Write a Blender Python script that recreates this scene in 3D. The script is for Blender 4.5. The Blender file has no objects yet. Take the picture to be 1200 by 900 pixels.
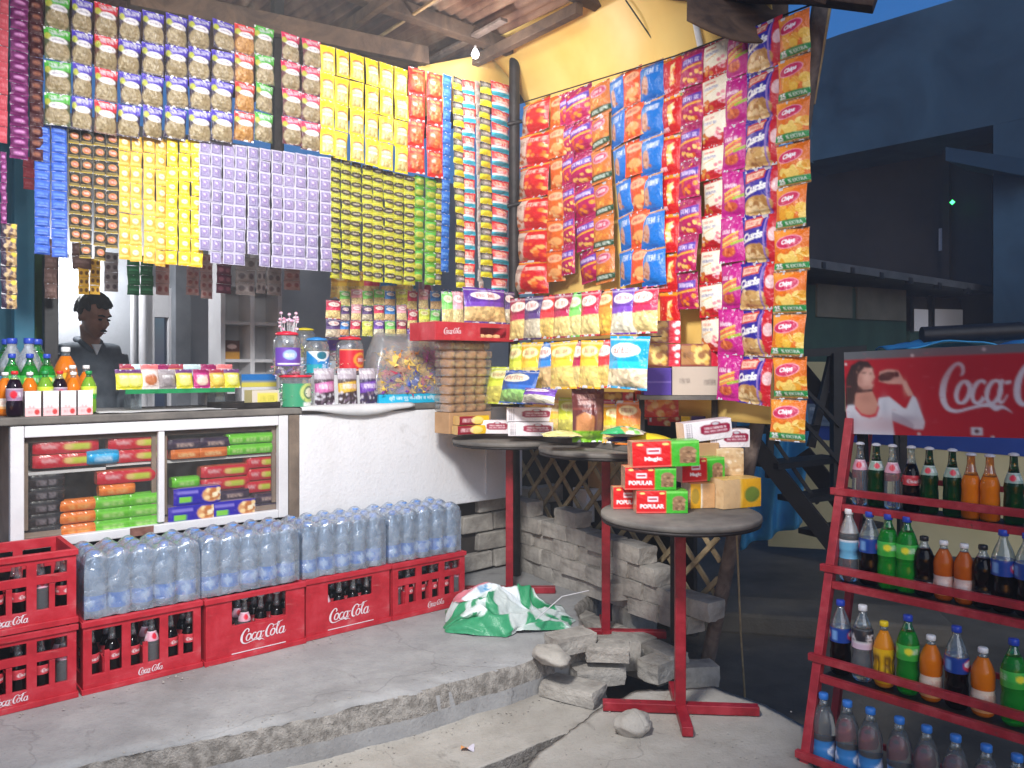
import bpy, math, random
import numpy as np
from mathutils import Vector, Matrix, noise as mnoise
R = math.radians
rng = random.Random(7)
D = bpy.data
scn = bpy.context.scene
COL = scn.collection
# ------------------------------------------------------------------ frames
F = 930.0                       # focal length in pixels of the 1200 wide photograph
H = 1.62                        # eye height above the street
PLAT = 0.34                     # height of the shop's concrete platform
def ray(px): return (px - 600.0) / F
def P(px, py, Y): return Vector(((px - 600.0) / F * Y, Y, H + (430.0 - py) / F * Y))
def zof(py, Y): return H + (430.0 - py) / F * Y
def G(px, py, z):
    Y = F * (H - z) / (py - 430.0)
    return Vector(((px - 600.0) / F * Y, Y, z))
A0 = (-1.67, 3.09)              # shop frame: t runs along the shop front, o goes into the shop
TH = math.atan2(.647, .762)
UX, UY = math.cos(TH), math.sin(TH)
NX, NY = -UY, UX
def S(t, o, z=0.0): return Vector((A0[0] + t*UX + o*NX, A0[1] + t*UY + o*NY, z))
def st(px, o):
    r = ray(px)
    return (r*(A0[1] + o*NY) - A0[0] - o*NX) / (UX - r*UY)
def sy(px, o): return S(st(px, o), o).y
def SPX(px, py, o):             # point of the plane "o" of the shop seen at a pixel of the photograph
    p = S(st(px, o), o); p.z = zof(py, p.y); return p
W0 = (.05, 4.9); WD = (.555, -.832); WA = math.atan2(WD[1], WD[0])   # the side wing with the snack packets
WNX, WNY = -WD[1], WD[0]        # away from the camera
def Wp(t, o=0., z=0.): return Vector((W0[0] + t*WD[0] + o*WNX, W0[1] + t*WD[1] + o*WNY, z))
def wt(px, o=0.):
    r = ray(px); x0 = W0[0] + o*WNX; y0 = W0[1] + o*WNY
    return (r*y0 - x0) / (WD[0] - r*WD[1])
def WPX(px, py, o=0.):
    p = Wp(wt(px, o), o); p.z = zof(py, p.y); return p

# ------------------------------------------------------------------ colour
def lin(c):
    if isinstance(c, str):
        c = c.lstrip('#'); c = [int(c[i:i+2], 16) for i in (0, 2, 4)]
    out = []
    for v in c[:3]:
        v = v/255.0
        out.append(v/12.92 if v <= .04045 else ((v + .055)/1.055)**2.4)
    return tuple(out)
def lin4(c): return lin(c) + (1.0,)

# ------------------------------------------------------------------ materials
MATS = {}
def nodes(name):
    m = D.materials.new(name); m.use_nodes = True
    nt = m.node_tree; b = nt.nodes['Principled BSDF']
    return m, nt, b
def N(nt, typ, **kw):
    n = nt.nodes.new(typ)
    for k, v in kw.items():
        if k in n.inputs: n.inputs[k].default_value = v
        else: setattr(n, k, v)
    return n
def L(nt, a, b): nt.links.new(a, b)
def ramp(nt, fac, stops):
    r = nt.nodes.new('ShaderNodeValToRGB'); e = r.color_ramp.elements
    e[0].position, e[0].color = stops[0][0], lin4(stops[0][1])
    e[1].position, e[1].color = stops[-1][0], lin4(stops[-1][1])
    for p, c in stops[1:-1]:
        x = e.new(p); x.color = lin4(c)
    L(nt, fac, r.inputs['Fac']); return r.outputs['Color']
def obj_coord(nt): return nt.nodes.new('ShaderNodeTexCoord').outputs['Object']
def mat(name, c1, c2=None, rough=.6, scale=8., metal=0., bump=.1, bscale=None, detail=6., lo=.35, hi=.65, spec=.5, coat=0., distort=0.):
    """surface with noise between two real colours, a fine bump and uneven gloss"""
    if name in MATS: return MATS[name]
    m, nt, b = nodes(name)
    co = obj_coord(nt)
    n1 = N(nt, 'ShaderNodeTexNoise', Scale=scale, Detail=detail, Roughness=.6, Distortion=distort); L(nt, co, n1.inputs['Vector'])
    L(nt, ramp(nt, n1.outputs['Fac'], [(lo, c1), (hi, c2 or c1)]), b.inputs['Base Color'])
    n2 = N(nt, 'ShaderNodeTexNoise', Scale=bscale or scale*6, Detail=5., Roughness=.6); L(nt, co, n2.inputs['Vector'])
    mr = N(nt, 'ShaderNodeMapRange'); mr.inputs[3].default_value = max(.02, rough-.12); mr.inputs[4].default_value = min(1, rough+.12)
    L(nt, n2.outputs['Fac'], mr.inputs[0]); L(nt, mr.outputs[0], b.inputs['Roughness'])
    if bump:
        bp = N(nt, 'ShaderNodeBump', Strength=bump, Distance=.01); L(nt, n2.outputs['Fac'], bp.inputs['Height']); L(nt, bp.outputs['Normal'], b.inputs['Normal'])
    b.inputs['Metallic'].default_value = metal
    b.inputs['Specular IOR Level'].default_value = spec
    b.inputs['Coat Weight'].default_value = coat
    MATS[name] = m; return m
def printed(name, rough=.3, bump=.25, bscale=14., spec=.5, coat=0., metal=0., trans=0.):
    """printed film or card: the print comes from the mesh's own colour attribute"""
    if name in MATS: return MATS[name]
    m, nt, b = nodes(name)
    at = N(nt, 'ShaderNodeVertexColor', layer_name='Print')
    L(nt, at.outputs['Color'], b.inputs['Base Color'])
    co = obj_coord(nt)
    n2 = N(nt, 'ShaderNodeTexNoise', Scale=bscale, Detail=4., Roughness=.65, Distortion=.6); L(nt, co, n2.inputs['Vector'])
    bp = N(nt, 'ShaderNodeBump', Strength=bump, Distance=.02); L(nt, n2.outputs['Fac'], bp.inputs['Height']); L(nt, bp.outputs['Normal'], b.inputs['Normal'])
    b.inputs['Roughness'].default_value = rough
    b.inputs['Specular IOR Level'].default_value = spec
    b.inputs['Coat Weight'].default_value = coat
    b.inputs['Metallic'].default_value = metal
    b.inputs['Transmission Weight'].default_value = trans
    MATS[name] = m; return m
def plastic_clear(name, col, rough=.08, diff=.25, ior=1.33):
    """clear bottle filled with a drink: part scattering, part transmitting"""
    if name in MATS: return MATS[name]
    m, nt, b = nodes(name)
    b.inputs['Base Color'].default_value = lin4(col)
    b.inputs['Roughness'].default_value = rough
    b.inputs['IOR'].default_value = ior
    b.inputs['Transmission Weight'].default_value = 1 - diff
    co = obj_coord(nt)
    n2 = N(nt, 'ShaderNodeTexNoise', Scale=30., Detail=3.); L(nt, co, n2.inputs['Vector'])
    bp = N(nt, 'ShaderNodeBump', Strength=.12, Distance=.004); L(nt, n2.outputs['Fac'], bp.inputs['Height']); L(nt, bp.outputs['Normal'], b.inputs['Normal'])
    MATS[name] = m; return m
def sheet_clear(name, tint=(230, 235, 240), haze=.1, gloss=.12, rough=.1, bump=.0, bscale=20., edge=.55):
    """thin clear pane, jar wall or film: mostly see-through, a little milky, a little shiny"""
    if name in MATS: return MATS[name]
    m = D.materials.new(name); m.use_nodes = True; nt = m.node_tree
    for n in list(nt.nodes): nt.nodes.remove(n)
    out = N(nt, 'ShaderNodeOutputMaterial')
    tr = N(nt, 'ShaderNodeBsdfTransparent', Color=lin4(tint)); df = N(nt, 'ShaderNodeBsdfDiffuse', Color=lin4(tint))
    gl = N(nt, 'ShaderNodeBsdfGlossy', Roughness=rough)
    co = obj_coord(nt)
    nz = N(nt, 'ShaderNodeTexNoise', Scale=bscale, Detail=3., Distortion=.8); L(nt, co, nz.inputs['Vector'])
    if bump:
        bp = N(nt, 'ShaderNodeBump', Strength=bump, Distance=.02); L(nt, nz.outputs['Fac'], bp.inputs['Height'])
        L(nt, bp.outputs['Normal'], gl.inputs['Normal'])
    lw = N(nt, 'ShaderNodeLayerWeight', Blend=.35)
    a = N(nt, 'ShaderNodeMath', operation='MULTIPLY_ADD'); a.inputs[1].default_value = edge; a.inputs[2].default_value = gloss
    L(nt, lw.outputs['Facing'], a.inputs[0])
    h = N(nt, 'ShaderNodeMath', operation='MULTIPLY'); h.inputs[1].default_value = haze*2; L(nt, nz.outputs['Fac'], h.inputs[0])
    m1 = N(nt, 'ShaderNodeMixShader'); L(nt, h.outputs[0], m1.inputs[0]); L(nt, tr.outputs[0], m1.inputs[1]); L(nt, df.outputs[0], m1.inputs[2])
    m2 = N(nt, 'ShaderNodeMixShader'); L(nt, a.outputs[0], m2.inputs[0]); L(nt, m1.outputs[0], m2.inputs[1]); L(nt, gl.outputs[0], m2.inputs[2])
    L(nt, m2.outputs[0], out.inputs[0]); MATS[name] = m; return m
def concrete(name, c, dark, pale, sc=1., crack=.22):
    """old cast concrete: patchy tone, dusty pale areas, dark stains, pits and hair cracks"""
    m, nt, b = nodes(name); co = obj_coord(nt)
    def nz(s, d, r=.6, dist=0.):
        n = N(nt, 'ShaderNodeTexNoise', Scale=s*sc, Detail=d, Roughness=r, Distortion=dist); L(nt, co, n.inputs['Vector']); return n.outputs['Fac']
    def mix(f, a, bcol):
        x = N(nt, 'ShaderNodeMix', data_type='RGBA'); L(nt, f, x.inputs[0])
        if isinstance(a, tuple): x.inputs[6].default_value = a
        else: L(nt, a, x.inputs[6])
        x.inputs[7].default_value = bcol; return x.outputs[2]
    def mask(f, lo, hi, k=1.):
        r = N(nt, 'ShaderNodeMapRange'); r.inputs[1].default_value = lo; r.inputs[2].default_value = hi; r.inputs[4].default_value = k; L(nt, f, r.inputs[0]); return r.outputs[0]
    big, med, fine = nz(1.1, 5., .6, .5), nz(5.5, 9., .7), nz(70., 4., .6)
    col = mix(mask(med, .40, .66, .55), lin4(c), lin4(pale)); col = mix(mask(big, .52, .72, .65), col, lin4(dark)); col = mix(mask(fine, .60, .72, .5), col, lin4(dark))
    st_ = nz(2.6, 7., .75, 1.5); col = mix(mask(st_, .60, .70, .5), col, lin4(tuple(int(x*.8) for x in dark)))
    vo = N(nt, 'ShaderNodeTexVoronoi', feature='DISTANCE_TO_EDGE', Scale=.85*sc); dn = N(nt, 'ShaderNodeTexNoise', Scale=4., Detail=6.); L(nt, co, dn.inputs['Vector'])
    ad = N(nt, 'ShaderNodeVectorMath', operation='MULTIPLY_ADD'); ad.inputs[1].default_value = (.35, .35, .35); L(nt, dn.outputs['Color'], ad.inputs[0]); L(nt, co, ad.inputs[2]); L(nt, ad.outputs[0], vo.inputs['Vector'])
    ck = N(nt, 'ShaderNodeMapRange'); ck.inputs[1].default_value = .0; ck.inputs[2].default_value = .006; ck.inputs[3].default_value = crack; ck.inputs[4].default_value = 0.; L(nt, vo.outputs['Distance'], ck.inputs[0])
    col = mix(ck.outputs[0], col, lin4(tuple(int(x*.55) for x in dark))); L(nt, col, b.inputs['Base Color'])
    b.inputs['Roughness'].default_value = .88; b.inputs['Specular IOR Level'].default_value = .2
    h = N(nt, 'ShaderNodeMath', operation='MULTIPLY_ADD'); h.inputs[1].default_value = .5; L(nt, fine, h.inputs[0]); L(nt, med, h.inputs[2]); h2 = N(nt, 'ShaderNodeMath', operation='SUBTRACT'); L(nt, h.outputs[0], h2.inputs[0]); L(nt, ck.outputs[0], h2.inputs[1])
    bp = N(nt, 'ShaderNodeBump', Strength=.5, Distance=.012); L(nt, h2.outputs[0], bp.inputs['Height']); L(nt, bp.outputs['Normal'], b.inputs['Normal']); MATS[name] = m; return m
def enamel(name, c, worn, rust):
    """painted steel: uneven paint, scuffed pale patches and small rust chips"""
    m, nt, b = nodes(name); co = obj_coord(nt)
    n1 = N(nt, 'ShaderNodeTexNoise', Scale=9., Detail=8., Roughness=.7); L(nt, co, n1.inputs['Vector']); n2 = N(nt, 'ShaderNodeTexNoise', Scale=34., Detail=7., Roughness=.7); L(nt, co, n2.inputs['Vector'])
    dk = tuple(int(x*.8) for x in c); c1 = ramp(nt, n1.outputs['Fac'], [(.32, dk), (.5, c), (.64, worn)])
    mx = N(nt, 'ShaderNodeMix', data_type='RGBA'); k = N(nt, 'ShaderNodeMapRange'); k.inputs[1].default_value = .62; k.inputs[2].default_value = .68; L(nt, n2.outputs['Fac'], k.inputs[0]); L(nt, k.outputs[0], mx.inputs[0]); L(nt, c1, mx.inputs[6]); mx.inputs[7].default_value = lin4(rust); L(nt, mx.outputs[2], b.inputs['Base Color'])
    r = N(nt, 'ShaderNodeMapRange'); r.inputs[3].default_value = .42; r.inputs[4].default_value = .9; L(nt, k.outputs[0], r.inputs[0]); L(nt, r.outputs[0], b.inputs['Roughness'])
    bp = N(nt, 'ShaderNodeBump', Strength=.4, Distance=.002, invert=True); L(nt, k.outputs[0], bp.inputs['Height']); L(nt, bp.outputs['Normal'], b.inputs['Normal']); MATS[name] = m; return m
def emit(name, col, s):
    if name in MATS: return MATS[name]
    m, nt, b = nodes(name); b.inputs['Emission Color'].default_value = lin4(col); b.inputs['Emission Strength'].default_value = s
    b.inputs['Base Color'].default_value = lin4(col); MATS[name] = m; return m

# ------------------------------------------------------------------ text -> 2D triangles
_TXT = {}
def text_tris(s, bold=.02, shear=0.):
    key = (s, bold, shear)
    if key in _TXT: return _TXT[key]
    cu = D.curves.new('lettering', 'FONT'); cu.body = s; cu.offset = bold; cu.shear = shear; cu.fill_mode = 'FRONT'; cu.resolution_u = 3
    ob = D.objects.new('lettering', cu); COL.objects.link(ob)
    dg = bpy.context.evaluated_depsgraph_get()
    me = D.meshes.new_from_object(ob.evaluated_get(dg)); me.calc_loop_triangles()
    v = np.array([x.co[:2] for x in me.vertices]).reshape(-1, 2)
    t = np.array([x.vertices[:] for x in me.loop_triangles], dtype=int).reshape(-1, 3)
    D.objects.remove(ob); D.curves.remove(cu); D.meshes.remove(me)
    if len(v):
        mn, mx = v.min(0), v.max(0); v = (v - mn); wh = mx - mn
    else: wh = np.array([1., 1.])
    _TXT[key] = (v, t, wh); return _TXT[key]

# ------------------------------------------------------------------ print designs
class Cv:
    """small print raster; u runs right, v runs down, both 0..1"""
    SS = 3
    def __init__(s, w, h, bg):
        s.w, s.h = w, h; s.W, s.Hh = w*s.SS, h*s.SS
        s.a = np.empty((s.Hh, s.W, 3)); s.a[:] = lin(bg)
        s.U, s.V = np.meshgrid((np.arange(s.W) + .5)/s.W, (np.arange(s.Hh) + .5)/s.Hh)
        s.asp = h / w
    def put(s, mask, c, k=1.): s.a[mask] = s.a[mask]*(1-k) + np.array(lin(c))*k; return s
    def rect(s, u0, v0, u1, v1, c, k=1.): return s.put((s.U >= u0) & (s.U < u1) & (s.V >= v0) & (s.V < v1), c, k)
    def ell(s, cu, cv, ru, rv, c, rot=0., k=1.):
        du, dv = s.U - cu, (s.V - cv)*s.asp; cr, sr = math.cos(rot), math.sin(rot)
        x, y = du*cr + dv*sr, -du*sr + dv*cr
        return s.put((x/ru)**2 + (y/(rv*s.asp))**2 < 1, c, k)
    def tri(s, p, m):
        x0, x1 = max(0, int(min(q[0] for q in p)*s.W)-1), min(s.W, int(max(q[0] for q in p)*s.W)+2)
        y0, y1 = max(0, int(min(q[1] for q in p)*s.Hh)-1), min(s.Hh, int(max(q[1] for q in p)*s.Hh)+2)
        if x1 <= x0 or y1 <= y0: return
        u, v = s.U[y0:y1, x0:x1], s.V[y0:y1, x0:x1]
        def e(a, b): return (u-a[0])*(b[1]-a[1]) - (v-a[1])*(b[0]-a[0])
        a, b, c = e(p[0], p[1]), e(p[1], p[2]), e(p[2], p[0])
        m[y0:y1, x0:x1] |= ((a >= 0) & (b >= 0) & (c >= 0)) | ((a <= 0) & (b <= 0) & (c <= 0))
    def poly(s, pts, c, k=1.):          # even-odd fill
        m = np.zeros(s.U.shape, bool); n = len(pts)
        for i in range(n):
            (x0, y0), (x1, y1) = pts[i], pts[(i+1) % n]
            if y0 == y1: continue
            cond = ((s.V < y0) != (s.V < y1)) & (s.U < (x1-x0)*(s.V-y0)/(y1-y0) + x0)
            m ^= cond
        return s.put(m, c, k)
    def line(s, pts, w, c, k=1.):
        m = np.zeros(s.U.shape, bool)
        for (x0, y0), (x1, y1) in zip(pts, pts[1:]):
            ax, ay = x1-x0, (y1-y0)*s.asp; l2 = ax*ax + ay*ay + 1e-9
            t = np.clip(((s.U-x0)*ax + (s.V-y0)*s.asp*ay)/l2, 0, 1)
            m |= (s.U-x0-t*ax)**2 + ((s.V-y0)*s.asp-t*ay)**2 < (w/2)**2
        return s.put(m, c, k)
    def ribbon(s, strokes, x0, y0, sc, c, rot=0., sv=None):
        sv = sv or sc/s.asp
        m = np.zeros(s.U.shape, bool)
        for q in strokes:
            f = [(x0 + (x*math.cos(rot)-y*math.sin(rot))*sc, y0 - (y*math.cos(rot)+x*math.sin(rot))*sv) for x, y in q]
            for i in range(0, len(f)-2, 2):
                s.tri((f[i], f[i+1], f[i+3]), m); s.tri((f[i], f[i+3], f[i+2]), m)
        return s.put(m, c)
    def text(s, txt, cu, cv, h, c, maxw=.9, bold=.03, shear=0., rot=0.):
        v, t, wh = text_tris(txt, bold, shear)
        sy = h/wh[1]; sx = sy*s.asp
        if wh[0]*sx > maxw: sx = maxw/wh[0]
        q = (v - wh/2)*np.array([sx, -sy*s.asp]); cr, sr = math.cos(rot), math.sin(rot)
        q = np.stack([q[:, 0]*cr - q[:, 1]*sr, (q[:, 0]*sr + q[:, 1]*cr)/s.asp], 1) + np.array([cu, cv])
        m = np.zeros(s.U.shape, bool)
        for a in t: s.tri([q[i] for i in a], m)
        return s.put(m, c)
    def scrib(s, cu, cv, w, h, c, seed=0, n=7, lw=None):       # illegible lettering, as the photograph shows it
        r = random.Random(seed*31 + 7); k = int(n*1.7) + 2; cw = w/k; t = min(cw*.36, h*s.asp*.22); x = cu - w/2
        for i in range(k):
            a = cw*r.uniform(.62, .92); y0, y1 = cv - h/2*r.uniform(.75, 1), cv + h/2*r.uniform(.8, 1); ym = cv + h*r.uniform(-.12, .12); sl = cw*.12
            if r.random() < .10: x += cw; continue
            ops = [[(x+sl, y0), (x, y1)], [(x+a+sl, y0), (x+a, y1)], [(x+sl, y0), (x+a+sl, y0)], [(x, y1), (x+a, y1)], [(x+sl/2, ym), (x+a, ym)], [(x+sl, y0), (x+a, y1)]]
            for o in r.sample(ops, 4): s.line(o, t, c, .62)
            x += cw
        return s
    def specks(s, u0, v0, u1, v1, n, r, cols, seed=0, asp=1.):
        q = random.Random(seed)
        for _ in range(n):
            k = q.uniform(.6, 1.3)
            s.ell(q.uniform(u0, u1), q.uniform(v0, v1), r*k, r*k*asp/s.asp, q.choice(cols), q.uniform(0, 3))
        return s
    def out(s): return s.a.reshape(s.h, s.SS, s.w, s.SS, 3).mean((1, 3))

# ------------------------------------------------------------------ meshes
def mesh_from(name, verts, faces, mats, fm=None, cols=None, smooth=None):
    me = D.meshes.new(name); me.from_pydata([tuple(v) for v in verts], [], faces)
    for m in mats: me.materials.append(m)
    if fm is not None: me.polygons.foreach_set('material_index', fm)
    if smooth is not None:
        me.polygons.foreach_set('use_smooth', smooth if isinstance(smooth, (list, np.ndarray)) else [bool(smooth)]*len(me.polygons))
    if cols is not None:
        ca = me.color_attributes.new('Print', 'FLOAT_COLOR', 'POINT')
        ca.data.foreach_set('color', np.concatenate([np.asarray(cols), np.ones((len(cols), 1))], 1).astype(np.float32).ravel())
    me.update(); return me
class MB:
    """collects shapes and links them as one mesh object"""
    def __init__(s): s.v, s.f, s.m, s.sm, s.c = [], [], [], [], []
    def add(s, verts, faces, m=0, smooth=False, cols=None):
        b = len(s.v); s.v += [tuple(v) for v in verts]; s.f += [tuple(i+b for i in f) for f in faces]
        s.m += [m]*len(faces); s.sm += [smooth]*len(faces)
        s.c += list(cols) if cols is not None else [(1, 1, 1)]*len(verts)
        return s
    def box(s, c, d, m=0, rot=None, jit=0.):
        x, y, z = d[0]/2, d[1]/2, d[2]/2
        q = [Vector((i, j, k)) for k in (-z, z) for j in (-y, y) for i in (-x, x)]
        if jit: q = [v + Vector((rng.uniform(-jit, jit), rng.uniform(-jit, jit), rng.uniform(-jit, jit))) for v in q]
        if rot is not None: q = [rot @ v for v in q]
        q = [v + Vector(c) for v in q]
        return s.add(q, [(0, 2, 3, 1), (4, 5, 7, 6), (0, 1, 5, 4), (2, 6, 7, 3), (0, 4, 6, 2), (1, 3, 7, 5)], m)
    def bar(s, a, b, w, h=None, m=0, up=(0, 0, 1)):           # rectangular bar between two points
        a, b = Vector(a), Vector(b); d = b - a; l = d.length; d.normalize()
        x = d.cross(Vector(up)); 
        if x.length < 1e-4: x = d.cross(Vector((0, 1, 0)))
        x.normalize(); z = x.cross(d)
        M = Matrix((x, d, z)).transposed()
        return s.box((a+b)/2, (w, l, h or w), m, M)
    def tube(s, pts, r, n=8, m=0, cap=True):
        pts = [Vector(p) for p in pts]; rings = []; k = len(pts)
        rr = r if isinstance(r, (list, tuple)) else [r]*k
        px = None
        for i, p in enumerate(pts):
            d = (pts[min(i+1, k-1)] - pts[max(i-1, 0)]).normalized()
            if px is None:
                px = d.cross(Vector((0, 0, 1)))
                if px.length < 1e-3: px = d.cross(Vector((0, 1, 0)))
            px = (px - d*px.dot(d)).normalized(); q = d.cross(px)
            rings.append([p + (px*math.cos(6.28318*j/n) + q*math.sin(6.28318*j/n))*rr[i] for j in range(n)])
        v = [x for g in rings for x in g]; f = []
        for i in range(k-1):
            for j in range(n):
                a, b = i*n+j, i*n+(j+1) % n; f.append((a, b, b+n, a+n))
        s.add(v, f, m, True)
        if cap: s.add(rings[0] + rings[-1], [tuple(range(n))[::-1], tuple(range(n, 2*n))], m)
        return s
    def lathe(s, prof, n=20, m=0, c=(0, 0, 0), smooth=True, colf=None, sx=1., syy=1.):
        v, f, cl = [], [], []; k = len(prof)
        for i, (r, z) in enumerate(prof):
            for j in range(n):
                a = 6.283185*j/n
                v.append((c[0] + r*math.cos(a)*sx, c[1] + r*math.sin(a)*syy, c[2] + z))
                if colf: cl.append(colf(j/n, i/(k-1)))
        for i in range(k-1):
            for j in range(n):
                a, b = i*n+j, i*n+(j+1) % n; f.append((a, b, b+n, a+n))
        if prof[0][0] > 1e-4: f.append(tuple(range(n))[::-1])
        if prof[-1][0] > 1e-4: f.append(tuple(range((k-1)*n, k*n)))
        return s.add(v, f, m, smooth, cl or None)
    def grid(s, fn, nu, nv, m=0, smooth=True, cols=None, flip=False):    # fn(u,v) -> point, v down
        v, cl = [], []
        for j in range(nv):
            for i in range(nu):
                v.append(fn(i/(nu-1), j/(nv-1)))
        if cols is not None:
            h, w = cols.shape[:2]
            for j in range(nv):
                y = min(h-1, int(j/(nv-1)*h))
                for i in range(nu): cl.append(tuple(cols[y, min(w-1, int(i/(nu-1)*w))]))
        f = []
        for j in range(nv-1):
            for i in range(nu-1):
                a = j*nu+i; q = (a, a+nu, a+nu+1, a+1); f.append(q[::-1] if flip else q)
        return s.add(v, f, m, smooth, cl or None)
    def prism(s, pts, y0, y1, m=0):      # polygon in xz, counter-clockwise seen from -y, given thickness
        n = len(pts); v = [(x, y0, z) for x, z in pts] + [(x, y1, z) for x, z in pts]
        f = [tuple(range(n)), tuple(range(n, 2*n))[::-1]] + [(i, i+n, (i+1) % n+n, (i+1) % n) for i in range(n)]
        return s.add(v, f, m)
    def mesh(s, name, mats, printed=False):
        return mesh_from(name, s.v, s.f, mats if isinstance(mats, (list, tuple)) else [mats], s.m, s.c if printed else None, s.sm)
    def build(s, name, mats, parent=None, loc=(0, 0, 0), rz=0., bevel=0., printed=False, rot=None):
        return link(name, s.mesh(name, mats, printed), parent, loc, rz, bevel, rot)
def link(name, me, parent=None, loc=(0, 0, 0), rz=0., bevel=0., rot=None, scale=None):
    o = D.objects.new(name, me); COL.objects.link(o); o.parent = parent
    o.location = loc; o.rotation_euler = rot or (0, 0, rz)
    if scale: o.scale = scale
    if bevel:
        b = o.modifiers.new('edge', 'BEVEL'); b.width = bevel; b.segments = 2; b.limit_method = 'ANGLE'; b.angle_limit = R(40)
    return o
def tag(o, label=None, cat=None, group=None, kind=None):
    if label: o['label'] = label
    if cat: o['category'] = cat
    if group: o['group'] = group
    if kind: o['kind'] = kind
    return o
def empty(name, loc, rz, label, cat, group=None, rot=None):
    o = D.objects.new(name, None); COL.objects.link(o); o.empty_display_size = .05
    o.location = loc; o.rotation_euler = rot or (0, 0, rz); return tag(o, label, cat, group)
KIDS = {}
def kids(o): return [c for c in D.objects if c.parent is o]
def dup(src, loc, rz=None, label=None, group=None, rot=None, scale=None):
    ch = KIDS.get(src.name)
    if ch is None: ch = KIDS[src.name] = [(c, kids(c)) for c in kids(src)]
    r = src.copy(); COL.objects.link(r); r.location = loc
    if rz is not None: r.rotation_euler = (0, 0, rz)
    if rot is not None: r.rotation_euler = rot
    if scale: r.scale = scale
    if label: r['label'] = label
    if group: r['group'] = group
    for c, gs in ch:
        d = c.copy(); COL.objects.link(d); d.parent = r
        for g in gs:
            e = g.copy(); COL.objects.link(e); e.parent = d
    return r
ORD = ['first', 'second', 'third', 'fourth', 'fifth', 'sixth', 'seventh', 'eighth', 'ninth', 'tenth', 'eleventh', 'twelfth', 'thirteenth', 'fourteenth']
def cat_rom(pts, k=6):
    out = []; n = len(pts)
    for i in range(n-1):
        p = [pts[max(i-1, 0)], pts[i], pts[i+1], pts[min(i+2, n-1)]]
        for j in range(k):
            t = j/k
            out.append(tuple(.5*((2*p[1][a]) + (-p[0][a]+p[2][a])*t + (2*p[0][a]-5*p[1][a]+4*p[2][a]-p[3][a])*t*t + (-p[0][a]+3*p[1][a]-3*p[2][a]+p[3][a])*t**3) for a in range(len(pts[0]))))
    out.append(tuple(pts[-1])); return out
# script lettering of the cola mark as variable-width pen strokes (x, y, width)
def cola_strokes(first_only=False):
    def oval(cx, cy, rx, ry, w, a0=0, a1=360, sl=.28):
        return [(cx + rx*math.cos(R(a)) + sl*ry*math.sin(R(a)), cy + ry*math.sin(R(a)), w*(.55+.45*abs(math.cos(R(a))))) for a in np.linspace(a0, a1, 13)]
    q = [[(1.50, 1.42, .06), (1.66, 1.62, .20), (1.62, 1.95, .22), (1.30, 2.06, .16), (.85, 1.72, .26), (.42, 1.0, .38), (.34, .22, .38), (.62, -.3, .26), (1.2, -.46, .15), (2.0, -.30, .13), (2.7, -.16, .16), (3.25, -.12, .26), (3.55, -.28, .30), (4.0, -.24, .14), (4.5, -.52, .03)],
         oval(1.62, .55, .40, .58, .26), [(1.75, 1.1, .10), (1.98, .82, .08), (2.2, 1.0, .06)],
         oval(2.62, .55, .40, .58, .26, 50, 330), [(2.85, .12, .1), (3.1, .35, .08)],
         oval(3.48, .55, .40, .58, .26), [(4.02, 1.18, .20), (3.84, .6, .24), (3.78, .1, .2), (3.98, .02, .1), (4.3, .42, .05)],
         [(4.15, 1.0, .16), (4.5, 1.06, .16)]]
    if not first_only:
        d = 4.45
        q += [[(1.55+d, 1.35, .06), (1.78+d, 1.6, .18), (1.66+d, 1.9, .18), (1.30+d, 2.02, .16), (.85+d, 1.72, .24), (.45+d, 1.0, .36), (.40+d, .25, .36), (.68+d, -.1, .22), (1.05+d, .05, .08)],
              oval(1.62+d, .55, .40, .58, .26), [(1.75+d, 1.1, .10), (2.0+d, .82, .08), (2.25+d, .95, .06)],
              [(2.2+d, .8, .05), (2.75+d, 1.6, .14), (2.85+d, 2.1, .16), (2.62+d, 2.05, .18), (2.42+d, 1.2, .26), (2.34+d, .35, .26), (2.5+d, .02, .16), (2.8+d, .3, .05)],
              oval(3.3+d, .55, .40, .58, .26), [(3.84+d, 1.18, .20), (3.66+d, .6, .24), (3.6+d, .1, .2), (3.8+d, .02, .1), (4.15+d, .45, .04)],
              [(1.3+d, 2.02, .12), (2.1+d, 1.75, .10), (2.9+d, 2.1, .14), (3.6+d, 2.3, .04)]]
    res = []
    for s in q:
        c = cat_rom(s, 5); o = []
        for i, (x, y, w) in enumerate(c):
            x0, y0, _ = c[max(i-1, 0)]; x1, y1, _ = c[min(i+1, len(c)-1)]
            dx, dy = x1-x0, y1-y0; l = math.hypot(dx, dy) + 1e-9; w = max(w, .02)
            o += [(x - dy/l*w/2, y + dx/l*w/2), (x + dy/l*w/2, y - dx/l*w/2)]
        res.append(o)
    return res
COLA = cola_strokes()
def cola_mesh(m, width, y=-.001, cx=0., cz=0.):      # raised lettering lying in the xz plane
    s = width/8.7; mb = MB()
    for q in COLA:
        f = [((x-4.3)*s + cx, y - .0002*random.Random(int(x*99)).random(), (yy-.8)*s + cz) for x, yy in q]
        fc = [(i, i+1, i+3, i+2) for i in range(0, len(f)-2, 2)]
        mb.add(f, fc, m)
    return mb
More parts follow.
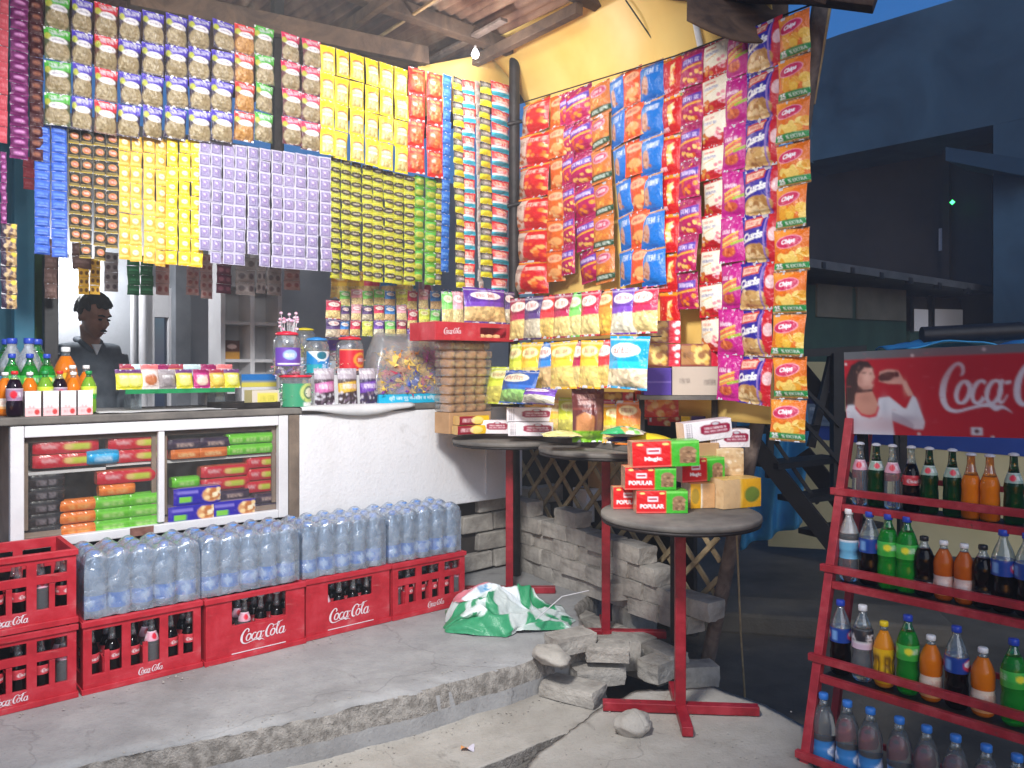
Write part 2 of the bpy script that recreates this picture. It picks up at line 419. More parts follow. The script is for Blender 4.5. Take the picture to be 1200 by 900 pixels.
# ------------------------------------------------------------------ printed packets
FILM = printed('printed_film', rough=.25, bump=.45, bscale=6., spec=.6)
CARD = printed('printed_card', rough=.55, bump=.05, bscale=20., spec=.3)
def packet_mesh(name, cv, depth=.16, crimp=.07, seed=0, wr=.12, back=(200, 200, 205), nu=None, nv=None, power=.55):
    """pillow packet 1 wide and 1 tall, hanging down from its top edge, front towards -y"""
    a = cv.out(); h, w = a.shape[:2]; nu, nv = nu or w, nv or h
    def hh(u, v):
        if v <= crimp or v >= 1-crimp: e = 0.
        else: e = math.sin(math.pi*(v-crimp)/(1-2*crimp))**power
        s = max(0., math.sin(math.pi*u))**.7
        k = depth*e*s
        n = mnoise.noise(Vector((u*5 + seed*3.1, v*4, seed))) + .6*mnoise.noise(Vector((u*11 + seed, v*3.5, seed+4)))
        edge = 1.4 - .8*e
        return k + wr*depth*n*edge*(.25 + s) + .004*(math.sin(u*60) if e == 0 else 0)
    def bow(u, v): return .02*mnoise.noise(Vector((v*3, seed*1.7, 0)))*(.5-abs(u-.5))
    mb = MB()
    mb.grid(lambda u, v: ((u-.5)*(1-.05*math.sin(math.pi*v)) + bow(u, v), -hh(u, v), -v), nu, nv, 0, True, a)
    mb.grid(lambda u, v: ((u-.5)*(1-.05*math.sin(math.pi*v)) + bow(u, v), .004 + .6*max(0, hh(u, v)), -v), 9, 9, 0, True, np.ones((2, 2, 3))*np.array(lin(back)), flip=True)
    return mb.mesh(name, [FILM], True)
CR, WH = (235, 228, 210), (240, 240, 240)
def d_season(head, dark, food=(150, 134, 100), seed=0):
    c = Cv(22, 30, dark)
    c.rect(0, 0, 1, .31, head).scrib(.55, .13, .7, .11, WH, seed, 6).scrib(.5, .21, .5, .05, (220, 215, 240), seed+5, 6)
    c.ell(.5, .70, .46, .30, food).specks(.12, .52, .88, .92, 40, .05, [tuple(min(255, x+22) for x in food), tuple(x-22 for x in food)], seed)
    c.ell(.52, .40, .36, .10, (225, 222, 225)).scrib(.52, .40, .5, .06, (120, 110, 130), seed+2, 6)
    c.ell(.13, .30, .11, .10, (170, 175, 60)); c.rect(0, .95, 1, 1, dark); return c
def d_yellow_win(seed=0):
    c = Cv(20, 30, (246, 214, 30)); c.rect(.16, .34, .86, .90, (205, 190, 120)).specks(.2, .45, .82, .86, 40, .05, [(228, 214, 150), (180, 160, 90), (235, 225, 180)], seed)
    c.ell(.5, .35, .36, .10, (225, 80, 45)); c.ell(.5, .40, .36, .09, (238, 214, 150)); c.scrib(.5, .36, .4, .05, WH, seed, 5)
    c.rect(.18, .5, .82, .57, (240, 236, 225)); return c
def d_red_win(seed=0):
    c = Cv(20, 30, (226, 38, 24)); c.ell(.5, .55, .40, .33, (205, 92, 44)).specks(.2, .3, .8, .8, 35, .06, [(222, 120, 60), (180, 70, 30), (235, 150, 90)], seed)
    c.rect(.12, .3, .88, .36, (240, 110, 60)).scrib(.5, .14, .6, .09, (250, 200, 120), seed, 5); c.ell(.30, .42, .12, .06, (245, 190, 170)); return c
def d_thin(bg, mark, seed=0):
    c = Cv(12, 18, bg); c.scrib(.5, .45, .7, .2, mark, seed, 4, .06).rect(0, .9, 1, .97, tuple(int(x*.8) for x in bg)); c.rect(.1, .7, .6, .76, mark, .5); return c
def d_blackyellow(seed=0, low=(226, 216, 40)):
    c = Cv(16, 18, (46, 40, 34)); c.rect(0, .58, 1, 1, low).ell(.5, .33, .42, .25, (120, 112, 104)).scrib(.5, .33, .5, .14, (225, 220, 215), seed, 4, .07); c.rect(0, .55, 1, .6, (120, 160, 60)); return c
def d_redcyan(seed=0):
    c = Cv(18, 18, (216, 44, 50)); c.rect(0, .72, 1, .98, (60, 190, 214)).scrib(.5, .3, .7, .25, (250, 222, 190), seed, 5, .08).rect(0, .6, 1, .73, (240, 232, 228)); c.scrib(.5, .5, .6, .12, (255, 240, 235), seed+3, 5, .05); return c
def d_silver(seed=0):
    c = Cv(10, 16, (190, 180, 170)); c.rect(.15, .2, .85, .8, (150, 138, 128)).scrib(.5, .5, .5, .2, (220, 90, 90), seed, 3, .07); return c
def d_lavender(seed=0):
    c = Cv(16, 18, (190, 186, 206)); c.rect(.12, .14, .90, .92, (120, 108, 152)).rect(.22, .22, .82, .84, (160, 152, 186)); c.ell(.5, .45, .24, .2, (140, 122, 170)).scrib(.5, .7, .5, .1, (108, 90, 140), seed, 4, .06); c.ell(.45, .42, .1, .09, (205, 190, 205)); return c
def d_yellow(seed=0, bg=(248, 212, 36), lab=(236, 190, 40)):
    c = Cv(16, 18, bg); c.ell(.5, .48, .34, .28, lab).ell(.47, .44, .24, .15, (250, 240, 200)).scrib(.48, .44, .34, .1, (205, 140, 30), seed, 4, .06); c.rect(0, .93, 1, 1, (214, 168, 30)); c.rect(.1, .75, .9, .80, (255, 235, 140)); return c
def d_gold(seed=0): return d_yellow(seed, (236, 186, 74), (226, 160, 60))
def d_blackgold(seed=0):
    c = Cv(16, 18, (34, 30, 28)); c.rect(0, .9, 1, 1, (196, 168, 60)).rect(0, 0, .05, 1, (130, 110, 40)); c.ell(.52, .45, .33, .22, (206, 150, 70)).ell(.52, .45, .29, .17, (170, 56, 30)).scrib(.52, .45, .44, .16, (250, 236, 220), seed, 4, .07); c.rect(.1, .8, .9, .85, (170, 150, 80)); return c
def d_blue(seed=0):
    c = Cv(14, 14, (52, 96, 196)); c.scrib(.5, .45, .7, .2, (118, 160, 232), seed, 4, .06).rect(0, .9, 1, 1, (34, 68, 160)).rect(.2, .7, .8, .76, (140, 176, 236)); return c
def d_limeblack(seed=0):
    c = Cv(14, 16, (206, 206, 44)); c.ell(.5, .3, .50, .30, (52, 42, 32)).scrib(.5, .3, .55, .14, (208, 196, 170), seed, 4, .06); c.rect(0, .6, 1, .68, (150, 160, 40)).ell(.5, .8, .3, .12, (232, 226, 90)); return c
def d_green(seed=0):
    c = Cv(14, 16, (96, 158, 40)); c.ell(.5, .55, .4, .26, (176, 178, 60)).scrib(.5, .25, .7, .16, (60, 190, 90), seed, 4, .06); c.scrib(.5, .55, .4, .12, (80, 90, 40), seed+1, 4, .05); return c
def d_purple(seed=0):
    c = Cv(18, 14, (112, 30, 96)); c.ell(.5, .5, .3, .17, (178, 96, 164)).scrib(.5, .5, .4, .14, (220, 170, 210), seed, 4, .05); c.rect(0, .84, 1, .94, (150, 60, 130)); return c
def d_maroon(seed=0, a=(66, 18, 26), b=(120, 66, 50)):
    c = Cv(14, 14, a); c.ell(.5, .5, .3, .2, b).scrib(.5, .5, .4, .12, (170, 110, 80), seed, 4, .05); return c
def d_dots(bg, dot, seed=0):
    c = Cv(16, 14, bg); c.ell(.27, .5, .15, .22, dot).ell(.73, .5, .15, .22, dot).rect(0, .0, 1, .06, tuple(int(x*.7) for x in bg)); return c
def d_beige(seed=0):
    c = Cv(18, 18, (186, 156, 112)); c.rect(0, 0, .35, 1, (60, 46, 66)).specks(.3, 0, 1, 1, 22, .12, [(206, 180, 138), (160, 128, 84), (92, 70, 78)], seed).ell(.78, .2, .18, .18, (200, 186, 70)); return c
# snack packets of the side wing
FR = [(238, 190, 92), (226, 150, 50), (246, 214, 130)]
def d_redsnack(seed=0):
    c = Cv(28, 34, (196, 24, 30)); c.rect(0, 0, 1, .06, (226, 150, 40)).poly([(0, .10), (.40, .08), (.30, .92), (0, .95)], (206, 186, 170)).scrib(.2, .3, .34, .14, (120, 60, 50), seed, 3)
    c.specks(.02, .55, .34, .9, 7, .06, [(206, 140, 70), (170, 90, 50)], seed).specks(.40, .36, .92, .84, 12, .06, [(236, 120, 40), (240, 180, 100), (222, 90, 30)], seed+2).scrib(.66, .24, .46, .12, (246, 220, 200), seed, 4); return c
def d_orange(seed=0, bg=(214, 96, 26)):
    c = Cv(22, 32, bg); c.specks(.1, .42, .95, .95, 14, .07, [(230, 160, 76), (190, 76, 26), (236, 190, 130)], seed).ell(.5, .26, .38, .13, (232, 170, 130)).scrib(.5, .26, .5, .10, (170, 40, 36), seed, 4); c.rect(0, 0, 1, .05, (170, 60, 26)).ell(.55, .70, .28, .13, (226, 160, 96)); return c
def d_magenta(seed=0, bg=(176, 16, 88)):
    c = Cv(26, 34, bg); c.rect(0, 0, 1, .22, (150, 14, 80)).specks(.12, .60, .92, .90, 12, .065, [(240, 150, 44), (214, 80, 36), (246, 196, 100)], seed); c.poly([(.12, .30), (.92, .22), (.92, .42), (.12, .50)], (92, 54, 160)).scrib(.52, .36, .64, .10, (230, 214, 246), seed, 4); c.specks(.05, .04, .95, .2, 6, .03, [(226, 90, 150), (240, 190, 60)], seed+1).line([(.1, .56), (.9, .48)], .06, (240, 176, 40)); return c
def d_orangegreen(seed=0):
    c = Cv(22, 32, (200, 112, 46)); c.rect(0, .74, 1, .92, (34, 74, 48)).scrib(.5, .83, .7, .08, (220, 236, 224), seed, 6); c.ell(.5, .28, .36, .16, (200, 140, 160)).ell(.5, .28, .30, .12, (186, 56, 90)).scrib(.5, .28, .4, .1, (250, 235, 240), seed, 4); c.specks(.1, .48, .9, .7, 9, .07, [(234, 176, 76), (214, 140, 50)], seed); return c
def d_bluesnack(seed=0):
    c = Cv(24, 34, (22, 112, 200)); c.rect(0, 0, 1, .05, (226, 160, 60)); c.poly([(.08, .14), (.45, .12), (.36, .7), (.08, .8)], (70, 140, 206)); c.ell(.34, .58, .16, .24, (196, 150, 130)).scrib(.6, .26, .5, .14, (236, 244, 250), seed, 3); c.specks(.18, .5, .5, .78, 7, .05, [(226, 180, 150), (176, 110, 80)], seed).rect(0, .92, 1, .96, (16, 80, 160)); return c
def d_redcone(seed=0):
    c = Cv(28, 38, (204, 18, 24)); c.rect(0, 0, 1, .10, (240, 150, 26)).ell(.93, .06, .07, .04, (60, 150, 50)); c.poly([(.52, .26), (.70, .20), (.64, .48), (.72, .70), (.46, .76), (.53, .5)], (240, 214, 150)); c.specks(.44, .28, .70, .72, 14, .045, [(246, 232, 200), (236, 180, 80), (236, 120, 50)], seed); c.scrib(.26, .84, .40, .09, (248, 230, 235), seed, 3).specks(.14, .25, .36, .6, 5, .03, [(236, 150, 120)], seed+3); return c
def d_whitered(seed=0):
    c = Cv(30, 38, (190, 22, 36)); c.poly([(.06, .1), (1, .04), (.96, .66), (.7, .72), (.06, .78)], (238, 230, 208)); c.scrib(.38, .22, .42, .07, (206, 50, 46), seed, 5).scrib(.42, .36, .52, .08, (70, 90, 170), seed+1, 6).line([(.2, .52), (.6, .42)], .03, (226, 160, 60)); c.specks(.1, .62, .36, .9, 6, .07, [(230, 160, 76), (210, 120, 46)], seed); c.specks(.66, .5, .92, .86, 7, .06, [(226, 140, 150), (240, 196, 200), (206, 70, 96)], seed+1); return c
def d_pinkstick(seed=0):
    c = Cv(30, 42, (186, 24, 132)); c.specks(.05, .02, .95, .3, 9, .022, [(226, 110, 186), (246, 210, 236)], seed)
    for i, col in enumerate([(236, 190, 56), (226, 106, 46), (226, 206, 96), (236, 156, 46)]): c.line([(.18, .50+.055*i), (.75, .37+.06*i)], .06, col)
    c.line([(.55, .62), (.92, .55)], .08, (156, 186, 50)); c.ell(.42, .78, .27, .10, (196, 86, 50)).specks(.24, .70, .62, .85, 8, .05, [(226, 126, 70), (176, 60, 36)], seed+4); c.scrib(.4, .34, .5, .07, (250, 244, 250), seed, 4); return c
def d_curls(seed=0):
    c = Cv(40, 54, (44, 36, 150)); c.poly([(.76, 0), (1, 0), (1, 1), (.76, 1), (.80, .5)], (206, 28, 44)).ell(.92, .42, .1, .14, (240, 190, 190)); c.poly([(.10, .08), (.62, .02), (.64, .24), (.10, .30)], (200, 70, 60)).poly([(.14, .12), (.58, .07), (.60, .2), (.14, .26)], (240, 196, 170)); c.scrib(.37, .165, .36, .07, (190, 50, 50), seed, 4, .05)
    c.text('Curls', .40, .42, .17, WH, .66, .05, .3, -.18); c.line([(.08, .56), (.62, .44)], .03, WH); c.ell(.42, .78, .40, .2, (190, 146, 88)).specks(.08, .62, .76, .95, 34, .075, [(222, 186, 126), (168, 120, 66), (238, 212, 160), (206, 164, 100)], seed); c.rect(.70, .0, .74, 1, (150, 120, 190)); return c
def d_chips(seed=0):
    c = Cv(44, 56, (232, 118, 20)); c.poly([(0, 0), (.7, 0), (.3, .3), (0, .45)], (238, 146, 40)); c.specks(.1, .52, .95, .74, 12, .12, [(246, 196, 70), (240, 168, 40), (250, 214, 110)], seed); c.ell(.45, .31, .38, .15, (240, 150, 170), -.15).ell(.45, .31, .35, .13, (206, 40, 90), -.15).text('Chips', .45, .31, .14, (250, 240, 245), .52, .05, .2, -.15)
    c.rect(0, .79, 1, .94, (40, 150, 80)).text('25', .17, .865, .12, WH, .3, .05).text('% EXTRA', .63, .87, .08, (214, 240, 220), .55, .04); c.rect(0, .95, 1, 1, (120, 96, 60)).rect(0, 0, 1, .03, (180, 120, 60)); return c
DES = {}
def design(key, fn, depth=.16, n=2, **kw):
    DES[key] = [packet_mesh(key, fn(seed=i*7+3), depth, seed=i+len(DES)*.37, **kw) for i in range(n)]
import functools
pt = functools.partial
design('violet seasoning', pt(d_season, (70, 52, 170), (52, 44, 66)), .24)
design('green seasoning', pt(d_season, (70, 165, 50), (70, 80, 50)), .24)
design('red seasoning', pt(d_season, (196, 34, 50), (96, 60, 50)), .24)
design('orange seasoning', pt(d_season, (200, 50, 50), (110, 66, 44), (176, 128, 66)), .24)
design('pink seasoning', pt(d_season, (204, 30, 84), (90, 40, 50)), .24)
design('yellow pouch', d_yellow_win, .18); design('red pouch', d_red_win, .18)
design('blue thin', pt(d_thin, (30, 104, 190), (110, 170, 230)), .12); design('black and yellow', d_blackyellow, .2)
design('red and cyan', d_redcyan, .2); design('silver', d_silver, .2); design('lavender', d_lavender, .1); design('yellow', d_yellow, .2)
design('gold', d_gold, .2); design('black and gold', d_blackgold, .16); design('blue', d_blue, .16); design('lime and black', d_limeblack, .2); design('green', d_green, .2)
design('purple', d_purple, .24); design('maroon', d_maroon, .24); design('beige', d_beige, .26)
design('pink plain', pt(d_thin, (196, 70, 84), (226, 130, 140)), .1)
design('grey dotted', pt(d_dots, (150, 142, 140), (78, 66, 70))); design('pink dotted', pt(d_dots, (176, 140, 134), (140, 70, 64)))
design('maroon dotted', pt(d_dots, (104, 34, 66), (160, 90, 110))); design('amber dotted', pt(d_dots, (240, 186, 50), (120, 80, 30)), .1)
design('dark green', pt(d_thin, (24, 106, 62), (70, 170, 110))); design('brown', pt(d_thin, (112, 84, 76), (160, 130, 120)))
design('red snack', d_redsnack, .15); design('orange snack', d_orange, .15); design('magenta snack', d_magenta, .15); design('orange and green snack', d_orangegreen, .15)
design('blue snack', d_bluesnack, .15); design('deep orange snack', pt(d_orange, bg=(226, 84, 40)), .15); design('red cone snack', d_redcone, .14); design('white and red snack', d_whitered, .12)
design('pink stick snack', d_pinkstick, .15); design('curls', d_curls, .16); design('chips', d_chips, .17)
# pouches with a printed head and a clear window on the food
def d_pouch(head, oval, food, seed=0, hh=.42, w=26, h=40):
    c = Cv(w, h, food); cols = [tuple(min(255, int(x*k)) for x in food) for k in (1.12, .86, 1.2, .95)]
    c.specks(0, hh, 1, 1, 90, .05, cols, seed); c.rect(0, 0, 1, hh, head).rect(0, .06, 1, .085, WH, .5); c.ell(.5, hh*.55, .36, hh*.27, oval).scrib(.5, hh*.55, .5, hh*.24, (170, 70, 60), seed, 5, .05)
    c.poly([(0, hh), (1, hh-.03), (1, hh+.10), (0, hh+.14)], tuple(min(255, int(x*1.1)+20) for x in head)); c.rect(0, .95, 1, 1, head); return c
PW = {}
for k, hd, ov, fd in [('maroon', (150, 24, 60), (246, 232, 214), (226, 200, 130)), ('navy', (66, 40, 96), (236, 220, 214), (196, 186, 160)), ('red', (204, 40, 44), (248, 232, 224), (232, 196, 110)),
                      ('crimson', (186, 26, 66), (250, 235, 225), (226, 202, 136)), ('green', (106, 190, 84), (220, 240, 200), (224, 208, 140)), ('orange', (226, 120, 40), (246, 226, 170), (228, 170, 70)),
                      ('violet', (96, 50, 150), (240, 226, 240), (218, 212, 190)), ('pale pink', (214, 150, 160), (250, 240, 240), (232, 208, 150)), ('lime', (196, 206, 60), (236, 240, 170), (214, 206, 100)),
                      ('amber', (238, 176, 40), (250, 236, 170), (240, 206, 120)), ('blue', (36, 110, 180), (240, 240, 230), (212, 180, 130)), ('sky blue', (20, 160, 214), (244, 250, 246), (226, 204, 170)),
                      ('violet wide', (88, 44, 150), (242, 236, 236), (222, 190, 130)), ('blue frame', (36, 84, 160), (232, 230, 200), (150, 200, 110))]:
    PW[k] = packet_mesh(k+' pouch', d_pouch(hd, ov, fd, len(PW), .5 if k in ('sky blue', 'blue frame') else .42, *((52, 50) if k in ('sky blue', 'violet wide', 'blue frame') else (26, 40))), .16, .05, len(PW)*1.3, .2)
# ------------------------------------------------------------------ strips of sachets and packets
def strip(name, part, T, ang, w, ht, n, key, label, cat, group, tilt=0., swing=0., jit=1., shape=None):
    root = empty(name, T, ang, label, cat, group, rot=(swing, tilt, ang))
    ph = ht/n; ms = DES[key]; tw = rng.uniform(-.22, .22)*jit; nn = n - (1 if n >= 8 and rng.random() < .28 else 0)
    for i in range(nn):
        o = D.objects.new(part, ms[rng.randrange(len(ms))]); COL.objects.link(o); o.parent = root
        o.location = (rng.gauss(0, .010)*w*jit, rng.uniform(-.003, .003), -ph*i)
        o.rotation_euler = (rng.gauss(0, .05)*jit, rng.gauss(0, .024)*jit, rng.gauss(0, .08)*jit + tw*i/n)
        o.scale = (w*.97*rng.uniform(.97, 1.02), w*rng.uniform(.75, 1.2), ph*rng.uniform(.985, 1.0))
    return root
def shop_strips(cols, key, o, label, group, name='sachet_strip', part='sachet', cat='sachet strip', jit=1.):
    """cols: (px left, px right, y top, y bottom, count); the columns run from the left"""
    for i, (a, b, yt, yb, n) in enumerate(cols):
        m = (a+b)/2; oo = o + rng.uniform(-.008, .008); T = SPX(m, yt, oo); B = SPX(m, yb, oo)
        lab = label if len(cols) == 1 else label.replace('#', ORD[i])
        strip(name, part, T, TH + rng.gauss(0, .04), st(b, oo) - st(a, oo), T.z - B.z, n, key, lab, cat, group, rng.gauss(0, .006), rng.gauss(0, .012), jit)
def run(x0, x1, k, y0, y1, b0, b1, n): # k neighbouring columns between two pixels
    w = (x1-x0)/k; return [(x0+w*i, x0+w*(i+1), y0+(y1-y0)*i/max(1, k-1), b0+(b1-b0)*i/max(1, k-1), n) for i in range(k)]
OC = .30
U = 'upper row'
shop_strips([(0, 11, -40, 186, 12)], 'pink plain', OC-.02, 'plain pink sachet strip at the left edge of the upper row', None, jit=.4)
shop_strips([(11, 34, -40, 186, 18)], 'purple', OC, 'glossy purple sachet strip beside the plain pink strip', None)
shop_strips([(34, 51, -40, 188, 17)], 'maroon', OC+.02, 'dark maroon sachet strip between purple sachets and green seasoning packets', None)
shop_strips([(51, 83, -4, 148, 4)], 'green seasoning', OC, 'green headed seasoning packet strip nearest the left edge', 'seasoning packets hung in the upper row', 'packet_strip', 'packet', 'packet strip')
shop_strips([(84, 110, 0, 153, 4)], 'violet seasoning', OC, 'violet headed seasoning packet strip between a green headed and a red headed strip', 'seasoning packets hung in the upper row', 'packet_strip', 'packet', 'packet strip')
shop_strips([(110, 139, 5, 157, 4)], 'red seasoning', OC, 'red headed seasoning packet strip left of five violet headed strips', 'seasoning packets hung in the upper row', 'packet_strip', 'packet', 'packet strip')
shop_strips(run(139, 275, 5, 11, 25, 160, 167, 4), 'violet seasoning', OC, '# strip from the left in the block of five violet headed seasoning strips', 'seasoning packets hung in the upper row', 'packet_strip', 'packet', 'packet strip')
shop_strips([(274, 299, 30, 166, 4)], 'orange seasoning', OC, 'red headed seasoning packet strip with orange filling right of the violet headed ones', 'seasoning packets hung in the upper row', 'packet_strip', 'packet', 'packet strip')
shop_strips([(299, 322, 32, 166, 4)], 'green seasoning', OC, 'green headed seasoning packet strip beside the dark post', 'seasoning packets hung in the upper row', 'packet_strip', 'packet', 'packet strip')
shop_strips(run(329, 376, 2, 40, 47, 171, 176, 4), 'pink seasoning', OC, '# pink headed seasoning packet strip right of the dark post', 'seasoning packets hung in the upper row', 'packet_strip', 'packet', 'packet strip')
shop_strips(run(375, 479, 6, 54, 80, 182, 203, 4), 'yellow pouch', OC, '# strip from the left of yellow windowed packets', 'yellow packets hung in the upper row', 'packet_strip', 'packet', 'packet strip', .6)
shop_strips(run(479, 519, 2, 80, 86, 203, 208, 4), 'red pouch', OC, '# bright red packet strip right of the yellow packets', 'red packets hung in the upper row', 'packet_strip', 'packet', 'packet strip', .6)
shop_strips([(519, 530, 88, 332, 18)], 'blue thin', OC, 'narrow long blue sachet strip right of the bright red packets', None, jit=.5)
shop_strips([(530, 543, 91, 338, 17)], 'black and yellow', OC+.01, 'black and yellow sachet strip right of the long blue strip', 'black and yellow sachet strips')
shop_strips([(542, 557, 94, 342, 15)], 'red and cyan', OC, 'red and cyan sachet strip left of the narrow silver strip', 'red and cyan sachet strips')
shop_strips([(556, 563, 95, 344, 18)], 'silver', OC+.02, 'narrow silver sachet strip between two red and cyan strips', None)
shop_strips([(562, 576, 96, 340, 17)], 'black and yellow', OC, 'black and yellow sachet strip right of the narrow silver strip', 'black and yellow sachet strips')
shop_strips([(574, 599, 97, 342, 15)], 'red and cyan', OC, 'wide red and cyan sachet strip beside the thin iron pole', 'red and cyan sachet strips')
OL = .36
shop_strips(run(40, 79, 2, 146, 146, 298, 302, 14), 'blue', OL-.03, '# plain blue sachet strip in the lower row', 'blue sachet strips in the lower row', jit=.5)
shop_strips(run(79, 139, 4, 152, 156, 300, 308, 9), 'black and gold', OL, '# strip from the left of black and gold sachets', 'black and gold sachet strips in the lower row')
shop_strips(run(139, 196, 4, 159, 162, 304, 312, 8), 'gold', OL, '# strip from the left of golden orange sachets', 'golden sachet strips in the lower row')
shop_strips(run(195, 238, 3, 163, 164, 310, 313, 9), 'yellow', OL-.02, '# strip from the left of bright yellow sachets', 'bright yellow sachet strips in the lower row')
shop_strips(run(233, 388, 11, 165, 184, 308, 318, 10), 'lavender', OL-.03, '# strip from the left of pale lavender sachets', 'lavender sachet strips in the lower row', jit=.8)
shop_strips(run(387, 486, 8, 184, 207, 326, 334, 12), 'lime and black', OL, '# strip from the left of lime and black sachets', 'lime and black sachet strips in the lower row')
shop_strips(run(485, 511, 2, 206, 209, 330, 334, 10), 'green', OL, '# olive green sachet strip right of the lime and black ones', 'green sachet strips in the lower row')
shop_strips([(509, 521, 208, 346, 11)], 'black and yellow', OL, 'short black and yellow sachet strip left of the long blue strip', 'black and yellow sachet strips')
OB = .75
shop_strips([(0, 8, 178, 262, 7)], 'purple', .12, 'short purple sachet strip at the left edge', None)
shop_strips([(0, 20, 262, 362, 6)], 'beige', .14, 'beige and black packet strip at the left edge above green bottles', None)
shop_strips([(27, 41, 184, 222, 3)], 'pink plain', OB, 'short red sachet strip behind the blue sachets', None)
shop_strips([(52, 68, 280, 350, 4)], 'brown', OB, 'brown sachet strip hanging behind the blue sachets', 'dim sachet strips behind the lower row')
shop_strips([(84, 108, 285, 316, 2)], 'brown', OB, 'short brown sachet strip hanging above the shopkeeper', 'dim sachet strips behind the lower row')
shop_strips(run(91, 118, 2, 305, 303, 345, 345, 4), 'amber dotted', OB, '# amber sachet strip hanging above the shopkeeper', 'amber sachet strips above the shopkeeper')
shop_strips([(122, 139, 296, 342, 4)], 'grey dotted', OB, 'grey dotted sachet strip right of the amber sachets', 'dim sachet strips behind the lower row')
shop_strips(run(148, 180, 2, 300, 300, 346, 346, 4), 'dark green', OB, '# dark green sachet strip under the golden sachets', 'dark green sachet strips')
shop_strips([(182, 199, 290, 346, 4)], 'pink dotted', OB, 'pale pink dotted sachet strip under the golden sachets', 'dim sachet strips behind the lower row')
shop_strips(run(218, 250, 2, 296, 298, 346, 350, 5), 'pink dotted', OB+.05, '# pink dotted sachet strip under the yellow sachets', 'dim sachet strips behind the lower row')
shop_strips([(253, 272, 300, 344, 4)], 'maroon dotted', OB, 'maroon sachet strip under the lavender sachets', 'dim sachet strips behind the lower row')
shop_strips([(275, 300, 302, 346, 3), (300, 312, 304, 344, 3), (312, 330, 306, 346, 3)], 'grey dotted', OB, '# grey dotted sachet strip from the left under the lavender sachets', 'dim sachet strips behind the lower row')
shop_strips([(332, 352, 306, 340, 3)], 'pink dotted', OB, 'rightmost pink dotted sachet strip under the lavender sachets', 'dim sachet strips behind the lower row')
# side wing of snack packets: (px top, px bottom, width px, y top, y bottom, count, key, label)
def wing_strip(pt_, pb, w, yt, yb, n, key, label, o=0.):
    T = WPX(pt_, yt, o); B = WPX(pb, yb, o); d = B - T; dx = d.x*WD[0] + d.y*WD[1]
    ww = (wt(pt_ + w/2, o) - wt(pt_ - w/2, o))*1.05
    return strip('packet_strip', 'packet', T, WA + rng.gauss(0, .03), ww, math.hypot(dx, d.z), n, key, label, 'packet strip', 'snack packets hung on the side wing', -math.atan2(dx, -d.z), rng.gauss(0, .01), .8)
for q in [(629, 622, 34, 118, 345, 6, 'red snack', 'red snack packet strip nearest the thin iron pole'),
          (655, 648, 20, 111, 330, 6, 'orange snack', 'narrow orange snack packet strip second from the thin iron pole'),
          (664, 668, 16, 109, 322, 6, 'magenta snack', 'narrow folded magenta snack packet strip right of the narrow orange one'),
          (677, 690, 29, 104, 330, 6, 'magenta snack', 'magenta snack packet strip left of the orange and green one'),
          (702, 712, 22, 98, 332, 6, 'orange and green snack', 'orange snack packet strip with dark green bands'),
          (721, 738, 20, 91, 334, 6, 'blue snack', 'narrow blue snack packet strip left of the deep orange one'),
          (741, 755, 22, 81, 332, 6, 'deep orange snack', 'deep orange snack packet strip between two blue ones'),
          (763, 768, 27, 74, 336, 6, 'blue snack', 'wide blue snack packet strip right of the deep orange one'),
          (788, 780, 26, 66, 388, 7, 'red cone snack', 'bright red snack packet strip with yellow bands'),
          (813, 806, 26, 57, 406, 8, 'magenta snack', 'magenta snack packet strip left of the white and red one'),
          (839, 830, 30, 48, 412, 9, 'white and red snack', 'white and red snack packet strip between magenta ones'),
          (866, 857, 30, 36, 470, 8, 'pink stick snack', 'bright pink snack packet strip left of the dark blue one'),
          (897, 880, 44, 26, 474, 8, 'curls', 'dark blue and red snack packet strip hung below the roof end', -.03)]:
    wing_strip(*q)
wing_strip(931, 923, 36, 16, 518, 10, 'chips', 'orange snack packet strip with green extra bands hung on the timber post', -.10)
# ------------------------------------------------------------------ ground, platform, steps
M_CONC = concrete('worn_concrete', (152, 151, 150), (108, 105, 102), (182, 181, 178))
M_GRIT = mat('broken_concrete', (126, 121, 114), (168, 162, 154), .95, 30., bump=1., bscale=120., detail=6., lo=.38, hi=.6, spec=.1)
M_CONC2 = concrete('dusty_concrete', (168, 162, 152), (126, 119, 110), (192, 187, 178), 1.3)
M_STREET = mat('dark_street', (76, 72, 64), (112, 106, 96), .9, 1.6, bump=.6, bscale=40., detail=8., spec=.2)
M_BLOCK = mat('grey_block', (142, 136, 128), (184, 178, 168), .95, 9., bump=.7, bscale=60., spec=.1)
M_DARK = mat('unlit_gap_dark', (38, 34, 32), (58, 52, 48), .9, 4., bump=.3)  # dark tone that puts the shade of unlit gaps into the colour
M_WOOD = mat('old_timber', (58, 42, 32), (96, 74, 56), .8, 5., bump=.5, bscale=30., distort=2.)
M_WOODL = mat('pale_timber', (150, 122, 84), (184, 156, 112), .8, 6., bump=.4, distort=2.)
M_SLAT = mat('weathered_slat', (136, 118, 88), (176, 156, 120), .85, 12., bump=.4, bscale=50., distort=1.)
M_IRON = mat('dark_iron', (30, 28, 28), (56, 50, 48), .55, 9., metal=.5, bump=.3)
M_RED = enamel('red_enamel', (146, 18, 34), (168, 44, 56), (92, 50, 40))
M_CRATE = mat('red_crate_plastic', (172, 16, 28), (206, 28, 40), .42, 6., bump=.12, bscale=60., lo=.25, hi=.75)
M_WHITEP = mat('white_paint', (206, 204, 206), (228, 227, 228), .5, 4., bump=.12, bscale=50., lo=.3, hi=.7)
M_PLASTER = concrete('white_plaster', (226, 225, 226), (196, 190, 184), (236, 236, 238), .8, 0.)
M_GREYW = mat('grey_wall', (164, 167, 172), (192, 195, 200), .75, 1.8, bump=.15)
